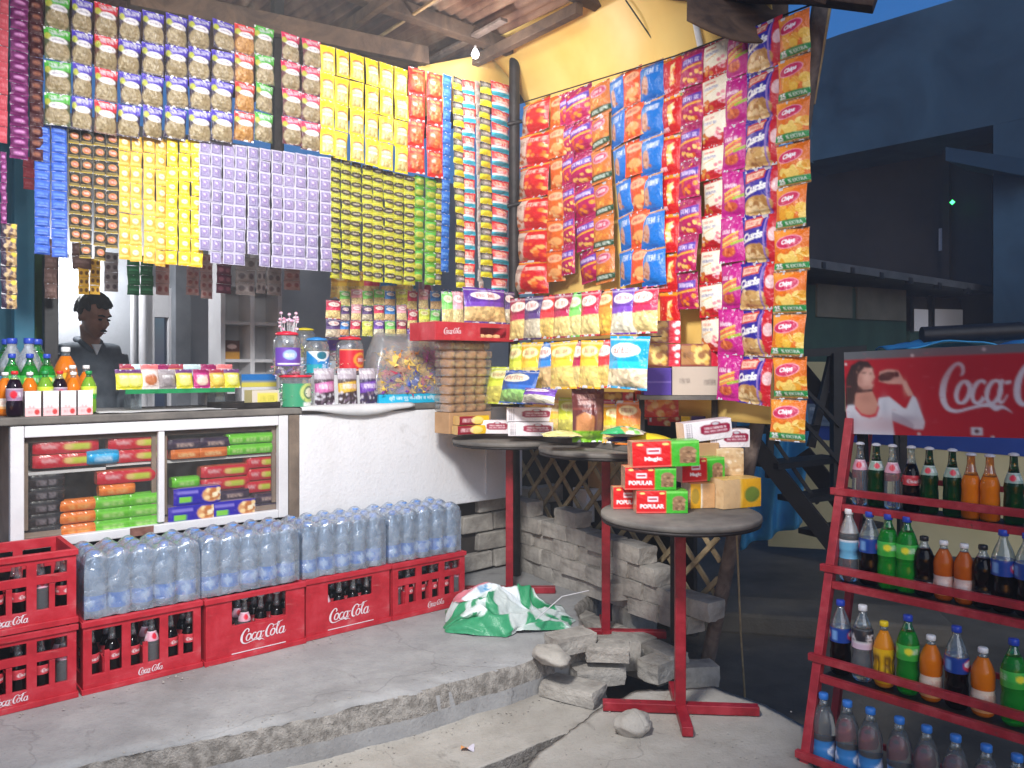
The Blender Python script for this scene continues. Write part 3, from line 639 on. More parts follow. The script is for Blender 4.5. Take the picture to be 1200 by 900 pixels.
M_TEAL = mat('teal_paint', (22, 88, 112), (34, 108, 132), .6, 3., bump=.1)
M_BROWNF = mat('brown_frame', (98, 84, 72), (132, 116, 100), .7, 7., bump=.3)
M_BLACK = mat('black_paint', (16, 16, 18), (30, 30, 32), .5, 6., bump=.1)
M_CARDB = mat('brown_cardboard', (172, 132, 92), (196, 156, 114), .9, 6., bump=.15)
M_TOP = mat('grey_board', (84, 80, 76), (124, 118, 110), .7, 5., bump=.3)
def ground_z(x, y): return .02*mnoise.noise(Vector((x*.7, y*.7, 0))) - .02
mb = MB(); mb.grid(lambda u, v: (-60+120*u, 70-78*v, 0), 2, 2, 0, False)
tag(mb.build('street', M_STREET), kind='structure')
SLZ = .226; T3H = 1.035
def slab_mesh(outline, ztop, zbot, nseg, edge, seed, rough=.03, dome=.012):
    """broken concrete slab: outline (x,y) points, ragged edge, uneven top"""
    pts = []
    n = len(outline)
    for i in range(n):
        a, b = outline[i], outline[(i+1) % n]; k = max(1, int(math.dist(a, b)/nseg))
        for j in range(k): pts.append((a[0]+(b[0]-a[0])*j/k, a[1]+(b[1]-a[1])*j/k))
    cx, cy = sum(p[0] for p in pts)/len(pts), sum(p[1] for p in pts)/len(pts)
    rings = []
    def nz(p, k, s): return mnoise.noise(Vector((p[0]*k+s, p[1]*k, s)))
    for f, dz, out_, am in [(0, zbot-ztop, .0, .4), (0, (zbot-ztop)*.6, .006, 1.), (0, (zbot-ztop)*.25, .002, 1.2), (0, -.028, -.004, 1.6), (0, -.004, -.026, 1.5), (.012, 0, 0, 1.2), (.06, 0, 0, .3), (.16, 0, 0, .1), (.4, 0, 0, 0), (.75, 0, 0, 0)]:
        ring = []
        for p in pts:
            x, y = p[0] + (cx-p[0])*f, p[1] + (cy-p[1])*f
            d = math.hypot(cx-p[0], cy-p[1]); ux, uy = (p[0]-cx)/d, (p[1]-cy)/d
            k = out_ + am*(rough*nz(p, 3.5, seed) + rough*.6*nz(p, 16, seed+3+dz*40) + rough*.5*nz(p, 45, seed+5+dz*90))
            z = ztop + dz + (dome*nz((x, y), 3, seed+8) + dome*.5*nz((x, y), 9, seed+9) + dome*.25*nz((x, y), 25, seed+4))*(1 if dz > -.03 else 0)
            ring.append((x+ux*k, y+uy*k, z))
        rings.append(ring)
    m = len(pts); v = [q for r_ in rings for q in r_] + [(cx, cy, ztop)]; f = []; grit = []
    for i in range(len(rings)-1):
        for j in range(m):
            a, b = i*m+j, i*m+(j+1) % m; f.append((a, b, b+m, a+m)); x, y, _ = rings[i][j]
            grit.append(i == 2 and nz((x, y), 6, 3) > -.25 or i == 3 or (i == 4 and nz((x, y), 4, 1) + .5*nz((x, y), 17, 2) > .05) or (i == 1 and nz((x, y), 7, 3) > .3))
    L_ = (len(rings)-1)*m
    for j in range(m): f.append((L_+j, L_+(j+1) % m, len(v)-1)); grit.append(False)
    return v, f, grit
def xy(p): return (p[0], p[1])
lipq = [(-120, 950), (137, 893), (300, 857), (412, 834), (480, 817), (600, 783), (650, 766), (690, 752)]
plo = [xy(S(-4, -.2))] + [xy(G(a, b, PLAT)) for a, b in lipq] + [xy(S(2.3, -.45)), xy(S(2.95, -.1)), xy(S(4.2, 3)), xy(S(-4, 3))]
def slab_build(name, outline, z, seed, m, rough, dome):
    v, f, grit = slab_mesh(outline, z, 0, .02, 0, seed, rough, dome); mb = MB()
    a = [q for q, g in zip(f, grit) if not g]; b = [q for q, g in zip(f, grit) if g]
    mb.v = [tuple(q) for q in v]; mb.f = a + b; mb.m = [0]*len(a) + [1]*len(b); mb.sm = [True]*len(f); mb.c = [(1, 1, 1)]*len(v)
    return tag(mb.build(name, [m, M_GRIT]), kind='structure')
slab_build('shop_platform', plo, PLAT, 2., M_CONC, .016, .005)
slo = [xy(S(-4, -1.3)), xy(G(300, 985, .19)), xy(G(470, 935, .19)), xy(G(560, 902, .19)), xy(G(640, 868, .19)), xy(G(704, 845, .19)), xy(G(716, 815, .19)), xy(S(2.2, -.6)), xy(S(-4, -.5))]
slab_build('lower_step', slo, .19, 5., M_CONC2, .014, .005)
sl3 = [xy(G(a, b, SLZ)) for a, b in ((560, 985), (628, 882), (690, 838), (745, 808), (838, 804), (900, 826), (945, 850), (960, 960), (820, 1050))]
slab_build('stone_slab', sl3, SLZ, 9., M_CONC2, .014, .004)
kb = MB(); kb.bar(Vector((1.0, 5.1, .06)), Vector((2.6, 4.75, .06)), .4, .13); tag(kb.build('road_kerb', M_STREET, bevel=.02), kind='structure')
# stones, rubble and litter
def rock(name, loc, r, seed, m, label, sx=1.3, sz=.7):
    mb = MB()
    def fn(u, v):
        a, b = u*6.28318, v*math.pi; d = Vector((math.sin(b)*math.cos(a), math.sin(b)*math.sin(a), math.cos(b)))
        k = r*(1 + .25*mnoise.noise(d*1.6 + Vector((seed, 0, 0))) + .08*mnoise.noise(d*5 + Vector((seed, 3, 0))))
        return (d.x*k*sx, d.y*k, d.z*k*sz)
    mb.grid(fn, 25, 15); o = mb.build(name, m, loc=loc, rz=seed); return tag(o, label, 'stone')
rock('loose_stone', G(742, 858, SLZ) + Vector((0, 0, .033)), .062, .6, M_CONC2, 'pale rounded stone lying on the slab beside the front table foot', 1.25, .72)
rock('loose_stone', G(640, 776, PLAT) + Vector((.02, .0, .03)), .07, 2.1, M_CONC2, 'flat broken stone at the corner of the platform edge', 1.5, .5)
rock('loose_stone', G(612, 892, .0) + Vector((0, 0, .03)), .04, 3.3, M_CONC, 'small pebble in the gap beside the slab')
mb = MB(); mb.grid(lambda u, v: ((u-.5)*.05, (v-.5)*.03, .006+.008*math.sin(u*5+v*3)), 8, 6, cols=np.array([[lin((220, 150, 90))]*3 + [lin((200, 195, 205))]*3]*4))
tag(mb.build('wrapper_scrap', CARD, loc=G(548, 878, .192), printed=True), 'small orange wrapper scrap lying on the lower step', 'wrapper')
mb = MB(); q = random.Random(5)
def pebble(x, y, z, r):
    v = [Vector(d)*r*q.uniform(.6, 1.2) + Vector((x, y, z + r*.35)) for d in [(1, 0, 0), (0, 1, 0), (-1, 0, 0), (0, -1, 0), (0, 0, .7), (0, 0, -.5)]]
    mb.add(v, [(0, 1, 4), (1, 2, 4), (2, 3, 4), (3, 0, 4), (1, 0, 5), (2, 1, 5), (3, 2, 5), (0, 3, 5)])
for i in range(110): p = G(q.uniform(20, 640), 0, PLAT) if False else S(q.uniform(-.6, 1.9), -.02 - abs(q.gauss(0, .06)), PLAT + .004); pebble(p.x, p.y, p.z, q.uniform(.002, .006))
for i in range(110):
    k = q.random(); a = G(137 + 540*k, 893 - 138*k, PLAT); pebble(a.x + q.gauss(0, .03), a.y + abs(q.gauss(0, .05)), PLAT + .002, q.uniform(.0015, .005))
for i in range(130):
    k = q.random(); a = G(330 + 370*k, 905 - 100*k, .19); pebble(a.x + q.gauss(0, .03), a.y - abs(q.gauss(0, .05)), .193, q.uniform(.0015, .006))
for i in range(60): p = G(q.uniform(640, 930), q.uniform(830, 895), SLZ + .003); pebble(p.x, p.y, p.z, q.uniform(.002, .005))
tag(mb.build('grit', M_CONC2), 'loose grit and crumbs scattered on the platform and steps', None, None, 'stuff')
def block_mesh(name, d, seed):
    v, f = [], []; mb = MB(); n = 8
    for ax in range(3):
        for sgn in (-1, 1):
            def fn(u, v, ax=ax, sgn=sgn):
                p = [0, 0, 0]; p[ax] = sgn*.5; p[(ax+1) % 3] = (u-.5); p[(ax+2) % 3] = (v-.5)
                q = Vector(p); k = max(0, (abs(p[0])+abs(p[1])+abs(p[2])) - 1.0)
                q *= 1 - .035*k
                q += Vector([mnoise.noise(Vector((p[0]*3+seed, p[1]*3, p[2]*3 + i*7))) for i in range(3)])*.045 + q*(-.05*max(0., mnoise.noise(Vector((p[0]*5+seed*2, p[1]*5, p[2]*5)))))
                return (q.x*d[0], q.y*d[1], q.z*d[2])
            mb.grid(fn, n, n, flip=(sgn < 0))
    return mb.mesh(name, M_BLOCK)
BL = [block_mesh('block', (.215, .11, .088), i*3.7) for i in range(6)]
nb = [0]
def block(p, rz, s=(1, 1, 1), label=None, tiltx=0.):
    o = link('concrete_block', BL[nb[0] % 6], None, p, rot=(tiltx, 0, rz), scale=s); nb[0] += 1
    return tag(o, label or 'dusty grey block in the loose stacked wall under the tables', 'block', 'grey blocks of the loose stacked wall' if not label else 'loose grey blocks')
for c in range(5):                  # dry stacked wall along the side wing
    n = [7, 7, 6, 5, 3][c]
    for k in range(n):
        s_ = -.05 + k*.22 + (.11 if c % 2 else 0) + rng.uniform(-.008, .008)
        if c == 4 and k == 1: continue
        p = Wp(s_, .10 + rng.uniform(-.02, .02), PLAT + .044 + c*.0895)
        block(p, WA + rng.uniform(-.07, .07), (1, rng.uniform(.9, 1.2), 1))
for c in range(2):
    for k in range(4):
        p = Wp(.55 + k*.225 + .1*c, -.09 + rng.uniform(-.02, .02), .20 + .0895*c - .04 + .0); block(p, WA + rng.uniform(-.12, .12))
for px, py, z, rz, s, lb in [(668, 762, .34, .5, (1, 1, .9), 'grey block under the back table foot on the platform corner'), (700, 800, .19, .25, (1.1, 1, .9), 'grey block lying below the platform corner'),
                             (672, 818, .19, -.55, (1.2, 1.3, .75), 'wide tan block lying on the lower step before the rubble'), (724, 782, .19, .1, (.9, 1, 1.6), 'upright grey block below the back table foot'),
                             (744, 740, .19, .4, (1, 1, 1.7), 'grey block standing behind the back table foot'), (752, 775, .19, -.3, (1., 1, .9), 'grey block in the shade between the two front tables'),
                             (776, 792, .19, .7, (1., 1.1, 1.), 'grey block behind the front red post'), (815, 802, .15, .2, (.9, 1, 1.1), 'grey block at the back corner of the slab'),
                             (765, 705, .30, .6, (.8, 1, 1.), 'grey block resting high in the rubble behind the front post'), (736, 700, .40, .1, (1, .9, 1), 'grey block topping the rubble left of the front post'),
                             (712, 772, .30, -.1, (.9, .9, .8), 'grey block stacked under the back table post')]:
    p = G(px, py, z); p.z = z + .045*s[2]; block(p, rz, s, lb, rng.uniform(-.06, .06))
# ------------------------------------------------------------------ shop counter
z_t, z_b, OF = 1.375, .858, .38
T0, T1 = st(12, OF), st(338, OF)
def SL(root): return root
case = empty('display_case', S(T0, OF, 0), TH, 'white framed glass display case built into the left counter', 'display case')
Wc = T1 - T0; dp = .42
mb = MB(); tk = .05
mb.box((tk/2, .02, (z_t+z_b)/2), (tk, .04, z_t-z_b)); mb.box((Wc-tk/2, .02, (z_t+z_b)/2), (tk, .04, z_t-z_b))
mb.box((Wc/2, .02, z_t-.025), (Wc-2*tk-.002, .038, .05)); mb.box((Wc/2, .02, z_b+.02), (Wc-2*tk-.002, .038, .04)); mid = st(190, OF) - T0
mb.box((mid, .022, (z_t+z_b)/2), (.028, .03, z_t-z_b-.094)); mb.build('frame', M_WHITEP, case, bevel=.004)
mb = MB(); mb.box((Wc/2, dp, (z_t+z_b)/2), (Wc, .02, z_t-z_b)); mb.box((.012, dp/2+.02, (z_t+z_b)/2), (.02, dp-.04, z_t-z_b)); mb.box((Wc-.012, dp/2+.02, (z_t+z_b)/2), (.02, dp-.04, z_t-z_b)); mb.box((Wc/2, dp/2+.015, z_b+.012), (Wc-.05, dp-.06, .02))
for x0, x1 in ((tk, mid-.014), (mid+.014, Wc-tk)):
    mb.box(((x0+x1)/2, .047, z_t-.062), (x1-x0, .012, .024)); mb.box(((x0+x1)/2, .047, z_b+.052), (x1-x0, .012, .024)); mb.box((x0+.01, .047, (z_t+z_b)/2), (.02, .012, z_t-z_b-.15)); mb.box((x1-.01, .047, (z_t+z_b)/2), (.02, .012, z_t-z_b-.15))
mb.build('cabinet_lining', mat('case_lining', (128, 108, 96), (156, 136, 122), .7, 6.), case)
ZSH = z_t - .20
for x0, x1, dz in ((.03, (tk+mid)/2+.05, -.008), ((tk+mid)/2+.052, mid-.012, .004), (mid+.012, Wc-.03, .0)):
    mb = MB(); mb.box(((x0+x1)/2, .21, ZSH+dz), (x1-x0, .30, .012)); mb.build('shelf', M_WHITEP, case)
GLASS = sheet_clear('case_glass', (246, 246, 244), .015, .0, .04, edge=.25)
for x0, x1 in ((tk, mid-.014), (mid+.014, Wc-tk)):
    mb = MB(); mb.box(((x0+x1)/2, .032, (z_t+z_b)/2), (x1-x0-.002, .004, z_t-z_b-.098)); mb.build('glass_pane', GLASS, case)
mb = MB(); mb.box((Wc*.42, -.0015, z_b+.02), (.10, .003, .038)); mb.build('rust_patch', mat('peeled_paint', (110, 70, 60), (140, 100, 88), .9, 30.), case)
TE = st(612, OF)
ct = empty('shop_counter', S(T0-.6, .35, z_t), TH, 'long grey counter top running over case and white panel', 'counter')
mb = MB(); mb.box(((TE-T0+.6)/2, .33, .02), (TE-T0+.6, .62, .034)); mb.build('slab', M_TOP, ct, bevel=.006)
ZC = z_t + .037                        # goods stand at this height
def paper(t0, t1, o0, o1, name, label, sag=.0, m=M_WHITEP):
    mb = MB()
    def fn(u, v):
        t = t0 + (t1-t0)*u; o = o0 + (o1-o0)*v; drop = 0
        if o < .348: drop = (.348-o)*1.0*(.35+.65*math.sin(u*3.0)**2)*1.2; o = .344
        p = S(t, o, ZC + .004 + .003*mnoise.noise(Vector((u*7, v*4, t0))) - drop); return p
    mb.grid(fn, 24, 10); o = mb.build(name, m); tag(o, label, 'paper'); md = o.modifiers.new('thick', 'SOLIDIFY'); md.thickness = .0015; return o
paper(st(350, OF), st(482, OF), .30, .6, 'paper_sheet', 'grey white paper sheet hanging over the front edge of the counter', m=mat('paper', (196, 196, 196), (214, 214, 214), .8, 5.))
paper(st(118, OF), st(280, OF), .40, .55, 'paper_sheet', 'flat white paper sheet lying along the counter before the shopkeeper', m=mat('paper', (0, 0, 0)))
pn = empty('white_counter', S(T1+.062, OF, 0), TH, 'white plastered counter front panel above the water bottles', 'counter')
w_ = TE - T1 - .06
mb = MB(); mb.box((w_/2, .03, (z_t+.80)/2), (w_, .06, z_t-.80)); mb.build('panel', M_PLASTER, pn, bevel=.006)
mb = MB(); mb.box((w_-.30, -.006, 1.1), (.008, .01, .52)); mb.build('joint_strip', M_PLASTER, pn)
mb = MB(); mb.box((0, .025, (z_t+.72)/2), (.055, .05, z_t-.72)); tag(mb.build('wooden_upright', M_BROWNF, loc=S(T1+.031, OF-.004, 0), rz=TH, bevel=.004), 'brown wooden upright between the glass case and the white panel', 'post')
mb = MB(); mb.box((0, 0, .40), (TE-T0+.3, .2, .80)); tag(mb.build('void_wall', M_DARK, loc=S((T0+TE)/2, OF+.22, 0), rz=TH), 'added dark wall standing in for the void below the counter', 'plinth')  # dark wall added where the void under the counter lies in shade
# dim brick end of the counter seen behind the first red post
mb = MB()
for c in range(4):
    for k in range(3): mb.box((k*.25+(.12 if c % 2 else 0), 0, .07+c*.118), (.235, .12, .108), jit=.006)
tag(mb.build('low_block_wall', M_BLOCK, loc=S(st(556, .5), .52, PLAT), rz=TH, bevel=.008), 'low grey block wall under the right end of the counter', 'wall')
# ------------------------------------------------------------------ shop interior
def wall(name, t0, t1, o, z0, z1, m, label, th=.08, cat='wall'):
    mb = MB(); mb.box(((t1-t0)/2, th/2, (z1-z0)/2), (t1-t0, th, z1-z0)); o_ = mb.build(name, m, loc=S(t0, o, z0), rz=TH); return tag(o_, label, cat)
OBK = 2.25; OL0 = .36; ZR = H + 1.98
tb0 = st(262, OBK)
dA, dB = st(174, OBK), st(200, OBK)
bw = empty('back_wall', S(-2.6, OBK, PLAT), TH, 'pale grey back wall of the shop behind the shopkeeper', 'wall')
mb = MB(); x0 = -2.6
mb.box(((dA+.04-x0)/2, .04, 1.45), (dA+.04-x0, .08, 2.9)); mb.box(((dB-.02-x0+4.2-x0)/2, .04, 1.45), (4.2-dB+.02, .08, 2.9)); zd = zof(372, sy(187, OBK)) - PLAT; mb.box(((dA+dB)/2+.01-x0, .04, (2.9+zd)/2), (dB-dA-.06-.002, .08, 2.9-zd)); mb.build('wall_face', M_GREYW, bw)
mb = MB(); fw = .05
mb.box((dA-x0, -.02, zd/2+.1), (fw, .05, zd+.2)); mb.box((dB-x0, -.02, zd/2+.1), (fw, .05, zd+.2)); mb.box(((dA+dB)/2-x0, -.02, zd+.10), (dB-dA-fw-.002, .05, .20)); mb.build('door_frame', M_WHITEP, bw)
mb = MB(); mb.box(((dA+dB)/2-x0, .30, zd/2), (dB-dA-.05, .02, zd)); mb.build('doorway', M_BLACK, bw)  # black panel stands in for the unlit depth of the opening
for px in (154, 166):
    mb = MB(); mb.tube([(st(px, OBK)-x0, -.04, 0), (st(px, OBK)-x0, -.04, 2.6)], .018 if px == 154 else .03); mb.build('pipe', M_WHITEP, bw)
mb = MB(); q = st(207, OBK) - x0; mb.box((q, -.08, 1.4), (.10, .12, 2.8)); mb.build('grey_pilaster', mat('grey_pilaster', (112, 116, 122), (132, 136, 142), .7), bw)
# side shelf unit at the right of the interior
OSH = 1.55
ta, tb_ = st(258, OSH), st(330, OSH)
su = empty('shelf_unit', S(ta, OSH, PLAT), TH, 'white shelf unit with small goods behind the counter', 'shelf unit')
mb = MB(); wS = tb_-ta
mb.box((wS/2, .20, 1.05), (wS, .02, 2.1)); mb.box((.015, .09, 1.05), (.03, .2, 2.1)); mb.box((wS-.2, .09, 1.05), (.03, .2, 2.1)); mb.box((wS-.015, .09, 1.05), (.03, .2, 2.1)); mb.build('carcass', M_WHITEP, su, bevel=.003)
for zz in (1.12, 1.32, 1.56, 1.80):
    mb = MB(); mb.box((wS/2, .09, zz), (wS-.06, .19, .02)); mb.build('shelf', M_WHITEP, su)
# left end of the shop: teal post, green dim board, dark post
def post_at(px, py0, py1, o, w, m, label, name='post'):
    a, b = SPX(px, py0, o), SPX(px, py1, o); mb = MB(); mb.box((0, 0, (b.z-a.z)/2), (w, w, abs(b.z-a.z))); return tag(mb.build(name, m, loc=(a.x, a.y, b.z if b.z < a.z else a.z), rz=TH, bevel=.004) if False else mb_build(mb, name, m, a, b), label, 'post')
def mb_build(mb, name, m, a, b):
    mb.v.clear(); mb.f.clear(); mb.m.clear(); mb.sm.clear(); mb.c.clear(); h = abs(a.z-b.z); mb.box((0, 0, h/2), (post_w[0], post_w[0], h)); return mb.build(name, m, loc=(a.x, a.y, min(a.z, b.z)), rz=TH, bevel=.004)
post_w = [.06]
post_w[0] = .085; post_at(27, 60, 600, 1.02, .07, M_TEAL, 'teal painted post at the left end of the shop')
post_w[0] = .06; post_at(59, 300, 600, .9, .06, M_BLACK, 'black post standing behind the green bottles')
wall('green_board', st(28, 1.1), st(56, 1.1), 1.1, PLAT, H+.75, mat('green_board', (26, 64, 40), (52, 96, 44), .7, 3.), 'dim green board in the left corner of the shop', .03, 'board')
wall('end_wall', -1.7, st(26, 1.3), 1.3, PLAT, ZR-.05, M_TEAL, 'teal end wall in the far left corner of the shop', .05)
# ------------------------------------------------------------------ posts and roof
mb = MB(); a = P(604, 52, 4.88); mb.tube([(a.x, a.y, PLAT), (a.x-.01, a.y, 1.6), (a.x-.005, a.y, a.z+.12)], .033, 12)
for zz in (1.9, 2.6, 3.1): mb.tube([(a.x-.05, a.y-.035, zz), (a.x+.04, a.y-.036, zz+.02)], .012, 6)
tag(mb.build('iron_pole', M_IRON), 'dark iron pole at the corner between counter and side wing', 'pole')
mb = MB(); a = SPX(325, 30, OL0+.06); za = zof(300, a.y); mb.box((0, 0, (ZR-za)/2), (.05, .05, ZR-za)); tag(mb.build('dark_post', M_IRON, loc=(a.x, a.y, za), rz=TH), 'dark square post between green and pink seasoning strips', 'post')
mb = MB(); mb.tube([P(962, 4, 3.62), P(946, 110, 3.62), P(918, 330, 3.66), P(893, 470, 3.72), P(824, 800, 3.95)], [.040, .036, .034, .034, .036], 12)
tag(mb.build('timber_post', mat('grey_timber', (84, 70, 62), (124, 108, 98), .8, 7., bump=.5, distort=2.)), 'leaning grey brown timber post behind the orange chips strip', 'post')
mb = MB(); mb.tube([P(972, 8, 3.6), P(953, 122, 3.62)], .010, 8); tag(mb.build('bamboo_stick', M_WOODL), 'thin yellow stick tied along the leaning timber post', 'stick')
mb = MB(); mb.tube([P(806, -20, 3.75), P(822, 60, 3.75)], .016, 8); tag(mb.build('white_rod', M_WHITEP), 'white rod in front of the yellow tarpaulin', 'rod')
# corrugated roof: ridges run into the shop
def roofz(t, o): return ZR + .012*(o) + .01*mnoise.noise(Vector((t*.8, o*.6, 2)))
m, nt, b = nodes('rusty_sheet'); co = obj_coord(nt)
nz = N(nt, 'ShaderNodeTexNoise', Scale=1.3, Detail=8., Roughness=.65); L(nt, co, nz.inputs['Vector'])
mp = N(nt, 'ShaderNodeMapping'); mp.inputs['Rotation'].default_value = (0, 0, -TH); mp.inputs['Scale'].default_value = (3.2, .35, 1); L(nt, co, mp.inputs[0])
n2 = N(nt, 'ShaderNodeTexNoise', Scale=1.7, Detail=3.); L(nt, mp.outputs[0], n2.inputs['Vector'])
mx = N(nt, 'ShaderNodeMath', operation='ADD'); L(nt, nz.outputs['Fac'], mx.inputs[0]); L(nt, n2.outputs['Fac'], mx.inputs[1])
hf = N(nt, 'ShaderNodeMath', operation='MULTIPLY'); hf.inputs[1].default_value = .5; L(nt, mx.outputs[0], hf.inputs[0])
L(nt, ramp(nt, hf.outputs[0], [(.36, (64, 42, 34)), (.46, (104, 70, 54)), (.56, (146, 112, 88)), (.66, (178, 158, 134))]), b.inputs['Base Color']); b.inputs['Roughness'].default_value = .75; b.inputs['Metallic'].default_value = .1
M_RUST = m
rf = empty('tin_roof', S(0, 0, ZR), 0, 'rusty corrugated tin roof on dark timber beams over the shop', 'roof')
for k, (ta, tb2, da, db) in enumerate([(-2.4, -.2, -.6, 2.4), (-.24, 1.15, -.62, 2.4), (1.10, 2.45, -.6, 2.4), (2.4, 3.25, -1.0, 2.4)]):
    mb = MB(); n = int((tb2-ta)/.0125)
    mb.grid(lambda u, v: S(ta+(tb2-ta)*u, db+(da-db)*v, roofz(ta+(tb2-ta)*u, db+(da-db)*v)+.013*math.sin((ta+(tb2-ta)*u)*82)+.004*k) - S(0, 0, ZR), n, 12)
    o = mb.build('tin_sheet', M_RUST, rf); md = o.modifiers.new('thick', 'SOLIDIFY'); md.thickness = .002
def beam(a, b, w, h, m, name='beam'): mb = MB(); z0 = S(0, 0, ZR); mb.bar(Vector(a)-z0, Vector(b)-z0, w, h, 0); return mb.build(name, m, rf, bevel=.004)
zb = ZR - .06
beam(S(-2.3, .10, zb), S(2.36, .22, zb), .07, .08, M_WOOD); beam(S(-2.3, .95, zb+.01), S(2.45, .95, zb+.01), .07, .08, M_WOOD); beam(S(-2.3, 1.75, zb+.02), S(2.5, 1.75, zb+.02), .07, .08, M_WOOD)
beam(S(-2.3, -.55, zb), S(2.4, -.55, zb), .07, .08, M_WOOD)
beam(SPX(150, -6, OC+.05), SPX(500, 66, OC+.05), .05, .10, M_WOOD, 'strip_rail')
for t, w in ((.15, .04), (1.35, .035), (2.18, .05)): beam(S(t, -.55, zb-.075), S(t+.1, 1.8, zb-.05), w, .06, M_WOOD, 'rafter')
beam(S(1.62, -.3, zb-.02), S(1.66, .9, zb-.02), .02, .014, M_WOODL, 'batten'); beam(S(2.05, -.1, zb-.02), S(2.1, 1.4, zb-.02), .05, .02, mat('grey_timber', (84, 70, 62)), 'batten'); beam(S(.55, -.4, zb-.02), S(.57, .9, zb-.01), .03, .014, M_WHITEP, 'batten')
# far wing roof: dark timber and sheet above the side wing
wr = empty('wing_roof', P(900, 0, 3.6), 0, 'dark timber eave over the end of the side wing', 'roof'); b0 = P(900, 0, 3.6)
def wb(a, b, w, h, m, nm): mb = MB(); mb.bar(a-b0, b-b0, w, h); return mb.build(nm, m, wr, bevel=.004)
wb(P(800, -26, 3.7), P(1026, 2, 3.35), .09, .07, M_WOOD, 'eave_beam'); wb(P(690, -10, 4.5), P(960, -14, 3.1), .12, .10, M_WOOD, 'wall_beam')
mb = MB(); 
def fn(u, v):
    p = P(806+118*u, -70 + 92*v + 20*math.sin(u*2.6)*v + (10*u*v), 3.30+.5*(1-v)); return p - b0
mb.grid(fn, 16, 10); o = mb.build('dark_flap', M_WOOD, wr); md = o.modifiers.new('thick', 'SOLIDIFY'); md.thickness = .01
# yellow tarpaulin behind the packets of the side wing
M_TARP, nt, b = nodes('yellow_tarpaulin'); co = obj_coord(nt)
nz = N(nt, 'ShaderNodeTexNoise', Scale=2.5, Detail=5.); L(nt, co, nz.inputs['Vector']); L(nt, ramp(nt, nz.outputs['Fac'], [(.3, (236, 190, 96)), (.7, (250, 216, 132))]), b.inputs['Base Color']); b.inputs['Roughness'].default_value = .5
mb = MB()
def fn(u, v):
    px = 612 + 292*u; t = wt(px, .09); bulge = .05*math.sin(u*9+v*3) + .03*math.sin(v*11+u*4)
    p = Wp(t, .11 + bulge, 0); zt = zof(66, p.y) if px <= 612 else min(H+1.99, zof(66 - 70*(px-612)/108, p.y)); zb_ = H - .25
    p.z = zb_ + (zt - zb_)*(1-v); 
    if v < .22: p += Vector((-WNX, -WNY, 0))*((.22-v)/.22)**2*.35*(1-u*.4)
    return p
mb.grid(fn, 50, 40)
def fn(u, v):
    px = 490 + 118*u; p = SPX(px, 78 - 22*u + 60*v, OC + .10 + .03*math.sin(u*8) + .04*v); return p
mb.grid(fn, 24, 8)
o = mb.build('yellow_tarpaulin', M_TARP); md = o.modifiers.new('thick', 'SOLIDIFY'); md.thickness = .002
tag(o, 'yellow tarpaulin sheet stretched behind the hanging snack packets', 'tarpaulin')
mb = MB(); mb.tube([P(733, 0, 3.98), P(778, 66, 3.98)], .004, 5); tag(mb.build('cord', M_IRON), 'thin dark cord crossing the yellow tarpaulin', 'cord')
mb = MB(); mb.tube([WPX(607, 122, -.02), WPX(790, 66, -.02), WPX(950, 6, -.02)], .004, 5); tag(mb.build('hanging_wire', M_IRON), 'wire along the top of the hanging snack packets', 'wire')
# lattice under the side wing
lt = empty('wooden_lattice', Wp(.0, .22, PLAT), WA, 'folding wooden lattice of crossed slats under the display tables', 'lattice')
la, lb_ = wt(604, .22), wt(842, .22)
for lay, sg in ((0, 1), (1, -1)):
    mb = MB(); hgt = .78; x = la - hgt
    while x < lb_ + .1:
        xa, xb = x, x + hgt; z0, z1 = .10, .88
        if sg < 0: xa, xb = xb, xa
        f0 = 0.; 
        pa, pb = Vector((xa, lay*.014, z0)), Vector((xb, lay*.014, z1))
        def clip(p, q):
            if p.x < la: p = p + (q-p)*((la-p.x)/(q.x-p.x))
            if p.x > lb_: p = p + (q-p)*((lb_-p.x)/(q.x-p.x))
            return p
        if not (max(xa, xb) <= la or min(xa, xb) >= lb_):
            pa, pb = clip(pa, pb), clip(pb, pa)
            if (pb-pa).length > .05: mb.bar(pa, pb, .010, .026, up=(0, 0, 1))
        x += .20
    mb.build('slat_layer', M_SLAT, lt)
for px, py, o, w, h, d, rz, label, m in [(718, 555, .52, .22, .26, .22, .1, 'brown cardboard box stored behind the wooden lattice', M_CARDB), (694, 590, .40, .14, .20, .2, .0, 'small white carton stored behind the wooden lattice', M_WHITEP)]:
    p = WPX(px, py, o); bx = empty('cardboard_box', (p.x, p.y, p.z-h/2), WA+rz, label, 'box'); mb = MB(); mb.box((0, 0, h/2), (w, d, h)); mb.build('carton', m, bx, bevel=.004); mb = MB(); mb.box((0, 0, h+.001), (.05, d, .002)); mb.build('tape', M_WOODL, bx)
    sb = MB(); zz = p.z-h/2-.025
    if zz > PLAT: 
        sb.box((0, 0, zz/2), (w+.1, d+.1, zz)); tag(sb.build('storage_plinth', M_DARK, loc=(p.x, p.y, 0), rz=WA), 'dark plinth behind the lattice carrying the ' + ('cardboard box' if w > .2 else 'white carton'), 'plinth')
mb = MB(); x0, x1 = wt(612, .8), wt(815, .8); mb.box(((x0+x1)/2, 0, (H-.34)/2), (x1-x0, .03, H-.34)); tag(mb.build('dark_backdrop', M_DARK, loc=Wp(0, .8, 0), rz=WA), 'added dark partition in the gloom behind the lattice', 'backdrop')  # dark board added to darken the space behind the slats
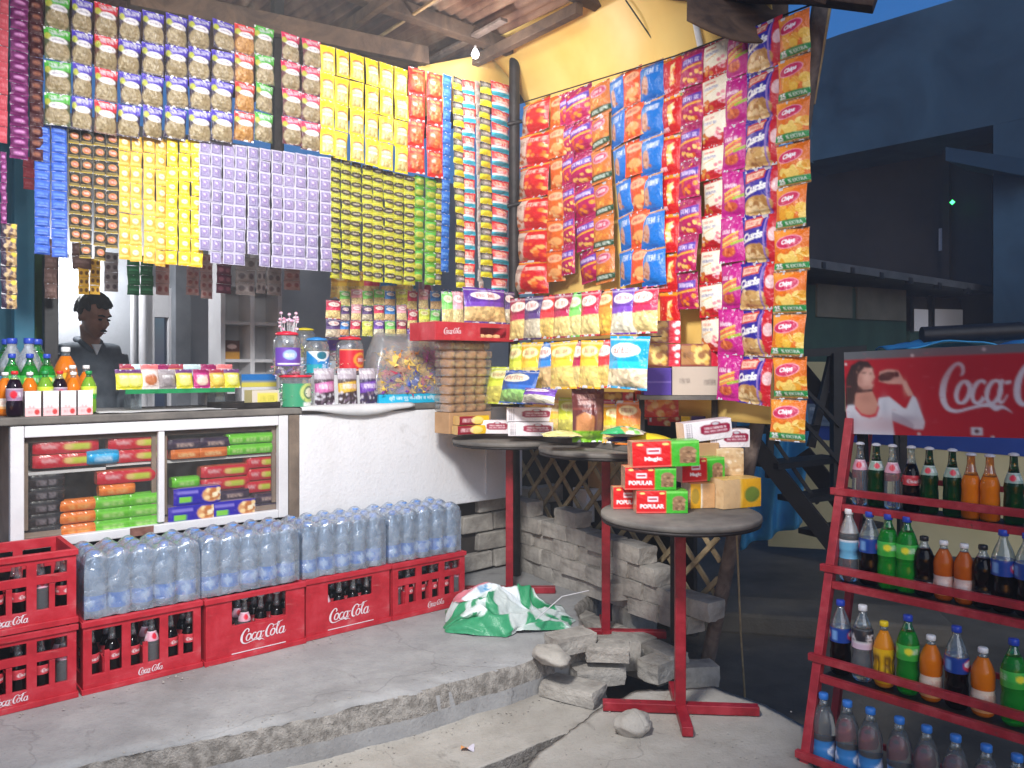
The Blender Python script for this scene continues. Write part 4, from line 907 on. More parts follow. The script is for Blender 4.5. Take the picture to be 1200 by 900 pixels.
# display bench along the wing that carries the packs
ZB = PLAT + .91
bn = empty('display_board', Wp(0, 0, 0), WA, 'narrow dark board laid across the round tables carrying snack packs', 'board')
b0t, b1t = .25, wt(800, -.05)
mb = MB(); mb.box(((b0t+b1t)/2, -.10, ZB-.017), (b1t-b0t, .26, .03)); mb.build('plank', M_TOP, bn, bevel=.004)
for x in (b1t-.05,):
    mb = MB(); mb.box((x, -.04, (ZB-.034+PLAT-.02)/2), (.04, .04, ZB-.034-PLAT+.02)); mb.build('leg', M_IRON, bn)
# round tables with red posts and cross feet
def round_table(px, Y, zb_, h, r, label, rz=0., arms=(.26, .26)):
    p = P(px, 430, Y); t = empty('round_table', (p.x, p.y, zb_), rz, label, 'table', 'round tables with red posts')
    mb = MB(); mb.lathe([(r-.006, h-.024), (r, h-.018), (r, h-.004), (r-.004, h)], 56); mb.build('table_top', M_TOP, t)
    mb = MB(); mb.lathe([(r-.004, h-.036), (r-.004, h-.0245)], 56); mb.build('rim', M_IRON, t)
    mb = MB(); mb.box((0, 0, (h-.05+.03)/2), (.042, .042, h-.08)); mb.build('post', M_RED, t, bevel=.003)
    mb = MB(); mb.box((0, 0, .018), (arms[0]*2, .042, .036)); mb.build('foot_bar', M_RED, t, bevel=.003)
    mb = MB(); mb.box((0, 0, .0185), (.042, arms[1]*2, .037)); mb.build('foot_bar', M_RED, t, bevel=.003)
    return t
round_table(597, 4.50, PLAT, ZB-.032-PLAT, .325, 'round grey table on a red post at the end of the counter', 0)
round_table(710, 4.0, .262, ZB-.032-.262, .34, 'round grey table on a red post whose cross foot rests on rubble', -.06, (.30, .24))
round_table(797, 3.2, SLZ+.004, T3H-SLZ-.004, .318, 'lower round table on a red post standing on the slab', -.08, (.31, .22))
# ------------------------------------------------------------------ bottles
def PET(h, r, k=.62): return [(r*.72, 0), (r*.92, .008), (r, .02), (r, h*.30), (r*.93, h*.34), (r*.93, h*.40), (r, h*.44), (r, h*k), (r*.93, h*(k+.06)), (r*.74, h*(k+.14)), (r*.48, h*(k+.22)), (r*.36, h*(k+.26)), (r*.34, h*.925)]
def GLS(h, r): return [(r*.85, 0), (r, .008), (r, h*.30), (r*.94, h*.42), (r, h*.52), (r*.88, h*.60), (r*.56, h*.72), (r*.42, h*.82), (r*.38, h*.95), (r*.46, h*.965)]
CAPM = {}
def capmat(c):
    k = 'cap_' + '_'.join(map(str, c))
    return mat(k, c, tuple(min(255, x+10) for x in c), .35, 20., bump=0)
def cut(prof, z0, z1):
    out = []
    for (ra, za), (rb, zb) in zip(prof, prof[1:]):
        if zb <= z0 or za >= z1: continue
        f = lambda z: ra + (rb-ra)*((z-za)/(zb-za) if zb > za else 0)
        a, b = max(za, z0), min(zb, z1)
        if not out: out.append((f(a), a))
        out.append((f(b), b))
    return out
LABF = printed('bottle_label', rough=.3, bump=.06, bscale=30.)
def bottle_proto(name, prof, h, fluid, fill, shell, cap, lab=None, lz=(.3, .55), crown=False, loc=(0, 0, 0), label='', cat='bottle', group=None, n=20):
    t = empty(name, loc, 0, label, cat, group)
    mb = MB(); mb.lathe(cut(prof, 0, h*fill), n, 0)
    up = cut(prof, h*fill+.0005, h); 
    if up: mb.lathe(up, n, 1)
    mb.build('body', [fluid, shell], t)
    if lab is not None:
        a = lab.out(); hh, ww = a.shape[:2]; z0, z1 = h*lz[0], h*lz[1]; pr = cut(prof, z0, z1); k = 14
        def rad(z):
            for (ra, za), (rb, zb) in zip(pr, pr[1:]):
                if za <= z <= zb + 1e-6: return ra + (rb-ra)*((z-za)/(zb-za) if zb > za else 0)
            return pr[-1][0]
        m2 = MB(); nu = 41
        def fn(u, v):
            z = z1 - (z1-z0)*v; q = -math.pi*1.5 + 6.283185*u; r = rad(z) + .0008
            return (r*math.cos(q), r*math.sin(q), z)
        big = np.concatenate([a, a], 1)              # the design twice round the bottle, one copy facing front
        m2.grid(fn, nu, k, 0, True, big)
        m2.build('label', LABF, t, printed=True)
    rt = prof[-1][0]
    mb = MB(); ch = .016
    if crown: mb.lathe([(rt+.002, h*.955), (rt+.003, h*.965), (rt+.001, h*.985), (rt*.5, h)], 16)
    else: mb.lathe([(rt+.002, h*.925), (rt+.003, h*.93), (rt+.003, h-.003), (rt+.001, h), (0, h)], 16)
    mb.build('cap', cap, t)
    return t
BK = {}
CLEAR = sheet_clear('clear_plastic', (225, 235, 238), .10, .10, .08, .1)
FL = {k: plastic_clear('drink_'+k, c, .1, d) for k, c, d in [('cola', (22, 10, 8), .3), ('green', (40, 190, 60), .35), ('dark_green', (18, 84, 40), .3), ('orange', (240, 130, 20), .75), ('mango', (240, 150, 30), .85),
                                                          ('clear', (232, 238, 242), .10), ('yellow', (244, 196, 30), .9), ('grape', (40, 14, 40), .4), ('lime', (150, 210, 60), .5), ('amber', (224, 110, 30), .6)]}
GSH = {k: sheet_clear('shell_'+k, c, .08, .12, .06) for k, c in [('green', (90, 210, 110)), ('dark_green', (60, 130, 80)), ('orange', (246, 190, 110)), ('clear', (232, 240, 242))]}
def lab(bg, fn): c = Cv(24, 14, bg); fn(c); return c
def L_cola(c): c.rect(0, 0, 1, .12, WH, .4).scrib(.5, .5, .6, .4, WH, 3, 5, .07); c.ell(.2, .5, .14, .3, (214, 40, 60))
def L_red(c): c.ribbon(COLA, .1, .68, .092, WH)
def L_pepsi(c): c.ell(.5, .5, .2, .36, (226, 60, 80)).ell(.5, .42, .17, .2, (230, 236, 246)); c.rect(.8, .2, .95, .8, (120, 170, 226))
def L_lime(c): c.rect(0, .6, 1, 1, (60, 170, 60)).scrib(.5, .4, .7, .3, (240, 244, 230), 4, 5, .06); c.ell(.2, .4, .12, .22, (240, 230, 60))
def L_soda(c): c.rect(0, .66, 1, 1, (214, 190, 206)).text('SODA', .5, .38, .34, WH, .8, .05); c.rect(0, .6, 1, .66, (240, 240, 240))
def L_mango(c): c.text('FROOTI', .5, .5, .62, (120, 84, 20), .86, .05)
def L_white(c): c.scrib(.5, .4, .7, .3, (200, 120, 90), 5, 5, .05).rect(0, .7, 1, 1, (236, 180, 120))
def L_water(c): c.poly([(.2, .5), (.5, .1), (.85, .5), (.5, .9)], (236, 240, 246)); c.scrib(.5, .5, .4, .2, (60, 120, 190), 2, 5, .04)
def L_clear(c): c.rect(0, .0, 1, .12, WH).scrib(.5, .62, .6, .3, (30, 60, 140), 6, 5, .07)
BLUEC, WHC, REDC, GRC, YLC = (36, 66, 176), (232, 232, 232), (206, 30, 36), (30, 140, 70), (240, 206, 30)
SPEC = {
 'cola pet': dict(prof=PET(.265, .036), h=.265, fluid=FL['cola'], fill=.56, shell=CLEAR, cap=capmat(BLUEC), lab=lab((26, 66, 150), L_pepsi), lz=(.45, .64)),
 'soda pet': dict(prof=PET(.265, .036), h=.265, fluid=FL['clear'], fill=.70, shell=CLEAR, cap=capmat(WHC), lab=lab((46, 46, 52), L_soda), lz=(.44, .68)),
 'blue soda pet': dict(prof=PET(.265, .036), h=.265, fluid=FL['clear'], fill=.66, shell=sheet_clear('frosted', (236, 236, 232), .4, .1), cap=capmat(WHC), lab=lab((110, 180, 214), L_clear), lz=(.32, .58)),
 'mango pet': dict(prof=PET(.225, .034, .60), h=.225, fluid=FL['mango'], fill=.86, shell=CLEAR, cap=capmat(YLC), lab=lab((236, 186, 24), L_mango), lz=(.08, .60)),
 'lime pet': dict(prof=PET(.265, .036), h=.265, fluid=FL['green'], fill=.80, shell=GSH['green'], cap=capmat(BLUEC), lab=lab((70, 190, 80), L_lime), lz=(.45, .64)),
 'orange pet': dict(prof=PET(.215, .035, .62), h=.215, fluid=FL['orange'], fill=.86, shell=CLEAR, cap=capmat(WHC), lab=lab((236, 214, 190), L_white), lz=(.08, .40)),
 'amber pet': dict(prof=PET(.20, .032, .62), h=.20, fluid=FL['amber'], fill=.86, shell=CLEAR, cap=capmat(WHC), lab=lab((222, 200, 190), L_white), lz=(.10, .42)),
 'dark pet': dict(prof=PET(.205, .033), h=.205, fluid=FL['cola'], fill=.8, shell=CLEAR, cap=capmat((30, 30, 34)), lab=lab((30, 26, 28), lambda c: c.text('FIZZ', .5, .5, .5, WH, .8, .05) if False else c.scrib(.5, .5, .7, .5, WH, 8, 4, .08)), lz=(.10, .30)),
 'water pet': dict(prof=PET(.27, .039), h=.27, fluid=FL['clear'], fill=.84, shell=CLEAR, cap=capmat((50, 120, 206)), lab=lab((56, 130, 196), L_water), lz=(.16, .42)),
 'big green pet': dict(prof=PET(.335, .054), h=.335, fluid=FL['green'], fill=.80, shell=GSH['green'], cap=capmat(BLUEC), lab=lab((70, 170, 90), L_lime), lz=(.42, .6)),
 'big clear pet': dict(prof=PET(.335, .054), h=.335, fluid=FL['clear'], fill=.55, shell=sheet_clear('milky', (232, 236, 240), .35, .1), cap=capmat(BLUEC), lab=lab((90, 150, 206), L_water), lz=(.3, .5)),
 'big orange pet': dict(prof=PET(.30, .05), h=.30, fluid=FL['orange'], fill=.86, shell=CLEAR, cap=capmat(WHC), lab=lab((240, 190, 40), L_white), lz=(.42, .6)),
 'small cola pet': dict(prof=PET(.19, .031), h=.19, fluid=FL['grape'], fill=.82, shell=CLEAR, cap=capmat(REDC), lab=lab((160, 130, 160), L_cola), lz=(.35, .62)),
 'small lime pet': dict(prof=PET(.19, .031), h=.19, fluid=FL['lime'], fill=.85, shell=GSH['green'], cap=capmat(GRC), lab=lab((196, 222, 60), L_lime), lz=(.35, .64)),
 'small orange pet': dict(prof=PET(.185, .031), h=.185, fluid=FL['orange'], fill=.86, shell=CLEAR, cap=capmat(WHC), lab=lab((236, 226, 214), L_white), lz=(.15, .4)),
 'cola glass': dict(prof=GLS(.235, .029), h=.235, fluid=FL['cola'], fill=.72, shell=GSH['clear'], cap=capmat((190, 190, 196)), lab=lab((196, 60, 70), L_red), lz=(.40, .55), crown=True),
 'pale glass': dict(prof=GLS(.235, .029), h=.235, fluid=FL['clear'], fill=.72, shell=GSH['clear'], cap=capmat((190, 190, 196)), lab=lab((214, 160, 176), L_cola), lz=(.56, .72), crown=True),
 'green glass': dict(prof=GLS(.235, .030), h=.235, fluid=FL['dark_green'], fill=.74, shell=GSH['dark_green'], cap=capmat((190, 190, 196)), lab=lab((150, 176, 160), L_cola), lz=(.58, .72), crown=True),
 'orange glass': dict(prof=GLS(.225, .031), h=.225, fluid=FL['orange'], fill=.66, shell=GSH['orange'], cap=capmat((190, 190, 196)), crown=True),
}
def bottle(kind, loc, label, group=None, rz=None):
    rz = rng.uniform(-.4, .4) if rz is None else rz
    nm = 'glass_bottle' if kind.endswith('glass') else 'drink_bottle' if 'water' not in kind else 'water_bottle'
    if kind not in BK: BK[kind] = bottle_proto(nm, **SPEC[kind], loc=loc, label=label, group=group); BK[kind].rotation_euler = (0, 0, rz); return BK[kind]
    o = dup(BK[kind], loc, rz, label)
    if group: o['group'] = group
    elif 'group' in o: del o['group']
    return o
# ------------------------------------------------------------------ crates
CL, CW, CH, CT = .452, .315, .286, .014
def holed(mb, o, du, dv, nrm, w, h, holes, t):
    """plate of width w (along du), height h (along dv) with rectangular holes, thickness t along nrm"""
    o, du, dv, nrm = Vector(o), Vector(du), Vector(dv), Vector(nrm)
    us = sorted({0., 1.} | {x for q in holes for x in (q[0], q[2])}); vs = sorted({0., 1.} | {x for q in holes for x in (q[1], q[3])})
    solid = [[not any(q[0] <= (us[i]+us[i+1])/2 <= q[2] and q[1] <= (vs[j]+vs[j+1])/2 <= q[3] for q in holes) for j in range(len(vs)-1)] for i in range(len(us)-1)]
    def pt_(i, j, k): return o + du*(us[i]*w) + dv*(vs[j]*h) + nrm*(t*k)
    def sld(i, j): return 0 <= i < len(us)-1 and 0 <= j < len(vs)-1 and solid[i][j]
    idx = {}; V = []
    def vid(i, j, k):
        if (i, j, k) not in idx: idx[(i, j, k)] = len(V); V.append(pt_(i, j, k))
        return idx[(i, j, k)]
    Fc = []
    for i in range(len(us)-1):
        for j in range(len(vs)-1):
            if not solid[i][j]: continue
            Fc.append((vid(i, j, 0), vid(i+1, j, 0), vid(i+1, j+1, 0), vid(i, j+1, 0))); Fc.append((vid(i, j, 1), vid(i, j+1, 1), vid(i+1, j+1, 1), vid(i+1, j, 1)))
            for di, dj, e in ((-1, 0, ((i, j), (i, j+1))), (1, 0, ((i+1, j+1), (i+1, j))), (0, -1, ((i+1, j), (i, j))), (0, 1, ((i, j+1), (i+1, j+1)))):
                if not sld(i+di, j+dj): a, b = e; Fc.append((vid(*a, 0), vid(*b, 0), vid(*b, 1), vid(*a, 1)))
    mb.add(V, Fc)
def fing(x0, x1, ya, yb, top): # a window whose lower half is split by a finger
    c = (x0+x1)/2; return [(x0, top, x1, yb), (x0, ya, c-.022, top), (c+.022, ya, x1, top)]
HOLES = {
 'tall': sum([fing(x0, x1, .25, .86, .55) for x0, x1 in ((.07, .31), (.385, .63), (.705, .93))], []),
 'double': sum([[(x0, .70, x1, .86)] + fing(x0, x1, .25, .585, .58) for x0, x1 in ((.07, .31), (.385, .63), (.705, .93))], []),
 'slot': [(.25, .55, .78, .86)], 'open': [(.25, .52, .80, .92)] }
LOGO = mat('white_print', (214, 200, 204), (232, 222, 226), .5, 30.)
M_CRATE, nt, b = nodes('scuffed_red_plastic'); co = obj_coord(nt)
n1 = N(nt, 'ShaderNodeTexNoise', Scale=7., Detail=8., Roughness=.7); L(nt, co, n1.inputs['Vector'])
mp = N(nt, 'ShaderNodeMapping'); mp.inputs['Scale'].default_value = (6, 40, 46); mp.inputs['Rotation'].default_value = (0, .35, 0); L(nt, co, mp.inputs[0])
n2 = N(nt, 'ShaderNodeTexNoise', Scale=1.6, Detail=6., Roughness=.6); L(nt, mp.outputs[0], n2.inputs['Vector'])
c1 = ramp(nt, n1.outputs['Fac'], [(.30, (150, 22, 34)), (.48, (182, 30, 44)), (.60, (192, 50, 62)), (.72, (196, 96, 98))])
mx = N(nt, 'ShaderNodeMix', data_type='RGBA'); c2 = ramp(nt, n2.outputs['Fac'], [(.60, (0, 0, 0)), (.72, (150, 150, 150))]); L(nt, c2, mx.inputs[0]); L(nt, c1, mx.inputs[6]); mx.inputs[7].default_value = lin4((214, 140, 134)); L(nt, mx.outputs[2], b.inputs['Base Color']); b.inputs['Roughness'].default_value = .5
CRM = {}
def crate_mesh(kind):
    mb = MB(); hs = HOLES[kind]
    holed(mb, (0, 0, 0), (1, 0, 0), (0, 0, 1), (0, 1, 0), CL, CH, hs, CT)
    holed(mb, (0, CW-CT, 0), (1, 0, 0), (0, 0, 1), (0, 1, 0), CL, CH, hs, CT)
    hb = [(.12, .25, .44, .60), (.56, .25, .88, .60), (.25, .70, .75, .86)] if kind in ('tall', 'double') else [(.25, .68, .75, .86)]
    for x in (0, CL-CT): holed(mb, (x, CT+.0005, 0), (0, 1, 0), (0, 0, 1), (1, 0, 0), CW-2*CT-.001, CH, hb, CT)
    mb.box((CL/2, CW/2, .012), (CL-2*CT-.001, CW-2*CT-.002, .012))
    for i in range(1, 6): mb.box((CL*i/6, CW/2, .075), (.004, CW-2*CT-.002, .11))
    for j in range(1, 4): mb.box((CL/2, CW*j/4, .072), (CL-2*CT-.002, .004, .10))
    # proud rims
    for z, h in ((CH-.012, .022), (.012, .022)):
        for y in (-.004, CW+.004-.004): mb.box((CL/2, y if y < 0 else CW, z), (CL+.012, .008, h))
        for x in (-.004, CL+.004): mb.box((x, CW/2, z), (.006, CW-.006, h-.002))
    return mb.mesh('crate_body', M_CRATE)
def crate(kind, t, o, z, label, wlogo, cz, cx=.5, rz=0.):
    if kind not in CRM: CRM[kind] = crate_mesh(kind)
    c = empty('drinks_crate', S(t, o, z), TH+rz, label, 'crate', 'red drinks crates in front of the counter')
    link('crate_body', CRM[kind], c, bevel=.003)
    cola_mesh(0, wlogo*CL, -.0018, CL*cx, CH*cz).build('lettering', LOGO, c)
    if kind in ('slot', 'open'):
        mb = MB(); mb.box((CL*.52, -.0012, CH*.10), (CL*.55, .0016, .004)); mb.build('printed_line', LOGO, c)
    return c
CR_L = [('double', -.475, 0, PLAT, 'lower red crate of the two stacked at the left edge', .26, .16, .52), ('double', -.475, .0, PLAT+CH+.004, 'upper red crate of the two stacked at the left edge', .26, .16, .52),
        ('tall', .0, 0, PLAT, 'red crate with three tall windows right of the stacked pair', .22, .15, .55), ('open', .468, .0, PLAT, 'red crate with a wide open slot below its rim and white script', .48, .33, .56),
        ('slot', .936, .0, PLAT, 'red crate with one wide slot above large white script', .50, .32, .50), ('double', 1.404, .0, PLAT, 'red crate with two rows of windows at the right end of the row', .24, .14, .58)]
for i, (kd, t, o, z, lb, wl, cz, cx) in enumerate(CR_L):
    crate(kd, t, o + [.0, .003, .0, -.012, .006, .0][i], z, lb, wl, cz, cx)
    where = ['lower left crate', 'upper left crate', 'red crate with three tall windows', 'red crate with the wide open slot', 'red crate with large white script', 'rightmost red crate'][i]
    rows = [(j, k) for j in range(2) for k in range(6)]
    for j, k in rows:
        if i == 1 and j == 0 and k in (0, 1, 2): pass
        p = S(t + CL*(k+.5)/6, o + CW*(j+.5)/4, z + .019)
        bottle('cola glass' if (k+i) % 5 else 'pale glass', p, 'dark glass drink bottle standing inside the ' + where if (k+i) % 5 else 'pale glass drink bottle standing inside the ' + where, 'bottles inside the ' + where)
# ------------------------------------------------------------------ shrink wrapped water packs on the crates
WR = sheet_clear('shrink_wrap', (222, 236, 252), .26, .14, .13, .7, 22.)
WATER = plastic_clear('bottled_water', (206, 230, 248), .10, .32)
PL, PW_, PH, NB = .442, .285, .262, 5
pb = MB(); pr = PET(.255, .0425, .60); pb.lathe(pr, 18); PBODY = pb.mesh('water_bottle', WATER)
pc = MB(); pc.lathe([(.017, .234), (.0185, .236), (.0185, .252), (.016, .2555), (0, .2555)], 14); PCAP = pc.mesh('cap', capmat((50, 130, 214)))
c = Cv(40, 12, (44, 124, 202)); 
for x in (.1, .35, .6, .85): c.poly([(x-.09, .5), (x, .08), (x+.09, .5), (x, .92)], (228, 236, 244)); c.scrib(x, .5, .09, .2, (60, 120, 190), int(x*9), 4, .012)
la_ = c.out(); pl = MB(); pl.grid(lambda u, v: (.0432*math.cos(6.2832*u), .0432*math.sin(6.2832*u), .085-.06*v), 33, 6, cols=la_); PLAB = pl.mesh('label', LABF, True)
def wrap_mesh(seed):
    def sc(u): return (1-abs(math.sin(NB*math.pi*u)))
    mb = MB()
    def fn(u, v):
        u_ = u; x = -.004 + (PL+.008)*u_; s = sc(u_); d = .012*s
        n = .004*mnoise.noise(Vector((u*14, v*10, seed)))
        if v < .42: q = v/.42; y = -.005 + d*.7; z = .232*q
        elif v < .58: q = (v-.42)/.16; a = q*math.pi/2; y = .045 - (.05-d*.7)*math.cos(a) ; z = .232 + (.034-.028*s)*math.sin(a)
        elif v < .8: q = (v-.58)/.22; y = .045 + (PW_-.09)*q; z = .266 - .028*s - .022*(1-abs(math.sin(3*math.pi*(q*.67+.165))))
        else: q = (v-.8)/.2; a = q*math.pi/2; y = PW_-.045 + .05*math.sin(a); z = (.266-.028*s)*math.cos(a)
        e = min(u, 1-u)
        return (x, y + n, z + n - (.05 if e == 0 else 0)*(z > .2))
    mb.grid(fn, 71, 40)
    for x in (-.004, PL+.004): mb.grid(lambda u, v: (x, .0 + PW_*u, .215*v*(1-.0*u)), 8, 8)
    return mb.mesh('shrink_wrap', WR)
for i, (t, lb) in enumerate([(.01, 'leftmost shrink wrapped pack of water bottles beside the stacked crates'), (.462, 'second shrink wrapped water pack from the left under the glass case'), (.925, 'third shrink wrapped water pack standing on the crate with large script'), (1.39, 'rightmost shrink wrapped pack of water bottles')]):
    pk = empty('water_pack', S(t, .012, PLAT+CH+.003), TH + rng.uniform(-.015, .015), lb, 'water pack', 'packs of water bottles on the crates')
    for j in range(3):
        for k in range(NB):
            o = D.objects.new('water_bottle', PBODY); COL.objects.link(o); o.parent = pk; o.location = (PL*(k+.5)/NB, .047+.088*j, .001); o.rotation_euler = (0, 0, rng.uniform(0, 6))
            q = D.objects.new('cap', PCAP); COL.objects.link(q); q.parent = o
            if j == 0 or k == NB-1: q = D.objects.new('label', PLAB); COL.objects.link(q); q.parent = o
    link('shrink_wrap', wrap_mesh(i*5.1), pk)
# ------------------------------------------------------------------ printed boxes and film packs
def pbox(name, d, front, top=None, end=None, rnd=0., puff=0., m=None, seed=0, taper=0., n=None):
    """d = (width, depth, height); front towards -y, standing on z = 0"""
    w, dp, h = d; mb = MB()
    fa = front.out(); mean = fa.mean((0, 1)); ta = top.out() if top is not None else None; ea = end.out() if end is not None else None
    def warp(p):
        x, y, z = p
        if rnd:
            r = math.hypot(y, z)
            if r > 1e-6: k = max(abs(y), abs(z))/r; y, z = y*(1-rnd+rnd*k), z*(1-rnd+rnd*k)
        if taper:
            e = max(0., (abs(x)-.5+.12)/.12); y *= 1-taper*e*e; z *= 1-taper*.4*e*e
        if puff:
            k = (1-(2*x)**4)
            y += math.copysign(puff*max(0, k)*max(0, 1-(2*z)**4)*(abs(y) > .3), y); z += math.copysign(puff*max(0, k)*max(0, 1-(2*y)**4)*(abs(z) > .3), z)
            nn = .35*puff*mnoise.noise(Vector((x*6+seed, y*5, z*5))); y += nn; z += nn*.5
        return (x*w, y*dp, (z+.5)*h)
    nu, nv = fa.shape[1], fa.shape[0]
    mb.grid(lambda u, v: warp((u-.5, -.5, .5-v)), nu, nv, 0, bool(puff or rnd), fa)
    mb.grid(lambda u, v: warp((u-.5, .5, .5-v)), nu, 7, 0, True, np.ones((2, 2, 3))*mean, flip=True)
    mb.grid(lambda u, v: warp((u-.5, .5-v, .5)), nu, 14, 0, bool(puff or rnd), ta if ta is not None else np.ones((2, 2, 3))*mean)
    mb.grid(lambda u, v: warp((u-.5, .5-v, -.5)), nu, 4, 0, True, np.ones((2, 2, 3))*mean, flip=True)
    for x, fl in ((-.5, False), (.5, True)):
        mb.grid(lambda u, v: warp((x, .5-u if not fl else .5-u, .5-v)), 12, 12, 0, bool(rnd), ea if ea is not None else np.ones((2, 2, 3))*mean, flip=fl)
    return mb.mesh(name, m or FILM, True)
BX = {}
def put(name, key, loc, rz, label, cat, group=None, tilt=(0, 0), s=1.):
    o = link(name, BX[key], None, loc, rot=(tilt[0], tilt[1], rz))
    if s != 1.: o.scale = (s, s, s) if not isinstance(s, tuple) else s
    return tag(o, label, cat, group)
def cv_red(): c = Cv(30, 12, (204, 20, 44)); c.scrib(.26, .45, .22, .3, (246, 220, 226), 4, 4, .03).rect(.52, .3, .84, .72, (196, 206, 70)); c.ell(.52, .5, .07, .2, (228, 196, 120)); return c
def cv_plain(bg, mk, seed=0): c = Cv(22, 10, bg); c.rect(0, .3, 1, .42, tuple(min(255, x+25) for x in bg)).scrib(.5, .6, .5, .3, mk, seed, 5, .03); return c
def cv_blue(): c = Cv(34, 18, (48, 40, 150)); c.ell(.78, .5, .2, .38, (206, 150, 100)).specks(.62, .2, .95, .8, 20, .05, [(236, 206, 150), (180, 110, 60), (240, 226, 190)], 2); c.rect(.12, .5, .36, .8, (120, 190, 70)).rect(.08, .18, .5, .36, (120, 110, 190)); return c
BX['red biscuit'] = pbox('biscuit_pack', (.255, .085, .062), cv_red(), rnd=.45, puff=.03, taper=.25)
BX['orange roll'] = pbox('biscuit_pack', (.15, .07, .055), cv_plain((232, 122, 36), (250, 200, 120), 1), rnd=.7, taper=.3)
BX['green roll'] = pbox('biscuit_pack', (.16, .07, .058), cv_plain((104, 196, 40), (210, 240, 160), 2), rnd=.6, taper=.3)
BX['black pack'] = pbox('biscuit_pack', (.14, .09, .058), cv_plain((30, 24, 28), (170, 160, 170), 3), rnd=.3, puff=.02, taper=.2)
BX['blue pack'] = pbox('biscuit_pack', (.22, .10, .085), cv_blue(), rnd=.2, puff=.03, taper=.15)
BX['cocoa pack'] = pbox('biscuit_pack', (.15, .07, .05), cv_plain((52, 34, 60), (230, 200, 190), 5), rnd=.4, taper=.2)
BX['amber pack'] = pbox('biscuit_pack', (.14, .07, .05), cv_plain((214, 110, 40), (250, 220, 160), 6), rnd=.4, taper=.2)
BX['cyan roll'] = pbox('biscuit_pack', (.13, .08, .07), cv_plain((20, 150, 206), (220, 240, 250), 7), rnd=.9, taper=.2)
CASE = 'biscuit packs inside the glass display case'
def incase(key, px0, py, o, label, z=None, rz=0., s=1.):
    o -= .05
    p = S(st(px0, o), o); zz = zof(py, p.y) if z is None else z
    put('biscuit_pack', key, (p.x, p.y, zz), TH + rz, label, 'biscuit pack', CASE, s=s)
ZT, ZF = ZSH + .009, z_b + .026
for px, r_, w in [(76, 0, ''), (76, 1, ''), (160, 0, ''), (160, 1, '')]:
    incase('red biscuit', px, 0, .52, '%s red biscuit pack in the %s pile on the upper left case shelf' % (['lower', 'upper'][r_], 'left' if px < 100 else 'right'), ZT + .060*r_)
incase('cyan roll', 119, 0, .50, 'bright blue pack between red biscuit packs on the upper case shelf', ZT)
for i in range(5): incase('black pack', 52, 0, .52, '%s black pack from the bottom of the stack at the left of the case' % ORD[i], ZF + .055*i, rng.uniform(-.05, .05))
for i in range(3): incase('orange roll', 91, 0, .50, '%s orange biscuit roll from the bottom beside the black packs' % ORD[i], ZF + .053*i)
for j, px in enumerate((130, 168)):
    for i in range(3): incase('green roll', px, 0, .50, '%s bright green biscuit roll from the bottom in the %s pile' % (ORD[i], ['left', 'right'][j]), ZF + .052*i)
incase('orange roll', 136, 0, .50, 'orange biscuit roll lying across the bright green rolls', ZF + .158); incase('red biscuit', 148, 0, .51, 'red biscuit pack lying on top of the orange and green rolls', ZF + .210)
for k, (px, ky, r_, lb) in enumerate([(216, 'amber pack', 0, 'left amber pack on the upper right case shelf'), (247, 'amber pack', 0, 'right amber pack on the upper right case shelf'), (214, 'cocoa pack', 1, 'dark cocoa pack on the left amber pack'), (250, 'cocoa pack', 1, 'dark cocoa pack on the right amber pack')]): incase(ky, px, 0, .50, lb, ZT + .047*r_)
for j, px in enumerate((275, 291, 307)):
    for i in range(2): incase('green roll', px, 0, .50, '%s green pack in the %s pile on the upper right shelf' % (['lower', 'upper'][i], ['left', 'middle', 'right'][j]), ZT + .053*i, s=(.6, 1, .95))
for k, (px, i) in enumerate([(222, 0), (270, 0), (228, 1)]): incase('blue pack', px, 0, .50, ['lower left', 'lower right', 'upper'][k] + ' blue biscuit pack with cookie picture in the right bay', ZF + .082*i)
incase('cocoa pack', 312, 0, .51, 'lower dark pack at the right end of the case floor', ZF); incase('cocoa pack', 312, 0, .51, 'upper dark pack at the right end of the case floor', ZF+.049)
incase('cocoa pack', 272, 0, .51, 'dark pack lying on the lower right blue pack', ZF+.083); incase('green roll', 216, 0, .50, 'short green pack lying on the blue biscuit pack', ZF+.165, s=(.8, 1, .9))
for k, (px, z_) in enumerate([(262, .132), (262, .194), (300, .10), (304, .162), (304, .224), (306, .286)]): incase('red biscuit', px, 0, .54, '%s red biscuit pack of the leaning pile in the right bay' % ORD[k], ZF + z_, s=(.95 if px < 290 else .62, 1, .98))
# ------------------------------------------------------------------ things on the counter, left end
for i, px in enumerate((37.5, 58.5, 79, 98.5)):
    if i == 0:
        c = Cv(18, 26, (232, 230, 230)); c.rect(0, .66, 1, 1, (240, 190, 190)); c.ell(.74, .82, .16, .11, (196, 60, 60)).scrib(.4, .62, .5, .12, (150, 70, 70), 3, 5, .04).scrib(.5, .25, .4, .07, (150, 160, 180), 6, 5, .03).scrib(.35, .82, .3, .08, (206, 80, 90), 2, 4, .04)
        BX['carton'] = pbox('juice_carton', (.057, .05, .105), c, m=CARD, end=Cv(4, 4, (214, 206, 204)), top=Cv(4, 4, (236, 234, 232)))
    put('juice_carton', 'carton', S(st(px, .42), .42, ZC+.001), TH, '%s small white and pink juice carton from the left in front of the bottles' % ORD[i], 'carton', 'white juice cartons on the counter')
BG = 'drink bottles crowded at the left end of the counter'
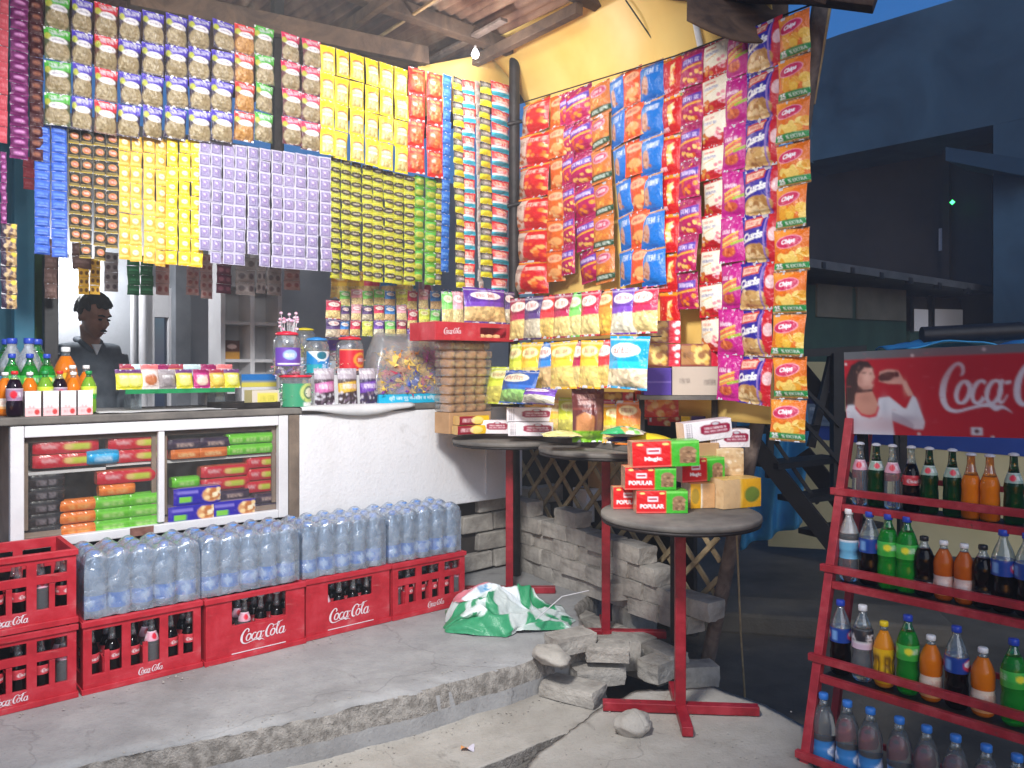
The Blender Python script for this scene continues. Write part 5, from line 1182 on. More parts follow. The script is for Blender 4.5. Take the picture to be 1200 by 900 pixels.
for kind, px, o, lb in [('small cola pet', 17, .43, 'small dark cola bottle with red cap left of the white cartons'), ('small orange pet', 6, .52, 'small orange bottle with white cap at the left picture edge'), ('small orange pet', 35, .53, 'small orange bottle with white cap behind the first carton'),
                        ('small lime pet', 53, .50, 'small green bottle with green cap behind the second carton'), ('small cola pet', 70, .53, 'small dark bottle with red cap behind the third carton'), ('small orange pet', 86, .53, 'small orange bottle with white cap behind the third carton'),
                        ('small lime pet', 104, .47, 'small green bottle with lime label right of the last carton'), ('big orange pet', 77, .74, 'big orange bottle with white cap standing tallest beside the shopkeeper'), ('orange pet', 85, .62, 'medium orange bottle with white cap before the big orange bottle'), ('orange pet', 101, .66, 'medium orange bottle with white cap beside the shopkeeper'),
                        ('big green pet', 8, .84, 'big green bottle with blue cap at the far left back'), ('big clear pet', 14, .70, 'big clear bottle with blue cap before the left green bottle'), ('big clear pet', 44, .88, 'big clear bottle with blue cap tallest at the back'), ('big green pet', 43, .74, 'big green bottle with blue cap in the middle of the bottle cluster'),
                        ('big clear pet', 34, .64, 'big clear bottle with blue cap in front of the middle green bottle'), ('lime pet', 14, .60, 'medium green bottle with blue cap second row at left'), ('lime pet', 35, .57, 'medium green bottle with blue cap behind the cartons'), ('lime pet', 55, .60, 'medium green bottle with blue cap right of the other green bottles')]:
    bottle(kind, S(st(px, o), o, ZC+.001), lb, BG)
# glass shelf with snack packs before the shopkeeper's right
OS = .66; a_, b_ = st(146, OS), st(274, OS); zs = zof(456, sy(210, OS))
gs = empty('glass_shelf', S(a_, OS, ZC), TH, 'low glass shelf with green edge standing on the counter', 'shelf')
mb = MB(); mb.box(((b_-a_)/2, .09, zs-ZC-.006), (b_-a_, .20, .010)); mb.build('glass_plate', GLASS, gs)
mb = MB(); mb.box(((b_-a_)/2, -.0125, zs-ZC-.008), (b_-a_, .004, .022)); mb.build('green_edge', mat('green_edge', (20, 116, 66), (40, 150, 90), .3, 9.), gs)
for x in (.06, b_-a_-.06):
    mb = MB(); mb.box((x, .09, (zs-ZC-.014)/2), (.05, .12, zs-ZC-.014)); mb.build('foot', CLEAR, gs)
def cv_mini(bg, hd, food): c = Cv(16, 18, bg); c.rect(0, 0, 1, .25, hd); c.ell(.5, .62, .34, .22, food).scrib(.5, .4, .6, .12, WH, 3, 4, .05); return c
for k, (bg, hd, fd) in {'mini yellow': ((232, 224, 60), (110, 60, 120), (240, 236, 130)), 'mini white': ((238, 220, 210), (226, 120, 120), (190, 110, 60)), 'mini grey': ((150, 140, 140), (170, 160, 164), (140, 130, 132)), 'mini pink': ((196, 50, 130), (150, 30, 90), (240, 210, 190)), 'mini amber': ((220, 186, 60), (170, 60, 80), (236, 206, 90)), 'mini teal': ((60, 150, 160), (200, 220, 220), (90, 170, 180))}.items():
    DES[k] = [packet_mesh(k, cv_mini(bg, hd, fd), .26, seed=len(DES))]
def stand(key, px, o, z, w, h, label, group, tilt=.18, rz=0., frame='shop', cat='snack packet', name='snack_packet', mesh=None, d=None):
    """a film packet standing upright and leaning back a little"""
    p = S(st(px, o), o) if frame == 'shop' else Wp(wt(px, o), o); ang = (TH if frame == 'shop' else WA) + rz
    o_ = link(name, mesh or DES[key][0], None, (p.x + math.sin(ang)*-math.sin(tilt)*h, p.y + math.cos(ang)*math.sin(tilt)*h, z + h*math.cos(tilt)), rot=(-tilt, 0, ang), scale=(w, d or w, h))
    return tag(o_, label, cat, group)
SG = 'small snack packets on the glass shelf'
for i, (px, k) in enumerate([(147, 'mini yellow'), (159, 'mini yellow'), (177, 'mini white'), (197, 'mini grey'), (217, 'mini yellow'), (237, 'mini pink'), (256, 'mini amber'), (273, 'mini yellow')]):
    stand(k, px, OS+.02, zs+.001, .085, .10 if k != 'mini white' else .125, '%s small packet from the left in the front row on the glass shelf' % ORD[i], SG, .22, rng.uniform(-.1, .1))
for i, (px, k) in enumerate([(152, 'mini amber'), (166, 'mini teal'), (188, 'mini pink'), (205, 'mini amber'), (226, 'mini teal'), (246, 'mini pink'), (264, 'mini white')]):
    stand(k, px, OS+.12, zs+.001, .09, .125, '%s small packet from the left in the back row on the glass shelf' % ORD[i], SG, .12, rng.uniform(-.1, .1))
def boxthing(name, label, cat, p, rz, d, m, bev=.003, extra=None):
    mb = MB(); mb.box((0, 0, d[2]/2), d); o = mb.build(name, m, loc=p, rz=rz, bevel=bev); return tag(o, label, cat)
# tray, yellow carton, blue tray, jars
tr = empty('steel_tray', S(st(286, .50), .50, ZC+.001), TH, 'dark shallow tray on the counter before the yellow labelled carton', 'tray')
mb = MB(); mb.box((0, 0, .006), (.30, .20, .012)); 
for x, y, sx, sy_ in ((0, -.098, .30, .006), (0, .098, .30, .006), (-.148, 0, .006, .189), (.148, 0, .006, .189)): mb.box((x, y, .0185), (sx, sy_, .024))
mb.build('pan', M_IRON, tr, bevel=.002); mb = MB(); mb.box((-.09, -.02, .0125), (.10, .06, .0008)); mb.build('torn_paper', M_WHITEP, tr)
c = Cv(30, 14, (206, 196, 180)); c.rect(.2, .2, .92, .9, (222, 206, 90)).scrib(.55, .55, .5, .35, (176, 170, 60), 3, 6, .02)
BX['yellow carton'] = pbox('carton', (.145, .1, .075), c, m=CARD)
put('carton', 'yellow carton', S(st(307, .50), .50, ZC+.0145), TH, 'low pale carton with yellow label standing in the dark tray', 'carton')
c = Cv(30, 8, (30, 110, 180)); c.rect(0, .6, 1, 1, (210, 196, 80)); BX['blue tray'] = pbox('snack_box', (.2, .09, .07), c, m=CARD)
put('snack_box', 'blue tray', S(st(300, .86), .86, zs+.001), TH, 'blue and yellow snack box at the end of the glass shelf', 'box')
boxthing('shelf_riser', 'white riser under the blue and yellow snack box', 'stand', S(st(300, .86), .86, ZC), TH, (.2, .1, zs-ZC), M_WHITEP)
c = Cv(20, 20, (96, 48, 30)); c.rect(0, .62, 1, 1, (222, 160, 60)).ell(.5, .34, .3, .12, (226, 190, 180)); BX['brown box'] = pbox('tea_box', (.10, .06, .12), c, m=CARD)
put('tea_box', 'brown box', S(st(276, OSH+.0), OSH+.09, PLAT+1.331), TH, 'brown and amber box standing on the back shelf unit', 'box')
# goods on the white shelf unit
c = Cv(20, 26, (228, 214, 206)); c.specks(.1, .3, .9, .9, 20, .1, [(200, 110, 90), (60, 140, 170), (236, 200, 120)], 3); BX['shelf card'] = pbox('shelf_goods', (.1, .05, .13), c, m=CARD)
c = Cv(20, 26, (226, 196, 200)); c.ell(.5, .5, .3, .3, (220, 60, 90)); BX['shelf card b'] = pbox('shelf_goods', (.1, .05, .13), c, m=CARD)
c = Cv(20, 26, (90, 150, 200)); c.rect(.1, .3, .9, .9, (60, 110, 80)).specks(.1, .1, .9, .5, 12, .1, [(230, 236, 240), (30, 90, 160)], 4); BX['shelf card c'] = pbox('shelf_goods', (.1, .05, .13), c, m=CARD)
for i, (x, z_, k) in enumerate([(.08, 1.571, 'shelf card c'), (.20, 1.571, 'shelf card'), (.08, 1.331, 'shelf card b'), (.31, 1.331, 'shelf card b'), (.31, 1.571, 'shelf card'), (.20, 1.131, 'shelf card'), (.10, 1.131, 'shelf card c'), (.31, 1.811, 'shelf card b'), (.15, 1.811, 'shelf card')]):
    if x > wS-.07: continue
    p = S(ta+x, OSH+.08, PLAT+z_); put('shelf_goods', k, p, TH+rng.uniform(-.2, .2), ['blue and green carton at the left of the second shelf', 'speckled carton in the middle of the second shelf', 'pink carton at the left of the third shelf', 'pink carton at the right of the third shelf', 'speckled carton at the right of the second shelf', 'speckled carton in the middle of the lowest shelf', 'blue carton at the left of the lowest shelf', 'pink carton on the top shelf', 'speckled carton on the top shelf'][i] + ' of the white unit', 'carton', 'cartons on the white shelf unit')
# ------------------------------------------------------------------ sweet jars
JAR = sheet_clear('jar_plastic', (232, 236, 240), .13, .10, .08, .1)
def heap(n, R_, h, cols, seed, s=.014, sq=False):
    q = random.Random(seed); mb = MB()
    for i in range(n):
        a = q.uniform(0, 6.283); r = R_*math.sqrt(q.random()) if q.random() < .4 else R_*q.uniform(.82, 1); z = q.uniform(.006, h)
        x, y = r*math.cos(a), r*math.sin(a)
        if sq: x, y = q.uniform(-1, 1)*R_, (q.uniform(-1, 1)*R_ if q.random() < .4 else -R_*q.uniform(.8, 1))
        col = lin(q.choice(cols)); M = Matrix.Rotation(q.uniform(0, 6), 3, Vector((q.uniform(-1, 1), q.uniform(-1, 1), q.uniform(-1, 1))).normalized())
        v = [Vector((x, y, z)) + M @ Vector(p) for p in [(-s*1.5, 0, 0), (s*1.5, 0, 0), (0, -s*.8, 0), (0, s*.8, 0), (0, 0, -s*.6), (0, 0, s*.6), (-s*2.1, s*.5, 0), (-s*2.1, -s*.5, 0), (s*2.1, s*.5, 0), (s*2.1, -s*.5, 0)]]
        f = [(0, 2, 5), (0, 5, 3), (0, 3, 4), (0, 4, 2), (1, 5, 2), (1, 3, 5), (1, 4, 3), (1, 2, 4), (0, 6, 7), (1, 9, 8)]
        mb.add(v, f, 0, False, [col]*10)
    return mb
def jar(px, o, z, h, r, lidc, label, labcv=None, lz=(.15, .6), fillc=None, fh=.5, sq=False, lid='dome', sd=0):
    t = empty('sweet_jar', S(st(px, o), o, z), TH, label, 'jar', 'sweet jars on the counter')
    prof = [(r*.93, 0), (r, .006), (r, h*.72), (r*.97, h*.80), (r*.74, h*.89), (r*.70, h*.93)] if lid == 'dome' else [(r*.84, 0), (r*.86, .005), (r*1.0, h*.94)]
    n = 4 if sq else 28
    mb = MB(); mb.lathe(prof, 28, 0); mb.build('jar_body', JAR, t)
    mb = MB()
    if lid == 'dome': mb.lathe([(r*.76, h*.905), (r*.84, h*.91), (r*.84, h*.945), (r*.72, h*.975), (r*.35, h*.99), (r*.32, h*1.0), (0, h*1.0)], 28)
    else: mb.lathe([(r*1.04, h*.93), (r*1.06, h*.94), (r*1.06, h*.985), (r*1.0, h), (0, h)], 28)
    mb.build('lid', capmat(lidc), t)
    if labcv is not None:
        a = labcv.out(); m2 = MB(); m2.grid(lambda u, v: ((r+.001)*math.cos(-2.9+2.6*u), (r+.001)*math.sin(-2.9+2.6*u), h*lz[1]-(h*lz[1]-h*lz[0])*v), a.shape[1], a.shape[0], cols=a); m2.build('label', LABF, t, printed=True)
    if fillc: 
        o_ = heap(int(170*fh/.5), r*.84, h*fh, fillc, sd).build('sweets', FILM, t, printed=True); o_['kind'] = 'stuff'
    return t
def jl(bg, fn, w=34, h=24): c = Cv(w, h, bg); fn(c); return c
yj = lambda px, py, o: zof(py, sy(px, o))
J5 = jar(346, .44, ZC+.001, .165, .080, (206, 24, 50), 'wide jar of green sweets with flat red lid at the front of the counter', jl((60, 150, 110), lambda c: c.ell(.72, .4, .26, .42, (196, 210, 120)).ell(.72, .4, .17, .28, (90, 120, 90)).ell(.72, .4, .12, .2, (226, 226, 200)).rect(.55, .8, .95, .97, (226, 230, 226))), (.02, .74), [(40, 150, 90), (200, 226, 210), (70, 180, 120), (230, 236, 230)], .6, lid='flat', sd=1)
jar(336, .46, ZC+.168, .225, .070, (214, 26, 56), 'clear jar with red lid and violet label standing on the green sweets jar', jl((104, 66, 168), lambda c: c.ell(.45, .4, .2, .26, (150, 180, 226)).scrib(.45, .42, .3, .2, WH, 2, 4, .04).rect(.86, 0, 1, 1, (226, 222, 230)).rect(.1, .84, .8, .9, WH)), (.2, .62), [(226, 120, 150), (240, 226, 230), (120, 90, 170)], .25, sd=2)
jar(371, .56, ZC+.165, .205, .068, (38, 130, 200), 'clear jar with blue lid and blue white label between two red lidded jars', jl((20, 130, 196), lambda c: c.poly([(.05, 0), (.95, 0), (.6, .45), (.4, .45)], (236, 242, 246)).ell(.5, .2, .16, .18, (30, 110, 130)).scrib(.6, .7, .4, .2, (220, 240, 250), 3, 4, .04).rect(0, .6, .5, 1, (30, 160, 170))), (.05, .62), [(240, 236, 240), (120, 180, 220)], .3, sd=3)
jar(410, .56, ZC+.165, .215, .076, (214, 30, 48), 'clear jar with red lid and red label with orange oval', jl((206, 34, 50), lambda c: c.rect(0, 0, 1, .06, (240, 190, 120)).ell(.66, .5, .24, .34, (226, 150, 50)).ell(.66, .5, .16, .22, (206, 70, 50)).scrib(.66, .5, .22, .16, WH, 5, 4, .03).rect(0, .92, 1, .97, (240, 200, 150))), (.1, .66), [(214, 60, 60), (240, 200, 170)], .4, sd=4)
jar(396, .82, ZC+.245, .20, .078, (216, 34, 60), 'tall clear jar with red lid behind the blue lidded jar', jl((110, 70, 160), lambda c: c.rect(.4, 0, 1, 1, (232, 226, 232))), (.3, .6), [(200, 120, 130), (236, 220, 214)], .4, sd=5)
jar(357, .86, ZC+.265, .17, .064, (226, 206, 40), 'clear jar with yellow lid standing behind the blue lidded jar', None, fillc=[(220, 206, 110), (190, 180, 90)], fh=.3, sd=6)
jar(249, .95, zs+.002, .115, .05, (206, 40, 60), 'small clear jar with red lid behind the packets of the glass shelf', None, fillc=[(220, 210, 206), (190, 150, 150)], fh=.3, sd=7)
boxthing('jar_riser', 'grey riser board stack under the back sweet jars', 'stand', S(st(372, .83), .83, ZC), TH, (.30, .15, .243), M_GREYW)
boxthing('jar_riser', 'pale carton riser under the blue and red lidded jars', 'stand', S(st(391, .56), .56, ZC), TH, (.30, .14, .163), M_WHITEP)
boxthing('jar_riser', 'small grey block under the yellow lidded jar', 'stand', S(st(357, .86), .86, ZC+.244), TH, (.10, .11, .019), M_GREYW)
boxthing('jar_riser', 'narrow riser behind the glass shelf under the small jar', 'stand', S(st(249, .95), .95, ZC), TH, (.12, .12, zs-ZC), M_WHITEP)
lp = empty('lollipop_bunch', S(st(338, .60), .60, ZC+.36), TH, 'bunch of pink wrapped lollipops standing behind the violet labelled jar', 'lollipops')
mb = MB(); m2 = MB()
for i in range(26):
    x, y = rng.uniform(-.05, .05), rng.uniform(-.03, .03); z = rng.uniform(.05, .15); mb.tube([(x*.5, y*.5, -.04), (x, y, z)], .0016, 4)
    m2.lathe([(0, -.009), (.008, -.006), (.010, 0), (.007, .007), (0, .009)], 8, 0, (x, y, z), True, lambda u, v: lin(rng.choice([(226, 170, 190), (236, 214, 220), (206, 130, 160), (226, 200, 230)])))
mb.build('sticks', M_WHITEP, lp); o = m2.build('sweets', FILM, lp, printed=True); o['kind'] = 'stuff'; mb = MB(); mb.lathe([(.03, -.30), (.04, -.29), (.045, -.03)], 18); mb.build('cup', JAR, lp)
def cv_bag(bg, band, seed): c = Cv(26, 34, (176, 166, 176)); c.rect(0, .30, 1, 1, bg).poly([(0, .42), (1, .34), (1, .60), (0, .68)], band).scrib(.5, .50, .7, .12, (240, 226, 240), seed, 5, .06); c.specks(0, .66, 1, 1, 40, .05, [(200, 196, 206), (60, 44, 60), (120, 100, 120)], seed).scrib(.4, .12, .5, .08, WH, seed+2, 4, .04); return c
for i, (px, bg, bd) in enumerate([(381, (60, 40, 54), (206, 110, 170)), (408, (70, 52, 50), (226, 180, 60)), (433, (56, 40, 80), (110, 60, 170))]):
    DES['bag%d' % i] = [packet_mesh('sweet_bag', cv_bag(bg, bd, i+4), .30, seed=i+50)]
    stand('bag%d' % i, px, .44, ZC+.001, .118, .20, ['pink banded', 'yellow banded', 'violet banded'][i] + ' dark sweet bag standing at the front of the counter', 'dark sweet bags on the counter', .08, cat='sweet bag', name='sweet_bag')
# clear candy box with blue strip
OBX = .42; xa, xb = st(444, OBX), st(526, OBX)
cb = empty('candy_box', S(xa, OBX, ZC+.001), TH, 'cloudy clear candy display box with bright blue lettered strip', 'candy box'); wb_ = xb-xa
c = Cv(110, 14, (24, 176, 214)); c.text('श्री जय गुरु नमकीन व मिष्ठान', .5, .5, .62, (226, 244, 250), .9, .015)
m2 = MB(); m2.grid(lambda u, v: (wb_*u, -.001, .052-.052*v), 111, 15, cols=c.out()); o = m2.build('lettered_strip', CARD, cb, printed=True)
mb = MB(); mb.box((wb_/2, .10, .026), (wb_, .198, .052)); mb.build('base', mat('blue_card', (24, 160, 200), (30, 176, 214), .6), cb)
HZ = sheet_clear('cloudy_plastic', (232, 232, 232), .22, .04, .25, .3, 9., edge=.25)
mb = MB(); hb = .40
def fn(u, v):
    a = v*math.pi; x = -.02 + (wb_+.05)*u
    k = .5+.5*math.tanh((1-abs(2*u-1))*6) if False else min(1, (min(u, 1-u)*5)**.5+.25)
    y = .10 - .105*math.cos(a); z = .053 + (hb-.053)*k*math.sin(a)**.55
    n = .010*mnoise.noise(Vector((u*6, v*5, 3))); return (x, y+n, z+n)
mb.grid(fn, 40, 24); mb.build('clear_cover', HZ, cb)
q = random.Random(9)
for k, (cols, zz0, zz1, n) in enumerate([([(226, 176, 60), (240, 206, 110), (236, 150, 60)], .18, .28, 60), ([(206, 60, 170), (226, 110, 190)], .14, .29, 45), ([(60, 90, 190), (120, 60, 160), (226, 180, 50), (206, 60, 90), (240, 200, 80)], .06, .18, 170)]):
    mb = MB()
    for i in range(n):
        x = q.uniform(.02, wb_-.02); 
        if k == 0: x = q.uniform(.08, wb_*.66)
        if k == 1: x = q.uniform(wb_*.66, wb_-.02)
        y = q.uniform(.012, .17) if q.random() < .4 else q.uniform(.012, .06); z = q.uniform(zz0, zz1); s = q.uniform(.022, .038); col = lin(q.choice(cols)); M = Matrix.Rotation(q.uniform(0, 6), 3, Vector((q.uniform(-1, 1), q.uniform(-1, 1), q.uniform(-1, 1))).normalized())
        v = [Vector((x, y, z)) + M @ Vector(p)*s for p in [(-1.2, 0, 0), (1.2, 0, 0), (0, -.9, 0), (0, .9, 0), (0, 0, -.6), (0, 0, .6), (-1.7, .5, 0), (-1.7, -.5, 0), (1.7, .5, 0), (1.7, -.5, 0)]]
        mb.add(v, [(0, 2, 5), (0, 5, 3), (0, 3, 4), (0, 4, 2), (1, 5, 2), (1, 3, 5), (1, 4, 3), (1, 2, 4), (0, 6, 7), (1, 9, 8)], 0, False, [col]*10)
    o = mb.build('candies', FILM, cb, printed=True); o['kind'] = 'stuff'
# small mixed pouches hung in columns behind the jars and the candy box
DES['mixed pouch'] = [PW[k] for k in ('violet', 'navy', 'maroon', 'lime', 'blue', 'crimson', 'pale pink', 'green')]
cols = [(382, 400, 352, 396, 2)] + [(398+i*13.2, 411+i*13.2, 341-2*(i % 2), 394+(14 if i > 5 else 0), 3) for i in range(12)]
shop_strips(cols, 'mixed pouch', .62, '# strip from the left of small mixed pouches behind the jars', 'mixed pouch strips behind the jars', 'pouch_strip', 'pouch', 'pouch strip')
cols = [(388+i*19, 408+i*19, 318, 350, 1) for i in range(5)]
DES['upper pouch'] = [PW[k] for k in ('amber', 'violet', 'maroon', 'blue', 'crimson')]
shop_strips(cols, 'upper pouch', .70, '# larger pouch from the left hung above the mixed pouch strips', 'larger pouches above the jars', 'pouch_strip', 'pouch', 'pouch strip')
# ------------------------------------------------------------------ goods at the corner and along the side wing
def pouch(key, px, py0, py1, w_px, o, label, tilt=.05, rz=0., rzz=0., group='clear windowed snack pouches along the side wing', frame='wing'):
    p = WPX(px, py0, o) if frame == 'wing' else SPX(px, py0, o); b = WPX(px, py1, o) if frame == 'wing' else SPX(px, py1, o)
    w = (wt(px+w_px/2, o) - wt(px-w_px/2, o)) if frame == 'wing' else (st(px+w_px/2, o) - st(px-w_px/2, o)); h = p.z - b.z
    o_ = link('snack_pouch', PW[key], None, p, rot=(-tilt, rzz, (WA if frame == 'wing' else TH) + rz), scale=(w, w*1.1, h)); return tag(o_, label, 'snack pouch', group)
ow = -.30
for i, (a, b, k) in enumerate([(600, 619, 'maroon'), (617, 635, 'navy'), (634, 653, 'red'), (651, 670, 'maroon'), (667, 684, 'green'), (682, 704, 'crimson'), (700, 723, 'orange'), (720, 746, 'violet'), (741, 771, 'crimson')]):
    pouch(k, (a+b)/2, 349-i*1.6, 399-i*1.0, b-a+2, ow - .012*(i % 2), '%s pouch from the left in the upper row hung before the snack strips' % ORD[i], rzz=rng.uniform(-.05, .05), rz=rng.uniform(-.12, .12))
ow = -.36
for i, (a, b, k) in enumerate([(597, 617, 'lime'), (614, 634, 'amber'), (631, 650, 'blue'), (648, 674, 'amber'), (671, 687, 'maroon'), (683, 705, 'amber'), (701, 718, 'red')]):
    pouch(k, (a+b)/2, 402-i*.6, 457-i*.4, b-a+3, ow - .012*(i % 2), '%s pouch from the left in the lower row hung before the snack strips' % ORD[i], rzz=rng.uniform(-.07, .07), rz=rng.uniform(-.15, .15))
pouch('sky blue', 738, 394, 456, 47, ow-.03, 'wide sky blue pouch with white oval at the right end of the lower row', rzz=.04)
for nm, o_, y0, y1, lb in [('hanging_wire', -.30, 350, 336, 'wire carrying the upper row of snack pouches'), ('hanging_wire', -.36, 403, 394, 'wire carrying the lower row of snack pouches')]:
    mb = MB(); mb.tube([WPX(598, y0, o_), WPX(775, y1, o_)], .003, 5); tag(mb.build(nm, M_IRON), lb, 'wire')
# front of the corner table: pouches leaning
pouch('lime', 590, 430, 474, 24, -.30, 'lime pouch leaning at the corner table left of the blue framed pouch', .2, .3)
pouch('blue frame', 612, 434, 474, 40, -.44, 'wide pouch with blue frame and pale oval standing on the corner table', .25)
pouch('violet', 634, 455, 474, 38, -.50, 'low violet pouch with pale oval behind the white cake packs', .3)
# round biscuit packs stacked beside the corner
M_COOK = mat('baked_biscuit', (204, 150, 96), (232, 188, 138), .8, 30., bump=.3)
M_FILMC = sheet_clear('clear_film', (236, 230, 222), .10, .10, .12, .4, 30.)
OX = .10; tx0, tx1 = st(527, OX), st(576, OX); zst = zof(483, sy(550, OX)); zen = zof(400, sy(550, OX)); nl = 8; lh = (zen-zst)/nl; wck = tx1-tx0
proto = None
for i in range(nl):
    lbn = '%s biscuit tray pack from the bottom of the tall stack at the corner' % ORD[i]
    loc = S(tx0 + rng.uniform(-.006, .006), OX + rng.uniform(-.004, .004), zst + lh*i)
    if proto is None:
        proto = empty('biscuit_tray_pack', loc, TH, lbn, 'biscuit pack', 'biscuit packs in the tall corner stack')
        for k in range(4):
            mb = MB(); r = wck/8*.98
            mb.lathe([(0, -r), (r*.6, -r*.82), (r*.92, -r*.45), (r, 0), (r*.92, r*.45), (r*.6, r*.82), (0, r)], 16, 0, (0, 0, 0), syy=1.5); v = mb.build('biscuit', M_COOK, proto, loc=(wck*(k+.5)/4, .07, lh*.5))
        mb = MB(); mb.box((wck/2, .07, lh*.5), (wck+.006, .15, lh*.94)); mb.build('clear_film', M_FILMC, proto, bevel=.012)
    else: dup(proto, loc, TH + rng.uniform(-.05, .05), lbn)
boxthing('stand_box', 'plain carton under the tall stack of biscuit packs', 'carton', S((tx0+tx1)/2, OX+.075, ZB-.0), TH, (wck, .14, zst-ZB), M_CARDB) if zst-ZB > .02 else None
# red lettered tray on top of the stack
ta_, tb2_ = st(508, .06), st(600, .06); zt0, zt1 = zof(400, sy(554, .06)), zof(379, sy(554, .06))
rt = empty('red_tray', S(ta_, .04, zt0+.002), TH, 'red cola lettered tray lying on the tall biscuit stack', 'tray'); wt_ = tb2_-ta_; ht_ = zt1-zt0
mb = MB(); holed(mb, (0, 0, 0), (1, 0, 0), (0, 0, 1), (0, 1, 0), wt_, ht_, [(.55, .2, .9, .75)], .008); mb.box((wt_/2, .248, ht_/2), (wt_, .008, ht_)); mb.box((.004, .125, ht_/2), (.008, .232, ht_)); mb.box((wt_-.004, .125, ht_/2), (.008, .232, ht_)); mb.box((wt_/2, .125, .004), (wt_-.018, .232, .006)); mb.build('tray_body', M_CRATE, rt, bevel=.002)
cola_mesh(0, wt_*.22, -.0012, wt_*.2, ht_*.5).build('lettering', LOGO, rt)
for k in range(3):
    mb = MB(); mb.lathe([(0, -.016), (.02, -.012), (.026, 0), (.02, .012), (0, .016)], 14); tag(mb.build('loose_biscuit', M_COOK, loc=S(ta_+wt_*(.62+.1*k), .085, zt0+.028), rz=TH), '%s round biscuit seen through the slot of the red tray' % ORD[k], 'biscuit', 'biscuits inside the red tray')
p = SPX(567, 338, .12); q_ = SPX(567, 379, .12)
o = link('snack_pouch', PW['violet wide'], None, p, rot=(-.08, 0, TH), scale=(st(592, .12)-st(543, .12), .2, p.z-q_.z)); tag(o, 'wide violet pouch with white oval standing on the red tray', 'snack pouch', 'clear windowed snack pouches along the side wing')
for i, (px, k) in enumerate([(536, 'pale pink'), (524, 'green'), (596, 'navy')]):
    pouch(k, px, 342, 380, 14, .16, ['pale pink pouch left of the wide violet pouch', 'green pouch behind the left end of the red tray', 'navy pouch right of the wide violet pouch'][i], frame='shop')
# cake packs and boxes on the corner tables
def cv_cake(w=46, h=24): c = Cv(w, h, (236, 230, 232)); c.poly([(.34, .30), (.42, .22), (.90, .22), (.96, .32), (.95, .62), (.9, .70), (.42, .70), (.34, .60)], (150, 24, 62)).scrib(.65, .40, .44, .10, (250, 236, 240), 4, 12).scrib(.65, .55, .48, .09, (240, 210, 220), 9, 14).ell(.66, .2, .10, .10, (150, 24, 62)).ell(.66, .2, .07, .07, (190, 190, 196)).rect(.06, .08, .2, .92, (236, 230, 232)); \
    [c.rect(.06 + .045*i, .08+.07*j, .085+.045*i, .115+.07*j, (60, 56, 70)) for i in range(3) for j in range(12)]; return c
BX['cake'] = pbox('cake_pack', (.245, .085, .075), cv_cake(), puff=.012, rnd=.12, end=Cv(6, 6, (222, 190, 170)))
def cv_redbox(seed): c = Cv(30, 14, (140, 20, 40)); c.rect(.55, 0, 1, 1, (236, 190, 30)).ell(.6, .5, .2, .4, (240, 220, 120)).scrib(.3, .5, .4, .4, (240, 200, 200), seed, 5, .03); return c
BX['maroon bar'] = pbox('biscuit_pack', (.19, .07, .05), cv_redbox(2), puff=.01, rnd=.3)
def cv_redsn(seed): c = Cv(32, 22, (214, 34, 40)); c.specks(.3, .15, .95, .9, 18, .07, [(236, 160, 80), (226, 90, 40), (246, 206, 150)], seed).scrib(.3, .3, .4, .2, WH, seed, 4, .04); c.rect(.06, .2, .12, .8, (240, 230, 230)); return c
def cv_gold(seed): c = Cv(32, 18, (120, 40, 44)); c.rect(.0, .1, .62, .9, (168, 120, 70)).specks(.2, .15, .62, .85, 16, .07, [(214, 170, 80), (236, 206, 120), (150, 100, 50)], seed).scrib(.16, .5, .22, .26, (60, 30, 26), seed, 4, .03); c.rect(.72, 0, 1, 1, (206, 36, 60)).specks(.7, .1, .95, .9, 4, .05, [WH], seed); return c
BX['red snack box'] = pbox('snack_box', (.20, .07, .13), cv_redsn(1), puff=.02, rnd=.1); BX['gold snack box'] = pbox('snack_box', (.19, .07, .105), cv_gold(2), puff=.008)
def on(key, name, px, py, z, rz, label, cat, group=None, tilt=(0, 0), s=1.): return put(name, key, G(px, py, z), rz, label, cat, group, tilt, s)
CK = 'white cake packs with maroon label'
T1Z, T3Z = ZB + .001, T3H + .001
pm = P(551, 503, 4.37); pm.z = T1Z; put('biscuit_pack', 'maroon bar', pm, TH-.15, 'maroon and yellow biscuit pack lying lowest at the left of the corner table', 'biscuit pack'); 
put('biscuit_pack', 'maroon bar', pm + Vector((.005, .01, .052)), TH-.1, 'maroon and yellow biscuit pack lying on another at the left of the corner table', 'biscuit pack')
put('cake_pack', 'cake', G(577, 508, T1Z) + Vector((0, .02, 0)), -.05, 'small white cake pack beside the maroon biscuit packs', 'cake pack', CK, s=(.75, .9, 1.))
pA = G(622, 511, T1Z) + Vector((0, .03, 0)); put('cake_pack', 'cake', pA, -.02, 'lower white cake pack at the front of the corner table', 'cake pack', CK, s=(.98, 1, 1)); put('cake_pack', 'cake', pA + Vector((-.01, .01, .077)), .04, 'upper white cake pack at the front of the corner table', 'cake pack', CK, s=(.98, 1, 1))
def lying(key, px, py, z, w, h, rz, label, group=None, d=.7, cat='snack packet', name='snack_packet', mesh=None):
    p = G(px, py, z); m = mesh or DES[key][0]
    c, s_ = math.cos(rz), math.sin(rz); off = Vector((-s_, c, 0))*h
    o = link(name, m, None, p + off + Vector((0, 0, .012)), rot=(-math.pi/2, 0, rz), scale=(w, w*d, h)); return tag(o, label, cat, group)
DES['olive bag'] = [packet_mesh('olive_bag', d_pouch((214, 206, 150), (236, 228, 180), (196, 190, 120), 3), .2, seed=71)]
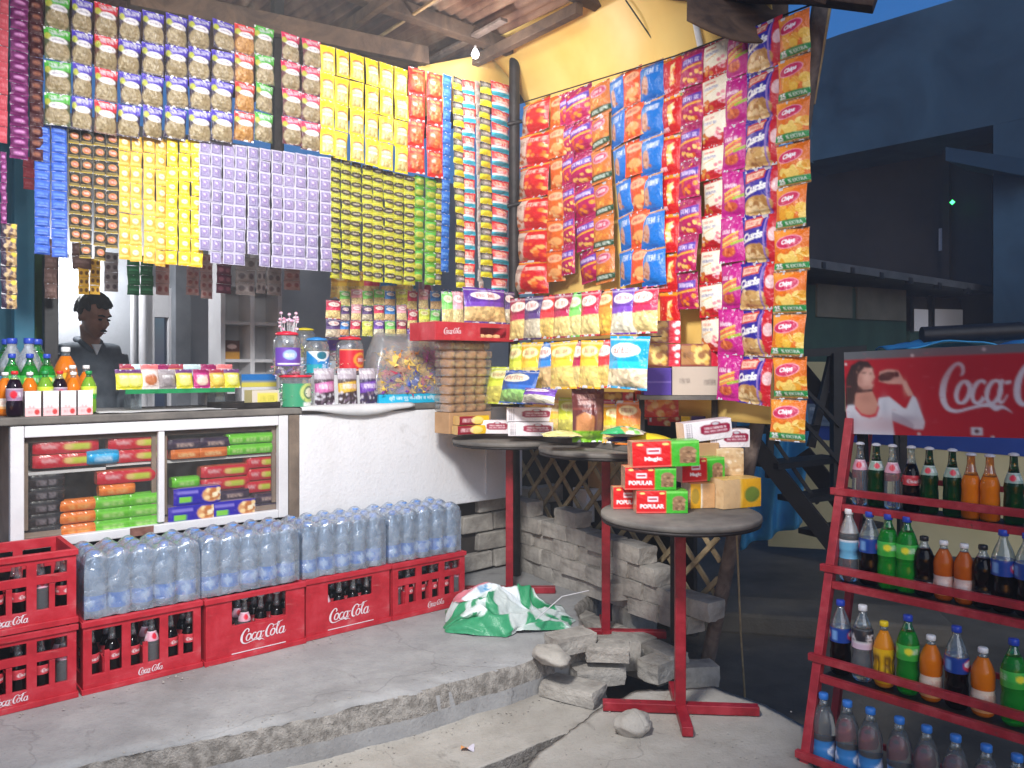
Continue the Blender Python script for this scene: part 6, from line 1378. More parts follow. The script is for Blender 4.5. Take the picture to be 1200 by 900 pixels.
DES['navy yellow bag'] = [packet_mesh('navy_yellow_bag', (lambda: (lambda c: c.rect(0, 0, 1, 1, (226, 200, 40)).poly([(0, 0), (.4, 0), (.3, 1), (0, 1)], (236, 230, 214)).poly([(0, .55), (.34, .55), (.3, 1), (0, 1)], (48, 40, 110)).scrib(.65, .5, .4, .2, (190, 150, 30), 3, 5, .04))(Cv(34, 24, (226, 200, 40))))(), .2, seed=72)]
DES['green white bag'] = [packet_mesh('green_white_bag', (lambda: (lambda c: c.poly([(0, 0), (.5, 0), (.6, 1), (0, 1)], (36, 160, 96)).scrib(.3, .5, .4, .2, WH, 3, 4, .04).specks(.5, .1, 1, .9, 12, .06, [(226, 150, 80), (120, 190, 90)], 3))(Cv(30, 22, (232, 220, 206))))(), .22, seed=73)]
for i in range(4): lying('olive bag', 660, 515, T1Z + .026*i + .004, .16, .15, rng.uniform(-.12, .12), '%s olive green flat bag from the bottom of the pile beside the brown pouch' % ORD[i], 'olive green flat bags on the corner table', .55)
for i in range(2): lying('navy yellow bag', 752 + i*1, 520, T1Z + .034*i + .004, .30, .17, -.03 + .06*i, ['lower', 'upper'][i] + ' flat yellow bag with navy corner on the round table', None, .5)
lying('green white bag', 728, 512, T1Z + .072, .19, .14, -.25, 'green and white snack bag lying on the flat yellow bags', None, .7)
c = Cv(34, 52, (104, 50, 50)); c.rect(0, .78, 1, 1, (130, 200, 40)).scrib(.4, .16, .5, .08, (230, 190, 180), 3, 5, .04).scrib(.4, .27, .5, .06, (230, 190, 180), 5, 5, .03).poly([(.1, .78), (.1, .52), (.3, .44), (.6, .52), (.6, .78)], (206, 140, 90)).rect(.0, .36, 1, .40, (140, 70, 60)).rect(.66, .2, 1, .78, (150, 110, 104), .6); c.ell(.4, .88, .2, .06, (180, 226, 90))
DES['brown pouch'] = [packet_mesh('brown_pouch', c, .42, seed=74)]
p = G(690, 519, T1Z); o = link('stand_up_pouch', DES['brown pouch'][0], None, p + Vector((0, .05, .262)), rot=(-.06, 0, .15), scale=(.165, .17, .262)); tag(o, 'brown stand-up pouch with bright green foot on the round table', 'snack pouch')
# standing row of packets behind the flat bags
for i, (px, k, hh_) in enumerate([(652, 'amber', .20), (668, 'lime', .21), (706, 'crimson', .21), (722, 'amber', .19), (737, 'orange', .21), (628, 'amber', .17)]):
    p = WPX(px, 480, -.20); o = link('snack_pouch', PW[k], None, (p.x, p.y, T1Z+hh_*.99), rot=(-.10, 0, WA+.5+rng.uniform(-.2, .2)), scale=(.13, .15, hh_)); tag(o, '%s pouch standing low on the board %s' % (k, ['behind the olive flat bags', 'left of the brown pouch', 'right of the brown pouch', 'left of the red snack packs', 'behind the green and white bag', 'behind the white cake packs'][i]), 'snack pouch', 'clear windowed snack pouches along the side wing')
# red snack packs and boxes behind
for i, (px, py, z, rz, lb) in enumerate([(752, 492, T1Z, .05, 'red snack pack standing behind the flat yellow bags'), (782, 500, T1Z, -.25, 'red snack pack standing beside the white cake packs at the bench end'), (770, 488, T1Z+.12, .02, 'red snack pack resting on the other red packs')]):
    pp = G(px, py, z) if i < 2 else P(772, 487, 3.88); pp.z = z; put('snack_box', 'red snack box', pp + Vector((0, .06, 0)), -.1 + rz, lb, 'snack pack', 'red snack packs on the bench', (0, rng.uniform(-.05, .05)), s=(1.05, 1, 1.02))
put('snack_box', 'gold snack box', WPX(722, 484, -.12), WA+.6, 'golden and red snack pack standing behind the brown pouch', 'snack pack', 'golden red snack packs')
# raised board with brown carton and purple carton under the golden packs
zc = zof(463, WPX(800, 463, -.10).y)
bp = WPX(800, 463, -.10); ra = -.06
rack2 = empty('raised_board', (bp.x, bp.y+.06, 0), ra, 'small raised board carrying the brown and violet cartons', 'shelf')
mb = MB(); mb.box((.0, .02, zc-.012), (.38, .16, .02)); mb.build('board', M_TOP, rack2); 
for x in (-.17, .17):
    mb = MB(); mb.box((x, .06, (zc-.0225+ZB+.0)/2), (.025, .025, zc-.0225-ZB-.002)); mb.build('leg', M_IRON, rack2)
c = Cv(50, 26, (190, 176, 160)); c.scrib(.25, .5, .2, .16, (70, 60, 60), 3, 5, .012).scrib(.72, .55, .22, .2, (90, 80, 76), 7, 5, .010); BX['plain carton'] = pbox('plain_carton', (.235, .12, .13), c, m=CARD)
put('cardboard_box', 'plain carton', (bp.x+.075, bp.y+.06, zc), ra, 'plain grey brown carton with faint handwriting on the raised board', 'box')
c = Cv(30, 22, (84, 62, 156)); c.rect(0, .5, 1, .54, (130, 110, 190)); BX['violet carton'] = pbox('violet_carton', (.125, .12, .125), c, m=CARD)
put('cardboard_box', 'violet carton', (bp.x-.110, bp.y+.065, zc), ra, 'plain violet carton left of the grey brown carton', 'box')
for i, (dx, dz, lb) in enumerate([(-.10, .131, 'golden red snack pack lying on the violet carton'), (.095, .132, 'golden red snack pack lying on the plain brown carton'), (-.10, .238, 'golden red snack pack stacked highest above the violet carton')]):
    put('snack_box', 'gold snack box', (bp.x+dx, bp.y+.055, zc+dz), ra, lb, 'snack pack', 'golden red snack packs', s=(1, 1, .98))
c = Cv(24, 32, (240, 190, 40)); c.rect(.3, 0, 1, 1, (72, 44, 110)).specks(.4, .3, .9, .9, 8, .06, [(226, 220, 236), (140, 90, 170)], 4); BX['violet yellow'] = pbox('snack_carton', (.15, .05, .13), c, m=CARD)
pv = P(818, 487, 3.82); put('snack_carton', 'violet yellow', (pv.x, pv.y+.04, T1Z), -.08, 'violet and yellow snack carton under the raised board', 'carton')
# white cake packs stacked at the right above the lower table
pk = P(826, 518, 3.42)
zz1 = zof(518, 3.42)
boxthing('plain_carton', 'tall brown carton on the lower round table under the tilted cake pack', 'carton', (pk.x-.015, pk.y, T3Z), .1, (.13, .08, zz1-T3Z), M_CARDB)
put('cake_pack', 'cake', (pk.x, pk.y, zz1+.010), .22, 'white cake pack tilted up at the top right of the display', 'cake pack', CK, (0, -.10), s=(.90, .95, 1.15))
# rusk packs and loaves on the lower round table
def cv_rusk(word, w=60, h=36):
    c = Cv(w, h, (214, 30, 34)); c.rect(.58, 0, 1, 1, (66, 176, 46)).rect(.58, .04, 1, .12, (120, 210, 90)); c.rect(.70, .38, .94, .86, (150, 116, 86)).ell(.82, .40, .12, .17, (150, 116, 86)).specks(.71, .4, .93, .84, 16, .03, [(176, 140, 104), (120, 90, 64)], 2)
    c.rect(.22, .26, .42, .48, (236, 220, 226)).rect(.24, .33, .40, .41, (190, 60, 80)).text(word, .31, .68, .19, (250, 240, 240), .46, .05); c.ell(.12, .12, .05, .05, (246, 210, 120)).ell(.5, .12, .05, .05, (246, 210, 120)).rect(0, .93, .58, .96, (240, 120, 110)); return c
tp = Cv(30, 10, (196, 146, 112)); tp.rect(.58, 0, 1, 1, (90, 180, 60)).rect(0, 0, .58, .25, (214, 60, 50)); en = Cv(8, 8, (196, 150, 120))
BX['rusk popular'] = pbox('rusk_pack', (.205, .10, .105), cv_rusk('POPULAR'), tp, en, puff=.01, rnd=.06); BX['rusk magic'] = pbox('rusk_pack', (.275, .10, .115), cv_rusk('Magic'), tp, en, puff=.01, rnd=.06)
RG = 'red and green rusk packs on the lower round table'
def t3(px, py): return G(px, py, T3Z)
a = t3(776, 602); put('rusk_pack', 'rusk popular', a + Vector((0, .05, 0)), .02, 'front red and green rusk pack on the lower round table', 'rusk pack', RG, s=(1.0, .9, .86))
b = t3(748, 599); put('rusk_pack', 'rusk popular', Vector((b.x, a.y+.135, T3Z)), .06, 'red rusk pack at the left partly behind the front rusk pack', 'rusk pack', RG, s=(.95, .6, .86))
put('rusk_pack', 'rusk popular', Vector((a.x-.045, a.y+.062, T3Z+.0925)), .03, 'red and green rusk pack stacked on the two lowest rusk packs', 'rusk pack', RG, s=(1.0, 1.0, .86))
put('rusk_pack', 'rusk magic', Vector((a.x+.015, a.y+.055, T3Z+.185)), .05, 'long red and green rusk pack topmost of the rusk stack', 'rusk pack', RG, (0, -.03), s=(.98, 1, .90))
# loaves
M_LOAF = mat('wrapped_bread', (196, 160, 116), (226, 196, 150), .35, 14., bump=.25, bscale=20.)
c = Cv(30, 24, (214, 178, 130)); c.rect(.45, 0, 1, 1, (226, 166, 30)).ell(.74, .55, .2, .26, (110, 130, 50)).rect(.45, .0, .49, 1, (240, 190, 60)); en2 = Cv(20, 20, (212, 182, 138)); en2.specks(0, 0, 1, 1, 30, .05, [(230, 204, 164), (196, 160, 116)], 3)
BX['yellow loaf'] = pbox('bread_loaf', (.22, .12, .125), c, None, en2, puff=.02, rnd=.12); c = Cv(20, 24, (214, 182, 136)); c.specks(0, 0, 1, 1, 40, .06, [(230, 204, 164), (196, 160, 116), (236, 220, 190)], 5); BX['plain loaf'] = pbox('bread_loaf', (.135, .12, .12), c, c, en2, puff=.02, rnd=.12)
BX['side loaf'] = pbox('bread_loaf', (.13, .11, .115), (lambda: Cv(26, 24, (226, 166, 30)).rect(.42, 0, .48, 1, (240, 230, 210)).rect(.48, 0, 1, 1, (206, 160, 110)).ell(.2, .5, .16, .3, (170, 140, 50)))(), None, en2, puff=.015, rnd=.1)
q = t3(866, 596); put('bread_loaf', 'yellow loaf', q + Vector((-.005, .055, 0)), .42, 'wrapped bread loaf with yellow sleeve at the right edge of the lower round table', 'bread', None, s=(.88, .9, .98))
put('bread_loaf', 'plain loaf', Vector((q.x-.01, q.y+.175, T3Z)), .15, 'plain wrapped loaf hidden low behind the yellow sleeved loaf', 'bread', None, s=(.9, .9, .98))
put('bread_loaf', 'plain loaf', Vector((q.x-.012, q.y+.17, T3Z+.119)), .15, 'plain wrapped loaf standing above the yellow sleeved loaf', 'bread', None, s=(.9, .9, .98))
q2 = t3(821, 596); put('bread_loaf', 'side loaf', q2 + Vector((0, .05, 0)), .2, 'small yellow sleeved loaf between rusk packs and bread', 'bread', s=(.82, .9, .9))
put('rusk_pack', 'rusk magic', Vector((q2.x+.01, q2.y+.08, T3Z+.106)), .28, 'red and green rusk pack lying across the small yellow loaf', 'rusk pack', RG, (0, -.02), s=(.72, .9, .85))
put('cake_pack', 'cake', Vector((q.x-.005, q.y+.175, T3Z+.238)), .12, 'white cake pack lying on top of the plain wrapped loaf', 'cake pack', CK, s=(.72, 1, 1.05))
# crumpled sack on the platform
M_SACK = printed('sack_film', rough=.4, bump=.4, bscale=18.)
c = Cv(90, 60, (196, 204, 200)); c.poly([(0, .40), (.40, .36), (.50, 1), (0, 1)], (58, 150, 104)).poly([(.52, .05), (.9, .0), (1, .5), (.75, .45)], (54, 150, 100)).text('HI', .22, .64, .30, (228, 238, 234), .24, .08, .15).text('A', .74, .20, .18, (226, 236, 232), .2, .06).poly([(.08, .10), (.46, .04), (.5, .24), (.12, .30)], (206, 120, 130)).poly([(.14, .22), (.62, .16), (.64, .30), (.2, .34)], (218, 226, 228)).text('IK', .31, .25, .09, (60, 140, 190), .16, .04).specks(.6, .55, 1, 1, 12, .05, [(48, 110, 84), (170, 190, 180), (58, 150, 104)], 3)
sk_ = c.out(); mb = MB(); s0 = G(594, 733, PLAT)
def ridge(p): return 1 - 2*abs(mnoise.noise(p))
def fn(u, v):
    x = (u-.5)*.62; n = Vector((u*4, v*4, 2)); e = (1-(2*u-1)**2)
    f = .85*ridge(n*.75+Vector((3, 1, 0))) + .22*ridge(n*1.7) + .05*ridge(n*5)
    prof = (.10 + .90*math.sin(math.pi*min(1., .12+.88*(1-v)))**.8) if v > 0 else .9
    hgt = .20*(e**.55)*(1-.45*u)*math.cos(v*math.pi/2)**.7*(.55+.55*f) + .02*max(0, f)*e
    y = .10 - .30*v*(.75+.25*e) + .05*mnoise.noise(n*1.3) + .03*ridge(n*1.2)*(v)
    return (x + .05*mnoise.noise(n+Vector((9, 0, 0))) + .015*ridge(n*1.6+Vector((0, 5, 0))), y, max(.003, hgt))
mb.grid(fn, 100, 70, cols=sk_)
def fb(u, v): p = fn(u, 0); return (p[0], p[1] + .15*v, p[2]*(1-v)**1.5 + .002)
mb.grid(lambda u, v: fb(u, v), 100, 14, cols=np.ones((2, 2, 3))*np.array(lin((70, 140, 104))), flip=True)
tag(mb.build('plastic_sack', M_SACK, loc=s0 + Vector((0, .02, 0)), rz=.12, printed=True), 'crumpled green and white plastic sack lying on the platform by the corner table', 'sack')
mb = MB(); mb.tube([G(628, 748, PLAT)+Vector((0, 0, .09)), G(660, 740, PLAT)+Vector((0, .1, .14)), WPX(690, 692, -.22)], .003, 5); tag(mb.build('string', M_WHITEP), 'thin white string running from the sack to the block wall', 'string')
mb = MB(); mb.tube([P(862, 606, 3.7), P(864, 640, 3.72), P(868, 740, 3.75), P(873, 818, 3.8)], .005, 6); tag(mb.build('rope', M_SLAT), 'thin rope hanging behind the lower round table', 'rope')
mb = MB(); mb.lathe([(0, -.05), (.03, -.04), (.045, 0), (.03, .035), (.008, .05), (.012, .07)], 14); tag(mb.build('yellow_bag', FILM if False else mat('yellow_film', (214, 160, 40), (236, 186, 70), .4, 9.), loc=P(850, 615, 3.72)), 'small yellow bag hanging below the lower round table', 'bag')
# ------------------------------------------------------------------ bottle rack and sign at the right
KD = Vector((.67, -.742, 0)).normalized(); KN = Vector((.742, .67, 0)).normalized(); KA = math.atan2(KD.y, KD.x)
PB = P(943, 900, 2.80); PTp = P(995, 505, 3.04); RL = 1.22
def kp(f, k, d=0.):             # f = height between the two measured points, k along the rack, d to its back
    p = PB.lerp(PTp, f); return p + KD*k + KN*d
def fz(z): return (z - PB.z)/(PTp.z - PB.z)
M_RACK = enamel('red_rack_paint', (164, 38, 48), (184, 70, 76), (104, 58, 48))
rk = empty('bottle_rack', (PB.x, PB.y, 0), KA, 'red leaning steel bottle rack with four shelves at the right', 'rack')
def loc_(p): q = Matrix.Rotation(-KA, 3, 'Z') @ (Vector(p) - Vector((PB.x, PB.y, 0))); return q
def rbar(a, b, w, h, nm): mb = MB(); mb.bar(loc_(a), loc_(b), w, h); return mb.build(nm, M_RACK, rk, bevel=.002)
f0 = fz(.03); fT = fz(1.42); dp_ = .17
for k in (0, RL): rbar(kp(f0, k), kp(fT, k), .032, .032, 'front_post'); rbar(kp(f0, k, .40) if False else kp(f0, k, dp_+.03), kp(fT, k, dp_), .026, .026, 'rear_post')
SHZ = [1.095, .822, .505, .185]; RZ = [1.152, .878, .57, .25]
for i, (z, zr) in enumerate(zip(SHZ, RZ)):
    f = fz(z); fr = fz(zr)
    rbar(kp(fr, -.03, -.018), kp(fr, RL+.03, -.018), .022, .026, 'guard_rail'); rbar(kp(f, 0.017, -.004), kp(f, RL-.017, -.004), .022, .026, 'shelf_edge')
    mb = MB(); mb.bar(loc_(kp(f, .017, .012)), loc_(kp(f, .017, dp_)), .002, .002)
    a, b = loc_(kp(f, .017, .008)), loc_(kp(f, RL-.017, dp_-.014)); mb = MB(); mb.box(((a.x+b.x)/2, (a.y+b.y)/2, z+.004), (abs(b.x-a.x), abs(b.y-a.y), .004)); mb.build('shelf_plate', M_IRON, rk)
    rbar(kp(fz(z+.10), 0.013, dp_), kp(fz(z+.10), RL-.013, dp_), .014, .02, 'back_rail')
RB = 'drink bottles on the red rack'
def onrack(kind, px, shelf, label):
    z = SHZ[shelf]; f = fz(z); r = ray(px); o = kp(f, 0, .075); t = (r*o.y - o.x)/(KD.x - r*KD.y); p = o + KD*t; p.z = z + .007
    bottle(kind, p, label, RB, KA + rng.uniform(-.5, .3))
sh = ['top shelf', 'second shelf', 'third shelf', 'bottom shelf']
for s_, lst in enumerate([[('pale glass', 1008), ('green glass', 1027), ('pale glass', 1046), ('cola glass', 1068), ('green glass', 1089), ('green glass', 1116), ('orange glass', 1138), ('orange glass', 1160), ('green glass', 1188)],
                          [('blue soda pet', 995), ('cola pet', 1019), ('lime pet', 1041), ('lime pet', 1063), ('dark pet', 1083), ('amber pet', 1106), ('amber pet', 1130), ('dark pet', 1152), ('cola pet', 1176), ('cola pet', 1204)],
                          [('cola pet', 985), ('soda pet', 1011), ('mango pet', 1036), ('lime pet', 1064), ('orange pet', 1091), ('cola pet', 1121), ('orange pet', 1152), ('lime pet', 1188)],
                          [('water pet', 965), ('water pet', 993), ('water pet', 1020), ('water pet', 1054), ('water pet', 1086), ('water pet', 1120), ('water pet', 1156), ('water pet', 1192)]]):
    desc = {'pale glass': 'pale glass bottle with pink label', 'green glass': 'dark green glass bottle', 'cola glass': 'dark glass bottle with red label', 'orange glass': 'orange drink glass bottle', 'blue soda pet': 'clear bottle with frosted neck and blue label', 'cola pet': 'dark drink bottle with blue cap', 'lime pet': 'green drink bottle with blue cap', 'dark pet': 'small dark bottle with black cap', 'amber pet': 'small amber bottle with white cap', 'soda pet': 'clear soda bottle with white cap', 'mango pet': 'yellow mango drink bottle with yellow cap', 'orange pet': 'orange drink bottle with white cap', 'water pet': 'clear water bottle with blue cap'}
    for i, (kd, px) in enumerate(lst): onrack(kd, px, s_, '%s, %s on the rack %s' % (desc[kd], ORD[i], sh[s_]))
# the sign board above
sg = Cv(250, 72, (170, 14, 30))
W_, Hh_ = 1.50, 0
tl, bl = P(989, 413, 3.06), P(991, 508, 3.06); sgh = tl.z - bl.z; SW = 1.42
sg = Cv(int(72*SW/sgh), 72, (172, 14, 32)); asp = sgh/SW
sg.rect(0, 0, 1, .10, (96, 100, 104))
U_ = lambda px: (px-40)/(1.0)                # zoomed picture pixels to board units (sign zoom: left 35, height 75..580, scale per board height 505)
def su_(x, y):
    r = ray(980 + x/5.4545); return ((r*tl.y - tl.x)/(KD.x - r*KD.y)/SW, (y-75)/505)
def sp(pts, c): sg.poly([su_(*q) for q in pts], c)
sp([(60, 240), (95, 160), (150, 132), (205, 140), (235, 180), (225, 330), (130, 390), (50, 410)], (46, 30, 30))
sp([(120, 330), (225, 320), (262, 400), (240, 460), (150, 460), (100, 400)], (196, 140, 120)); sp([(128, 200), (150, 158), (200, 152), (228, 180), (240, 220), (246, 236), (232, 250), (240, 275), (220, 306), (170, 310), (135, 280)], (206, 156, 140))
sp([(150, 158), (205, 150), (235, 182), (180, 176), (140, 220), (128, 290), (115, 250)], (52, 34, 32)); sp([(160, 205), (190, 200), (188, 212), (162, 214)], (70, 44, 42)); sp([(210, 212), (226, 208), (224, 218), (210, 220)], (70, 44, 42)); sp([(222, 262), (240, 256), (240, 276), (224, 278)], (176, 60, 66))
sp([(70, 400), (105, 395), (150, 460), (200, 474), (245, 460), (265, 360), (330, 352), (420, 420), (440, 420), (480, 345), (500, 360), (552, 500), (540, 540), (480, 540), (345, 490), (356, 580), (70, 580), (52, 430)], (206, 208, 216))
sp([(110, 400), (150, 452), (200, 464), (240, 450), (262, 395), (266, 420), (246, 470), (200, 480), (150, 468), (112, 425)], (196, 40, 54)); sp([(345, 440), (420, 470), (480, 510), (480, 540), (345, 492)], (170, 174, 186))
sp([(408, 260), (440, 260), (486, 345), (452, 352)], (206, 156, 140)); sp([(275, 205), (330, 190), (395, 200), (430, 260), (408, 280), (330, 276), (270, 262)], (206, 156, 140)); sp([(262, 240), (285, 215), (330, 205), (370, 208), (376, 232), (340, 258), (280, 262)], (64, 34, 30)); sp([(372, 205), (395, 208), (400, 236), (376, 240)], (46, 24, 22))
def soft(x, y, rx, ry, c, k):
    cu, cv = su_(x, y); a = k*np.exp(-(((sg.U-cu)/(rx/505*asp))**2 + ((sg.V-cv)/(ry/505))**2)); sg.a[:] = sg.a*(1-a[..., None]) + np.array(lin(c))*a[..., None]
soft(196, 235, 26, 30, (232, 190, 172), .6); soft(150, 250, 16, 40, (150, 100, 88), .5); soft(180, 300, 50, 14, (150, 100, 88), .5); soft(180, 360, 40, 30, (160, 108, 92), .5); soft(222, 190, 10, 12, (236, 196, 180), .5)
for k in range(9): sg.line([su_(66+k*9, 240-k*8+rng.uniform(-8, 8)), su_(60+k*7, 320), su_(58+k*6, 400)], .0022, (84, 56, 48) if k % 2 else (26, 18, 20))
soft(90, 500, 26, 60, (170, 174, 188), .6); soft(300, 420, 20, 60, (176, 180, 192), .6); soft(200, 520, 60, 24, (226, 228, 234), .5); soft(440, 480, 60, 20, (150, 156, 170), .6); soft(500, 430, 20, 50, (190, 196, 206), .5); soft(340, 240, 40, 10, (104, 70, 60), .5); soft(320, 222, 30, 6, (120, 90, 80), .5); soft(436, 300, 12, 40, (226, 180, 160), .5)
x0, y0 = su_(640, 388); sg.ribbon(COLA, x0, y0, (su_(1120, 388)[0]-x0)/4.6, (206, 200, 210), sv=104/505)
q = su_(880, 545); sg.rect(q[0]-.012, q[1]-.04, q[0]+.012, q[1]+.04, (206, 200, 206)).ell(q[0], q[1], .006, .022, (90, 40, 40))
for x, y in ((62, 152), (488, 116), (945, 100), (90, 548), (512, 568), (980, 576)): q = su_(x, y); sg.ell(q[0], q[1], .004, .016, (206, 190, 190))
so = empty('cola_sign', tl, KA, 'red cola sign board with drinking woman above the bottle rack', 'sign', rot=(0, -.036, KA))
soft(700, 200, 260, 120, (150, 8, 26), .5); soft(300, 520, 300, 60, (150, 30, 40), .4)
for k in range(40): x_, y_ = rng.uniform(40, 1300), rng.uniform(90, 570); sg.line([su_(x_, y_), su_(x_+rng.uniform(-40, 40), y_+rng.uniform(-6, 6))], .0010, (188, 90, 96))
a = sg.out(); a[1:-1, 1:-1] = (a[1:-1, 1:-1]*4 + a[:-2, 1:-1] + a[2:, 1:-1] + a[1:-1, :-2] + a[1:-1, 2:])/8; mb = MB(); mb.grid(lambda u, v: (SW*u, -.001, -sgh*v), a.shape[1], a.shape[0], 0, False, a); mb.build('printed_face', printed('sign_print', rough=.45, bump=.02), so, printed=True)
mb = MB(); mb.box((SW/2, .012, -sgh/2), (SW, .022, sgh)); mb.build('backing', M_IRON, so)
for x in (.04, SW-.1): mb = MB(); mb.box((x, .045, -sgh*.7), (.03, .03, sgh*1.3)); mb.build('bracket', M_IRON, so)
# ------------------------------------------------------------------ street behind: houses, shed, stairs
class Pl:
    """upright plane through a pixel at a depth, running along a ground direction"""
    def __init__(s, px, Y, d): s.o = Vector((ray(px)*Y, Y, 0)); s.d = Vector((d[0], d[1], 0)).normalized(); s.n = Vector((-s.d.y, s.d.x, 0)); s.a = math.atan2(s.d.y, s.d.x)
    def t(s, px, off=0.): r = ray(px); o = s.o + s.n*off; return (r*o.y - o.x)/(s.d.x - r*s.d.y)
    def pt(s, px, py, off=0.): o = s.o + s.n*off; p = o + s.d*s.t(px, off); p.z = zof(py, p.y); return p
    def loc(s, px, py, off=0.): p = s.pt(px, py, off); return Vector((s.t(px, off), off, p.z))
M_BLUEW = mat('blue_wash_wall', (30, 62, 84), (68, 106, 130), .85, .9, bump=.2, detail=10., lo=.3, hi=.7, distort=.8)
M_BLUED = mat('dim_wall', (46, 44, 44), (64, 60, 58), .9, 2.)  # shade of the recessed storey is put into this dark colour
pl = Pl(945, 10.5, (.67, -.742)); 
h1 = empty('blue_house', pl.o, pl.a, 'large blue washed house with dark recessed upper floor across the street', 'house')
def quadwall(root, pl, pts, th, m, nm, back=True):
    q = [pl.loc(*p) for p in pts]; mb = MB(); n = len(q); v = [(x.x, x.y, x.z) for x in q] + [(x.x, x.y+th, x.z) for x in q]
    f = [tuple(range(n))[::-1], tuple(range(n, 2*n))] + [(i, (i+1) % n, (i+1) % n+n, i+n) for i in range(n)]; mb.add(v, f); return mb.build(nm, m, root)
quadwall(h1, pl, [(930, 60), (985, 40), (1250, -40), (1250, 128), (1166, 146), (930, 193)], 3.0, M_BLUEW, 'parapet_wall')
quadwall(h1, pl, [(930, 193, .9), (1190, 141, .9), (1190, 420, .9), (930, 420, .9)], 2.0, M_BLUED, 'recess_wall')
quadwall(h1, pl, [(1164, 146.5), (1250, 129), (1250, 470), (1164, 450)], 1.2, M_BLUEW, 'side_wall')
quadwall(h1, pl, [(1104, 160, .70), (1112, 158, .70), (1112, 330, .70), (1104, 335, .70)], .15, M_BLUED, 'door_post')
quadwall(h1, pl, [(1112, 168, .78), (1162, 158, .78), (1162, 336, .78), (1112, 332, .78)], .1, M_BLACK, 'door')
quadwall(h1, pl, [(1108, 172, -.1), (1200, 186, -.35), (1200, 206, -.35), (1108, 188, -.1)], .7, M_BLUEW, 'ledge')
quadwall(h1, pl, [(1100, 268, .75), (1110, 266, .75), (1110, 292, .75), (1100, 294, .75)], .05, M_GREYW, 'meter_box')
quadwall(h1, pl, [(944, 50, -.05), (950, 50, -.05), (950, 190, -.05), (944, 190, -.05)], .1, M_BLUEW, 'drain_pipe')
# green shed with windows
ps = Pl(925, 7.2, (.76, .65)); M_GRN = mat('green_boards', (34, 62, 52), (50, 80, 68), .8, 3.); M_TAN = mat('tan_panel', (92, 90, 78), (112, 108, 94), .8, 3.)
h2 = empty('green_shed', ps.o, ps.a, 'long green shed with tan panels and lit windows under a tin roof', 'shed')
quadwall(h2, ps, [(900, 330), (1062, 342), (1062, 470), (900, 470)], .5, M_GRN, 'wall')
quadwall(h2, ps, [(1066, 388), (1240, 388), (1240, 470), (1066, 470)], .5, M_GRN, 'wall')
for x0, x1, y0, y1 in ((958, 999, 332, 371), (1005, 1062, 336, 374)): quadwall(h2, ps, [(x0, y0, -.02), (x1, y0+4, -.02), (x1, y1+2, -.02), (x0, y1, -.02)], .04, M_TAN, 'panel')
quadwall(h2, ps, [(885, 293, -.35), (1250, 349, -.35), (1250, 355, -.35), (885, 304, -.35)], .9, mat('dull_tin', (70, 74, 76), (96, 98, 100), .6, 4.), 'roof')
wn = quadwall(h2, ps, [(1068, 348, .06), (1240, 356, .06), (1240, 389, .06), (1068, 389, .06)], .01, M_BLUED, 'window')
sf = [pl_ for pl_ in ((1072, 1090, 362, 388, 190), (1095, 1133, 362, 384, 170), (1137, 1160, 364, 386, 80), (1166, 1186, 366, 386, 60))]
for x0, x1, y0, y1, g in sf:
    o = quadwall(wn, ps, [(x0, y0, .04), (x1, y0+1, .04), (x1, y1, .04), (x0, y1, .04)], .008, emit('window_light_%d' % g, (g, g, g+6), .16 if g > 100 else .05), 'lit_pane')
for x in (1067, 1092, 1134, 1163, 1188): quadwall(wn, ps, [(x, 346, .0), (x+3.5, 346, .0), (x+3.5, 390, .0), (x, 390, .0)], .05, M_BLACK, 'mullion')
mb = MB(); mb.lathe([(0, -.03), (.03, 0), (0, .03)], 10); tag(mb.build('signal_lamp', emit('green_lamp', (60, 255, 120), 6.), loc=pl.pt(1116, 237, .5)), 'tiny green signal light glowing on the dark house front', 'light')
# blue covered cart behind the sign
M_TB = mat('blue_sheet', (44, 150, 214), (76, 184, 240), .5, 4., bump=.4, bscale=9.)
pc_ = P(1140, 405, 5.6); cv_ = empty('covered_cart', pc_, 0, 'dark rolled bundle on blue sheeting behind the sign', 'cart')
mb = MB(); mb.tube([(-.36, 0, .07), (.28, -.1, .10)], .062, 16); mb.build('roll', M_BLACK, cv_); mb = MB()
mb.grid(lambda u, v: (-.55+1.3*u, -.2+.5*v, .05*math.sin(u*7)+.05*mnoise.noise(Vector((u*5, v*3, 1))) - .03 + .16*u*u), 24, 10); o = mb.build('blue_sheet', M_TB, cv_); md = o.modifiers.new('thick', 'SOLIDIFY'); md.thickness = .01
for x in (-.5, .6): mb = MB(); mb.box((x, .0, -.9), (.05, .05, 1.7)); mb.build('leg', M_IRON, cv_)
# yellow wall with blue band and posters
py_ = Pl(945, 6.6, (.67, -.742)); M_YEL = mat('cream_wall', (206, 196, 146), (224, 214, 168), .85, 2.); M_BB = mat('blue_band', (30, 64, 150), (40, 80, 170), .7, 3.)
yw = empty('cream_wall', py_.o, py_.a, 'cream painted wall with a blue band behind the iron stairs', 'wall')
quadwall(yw, py_, [(900, 424), (1260, 424), (1260, 660), (900, 640)], .15, M_YEL, 'wall_face')
quadwall(yw, py_, [(900, 490, -.004), (1260, 508, -.004), (1260, 540, -.004), (900, 510, -.004)], .003, M_BB, 'painted_band')
c = Cv(40, 60, (120, 140, 160)); c.rect(0, .1, 1, .5, (30, 34, 84)).text('देव', .5, .3, .2, (220, 224, 232), .7, .04).scrib(.5, .62, .7, .06, (230, 236, 240), 3, 6, .03).scrib(.5, .76, .7, .06, (70, 90, 120), 5, 6, .03).scrib(.5, .88, .6, .05, (70, 90, 120), 6, 6, .03)
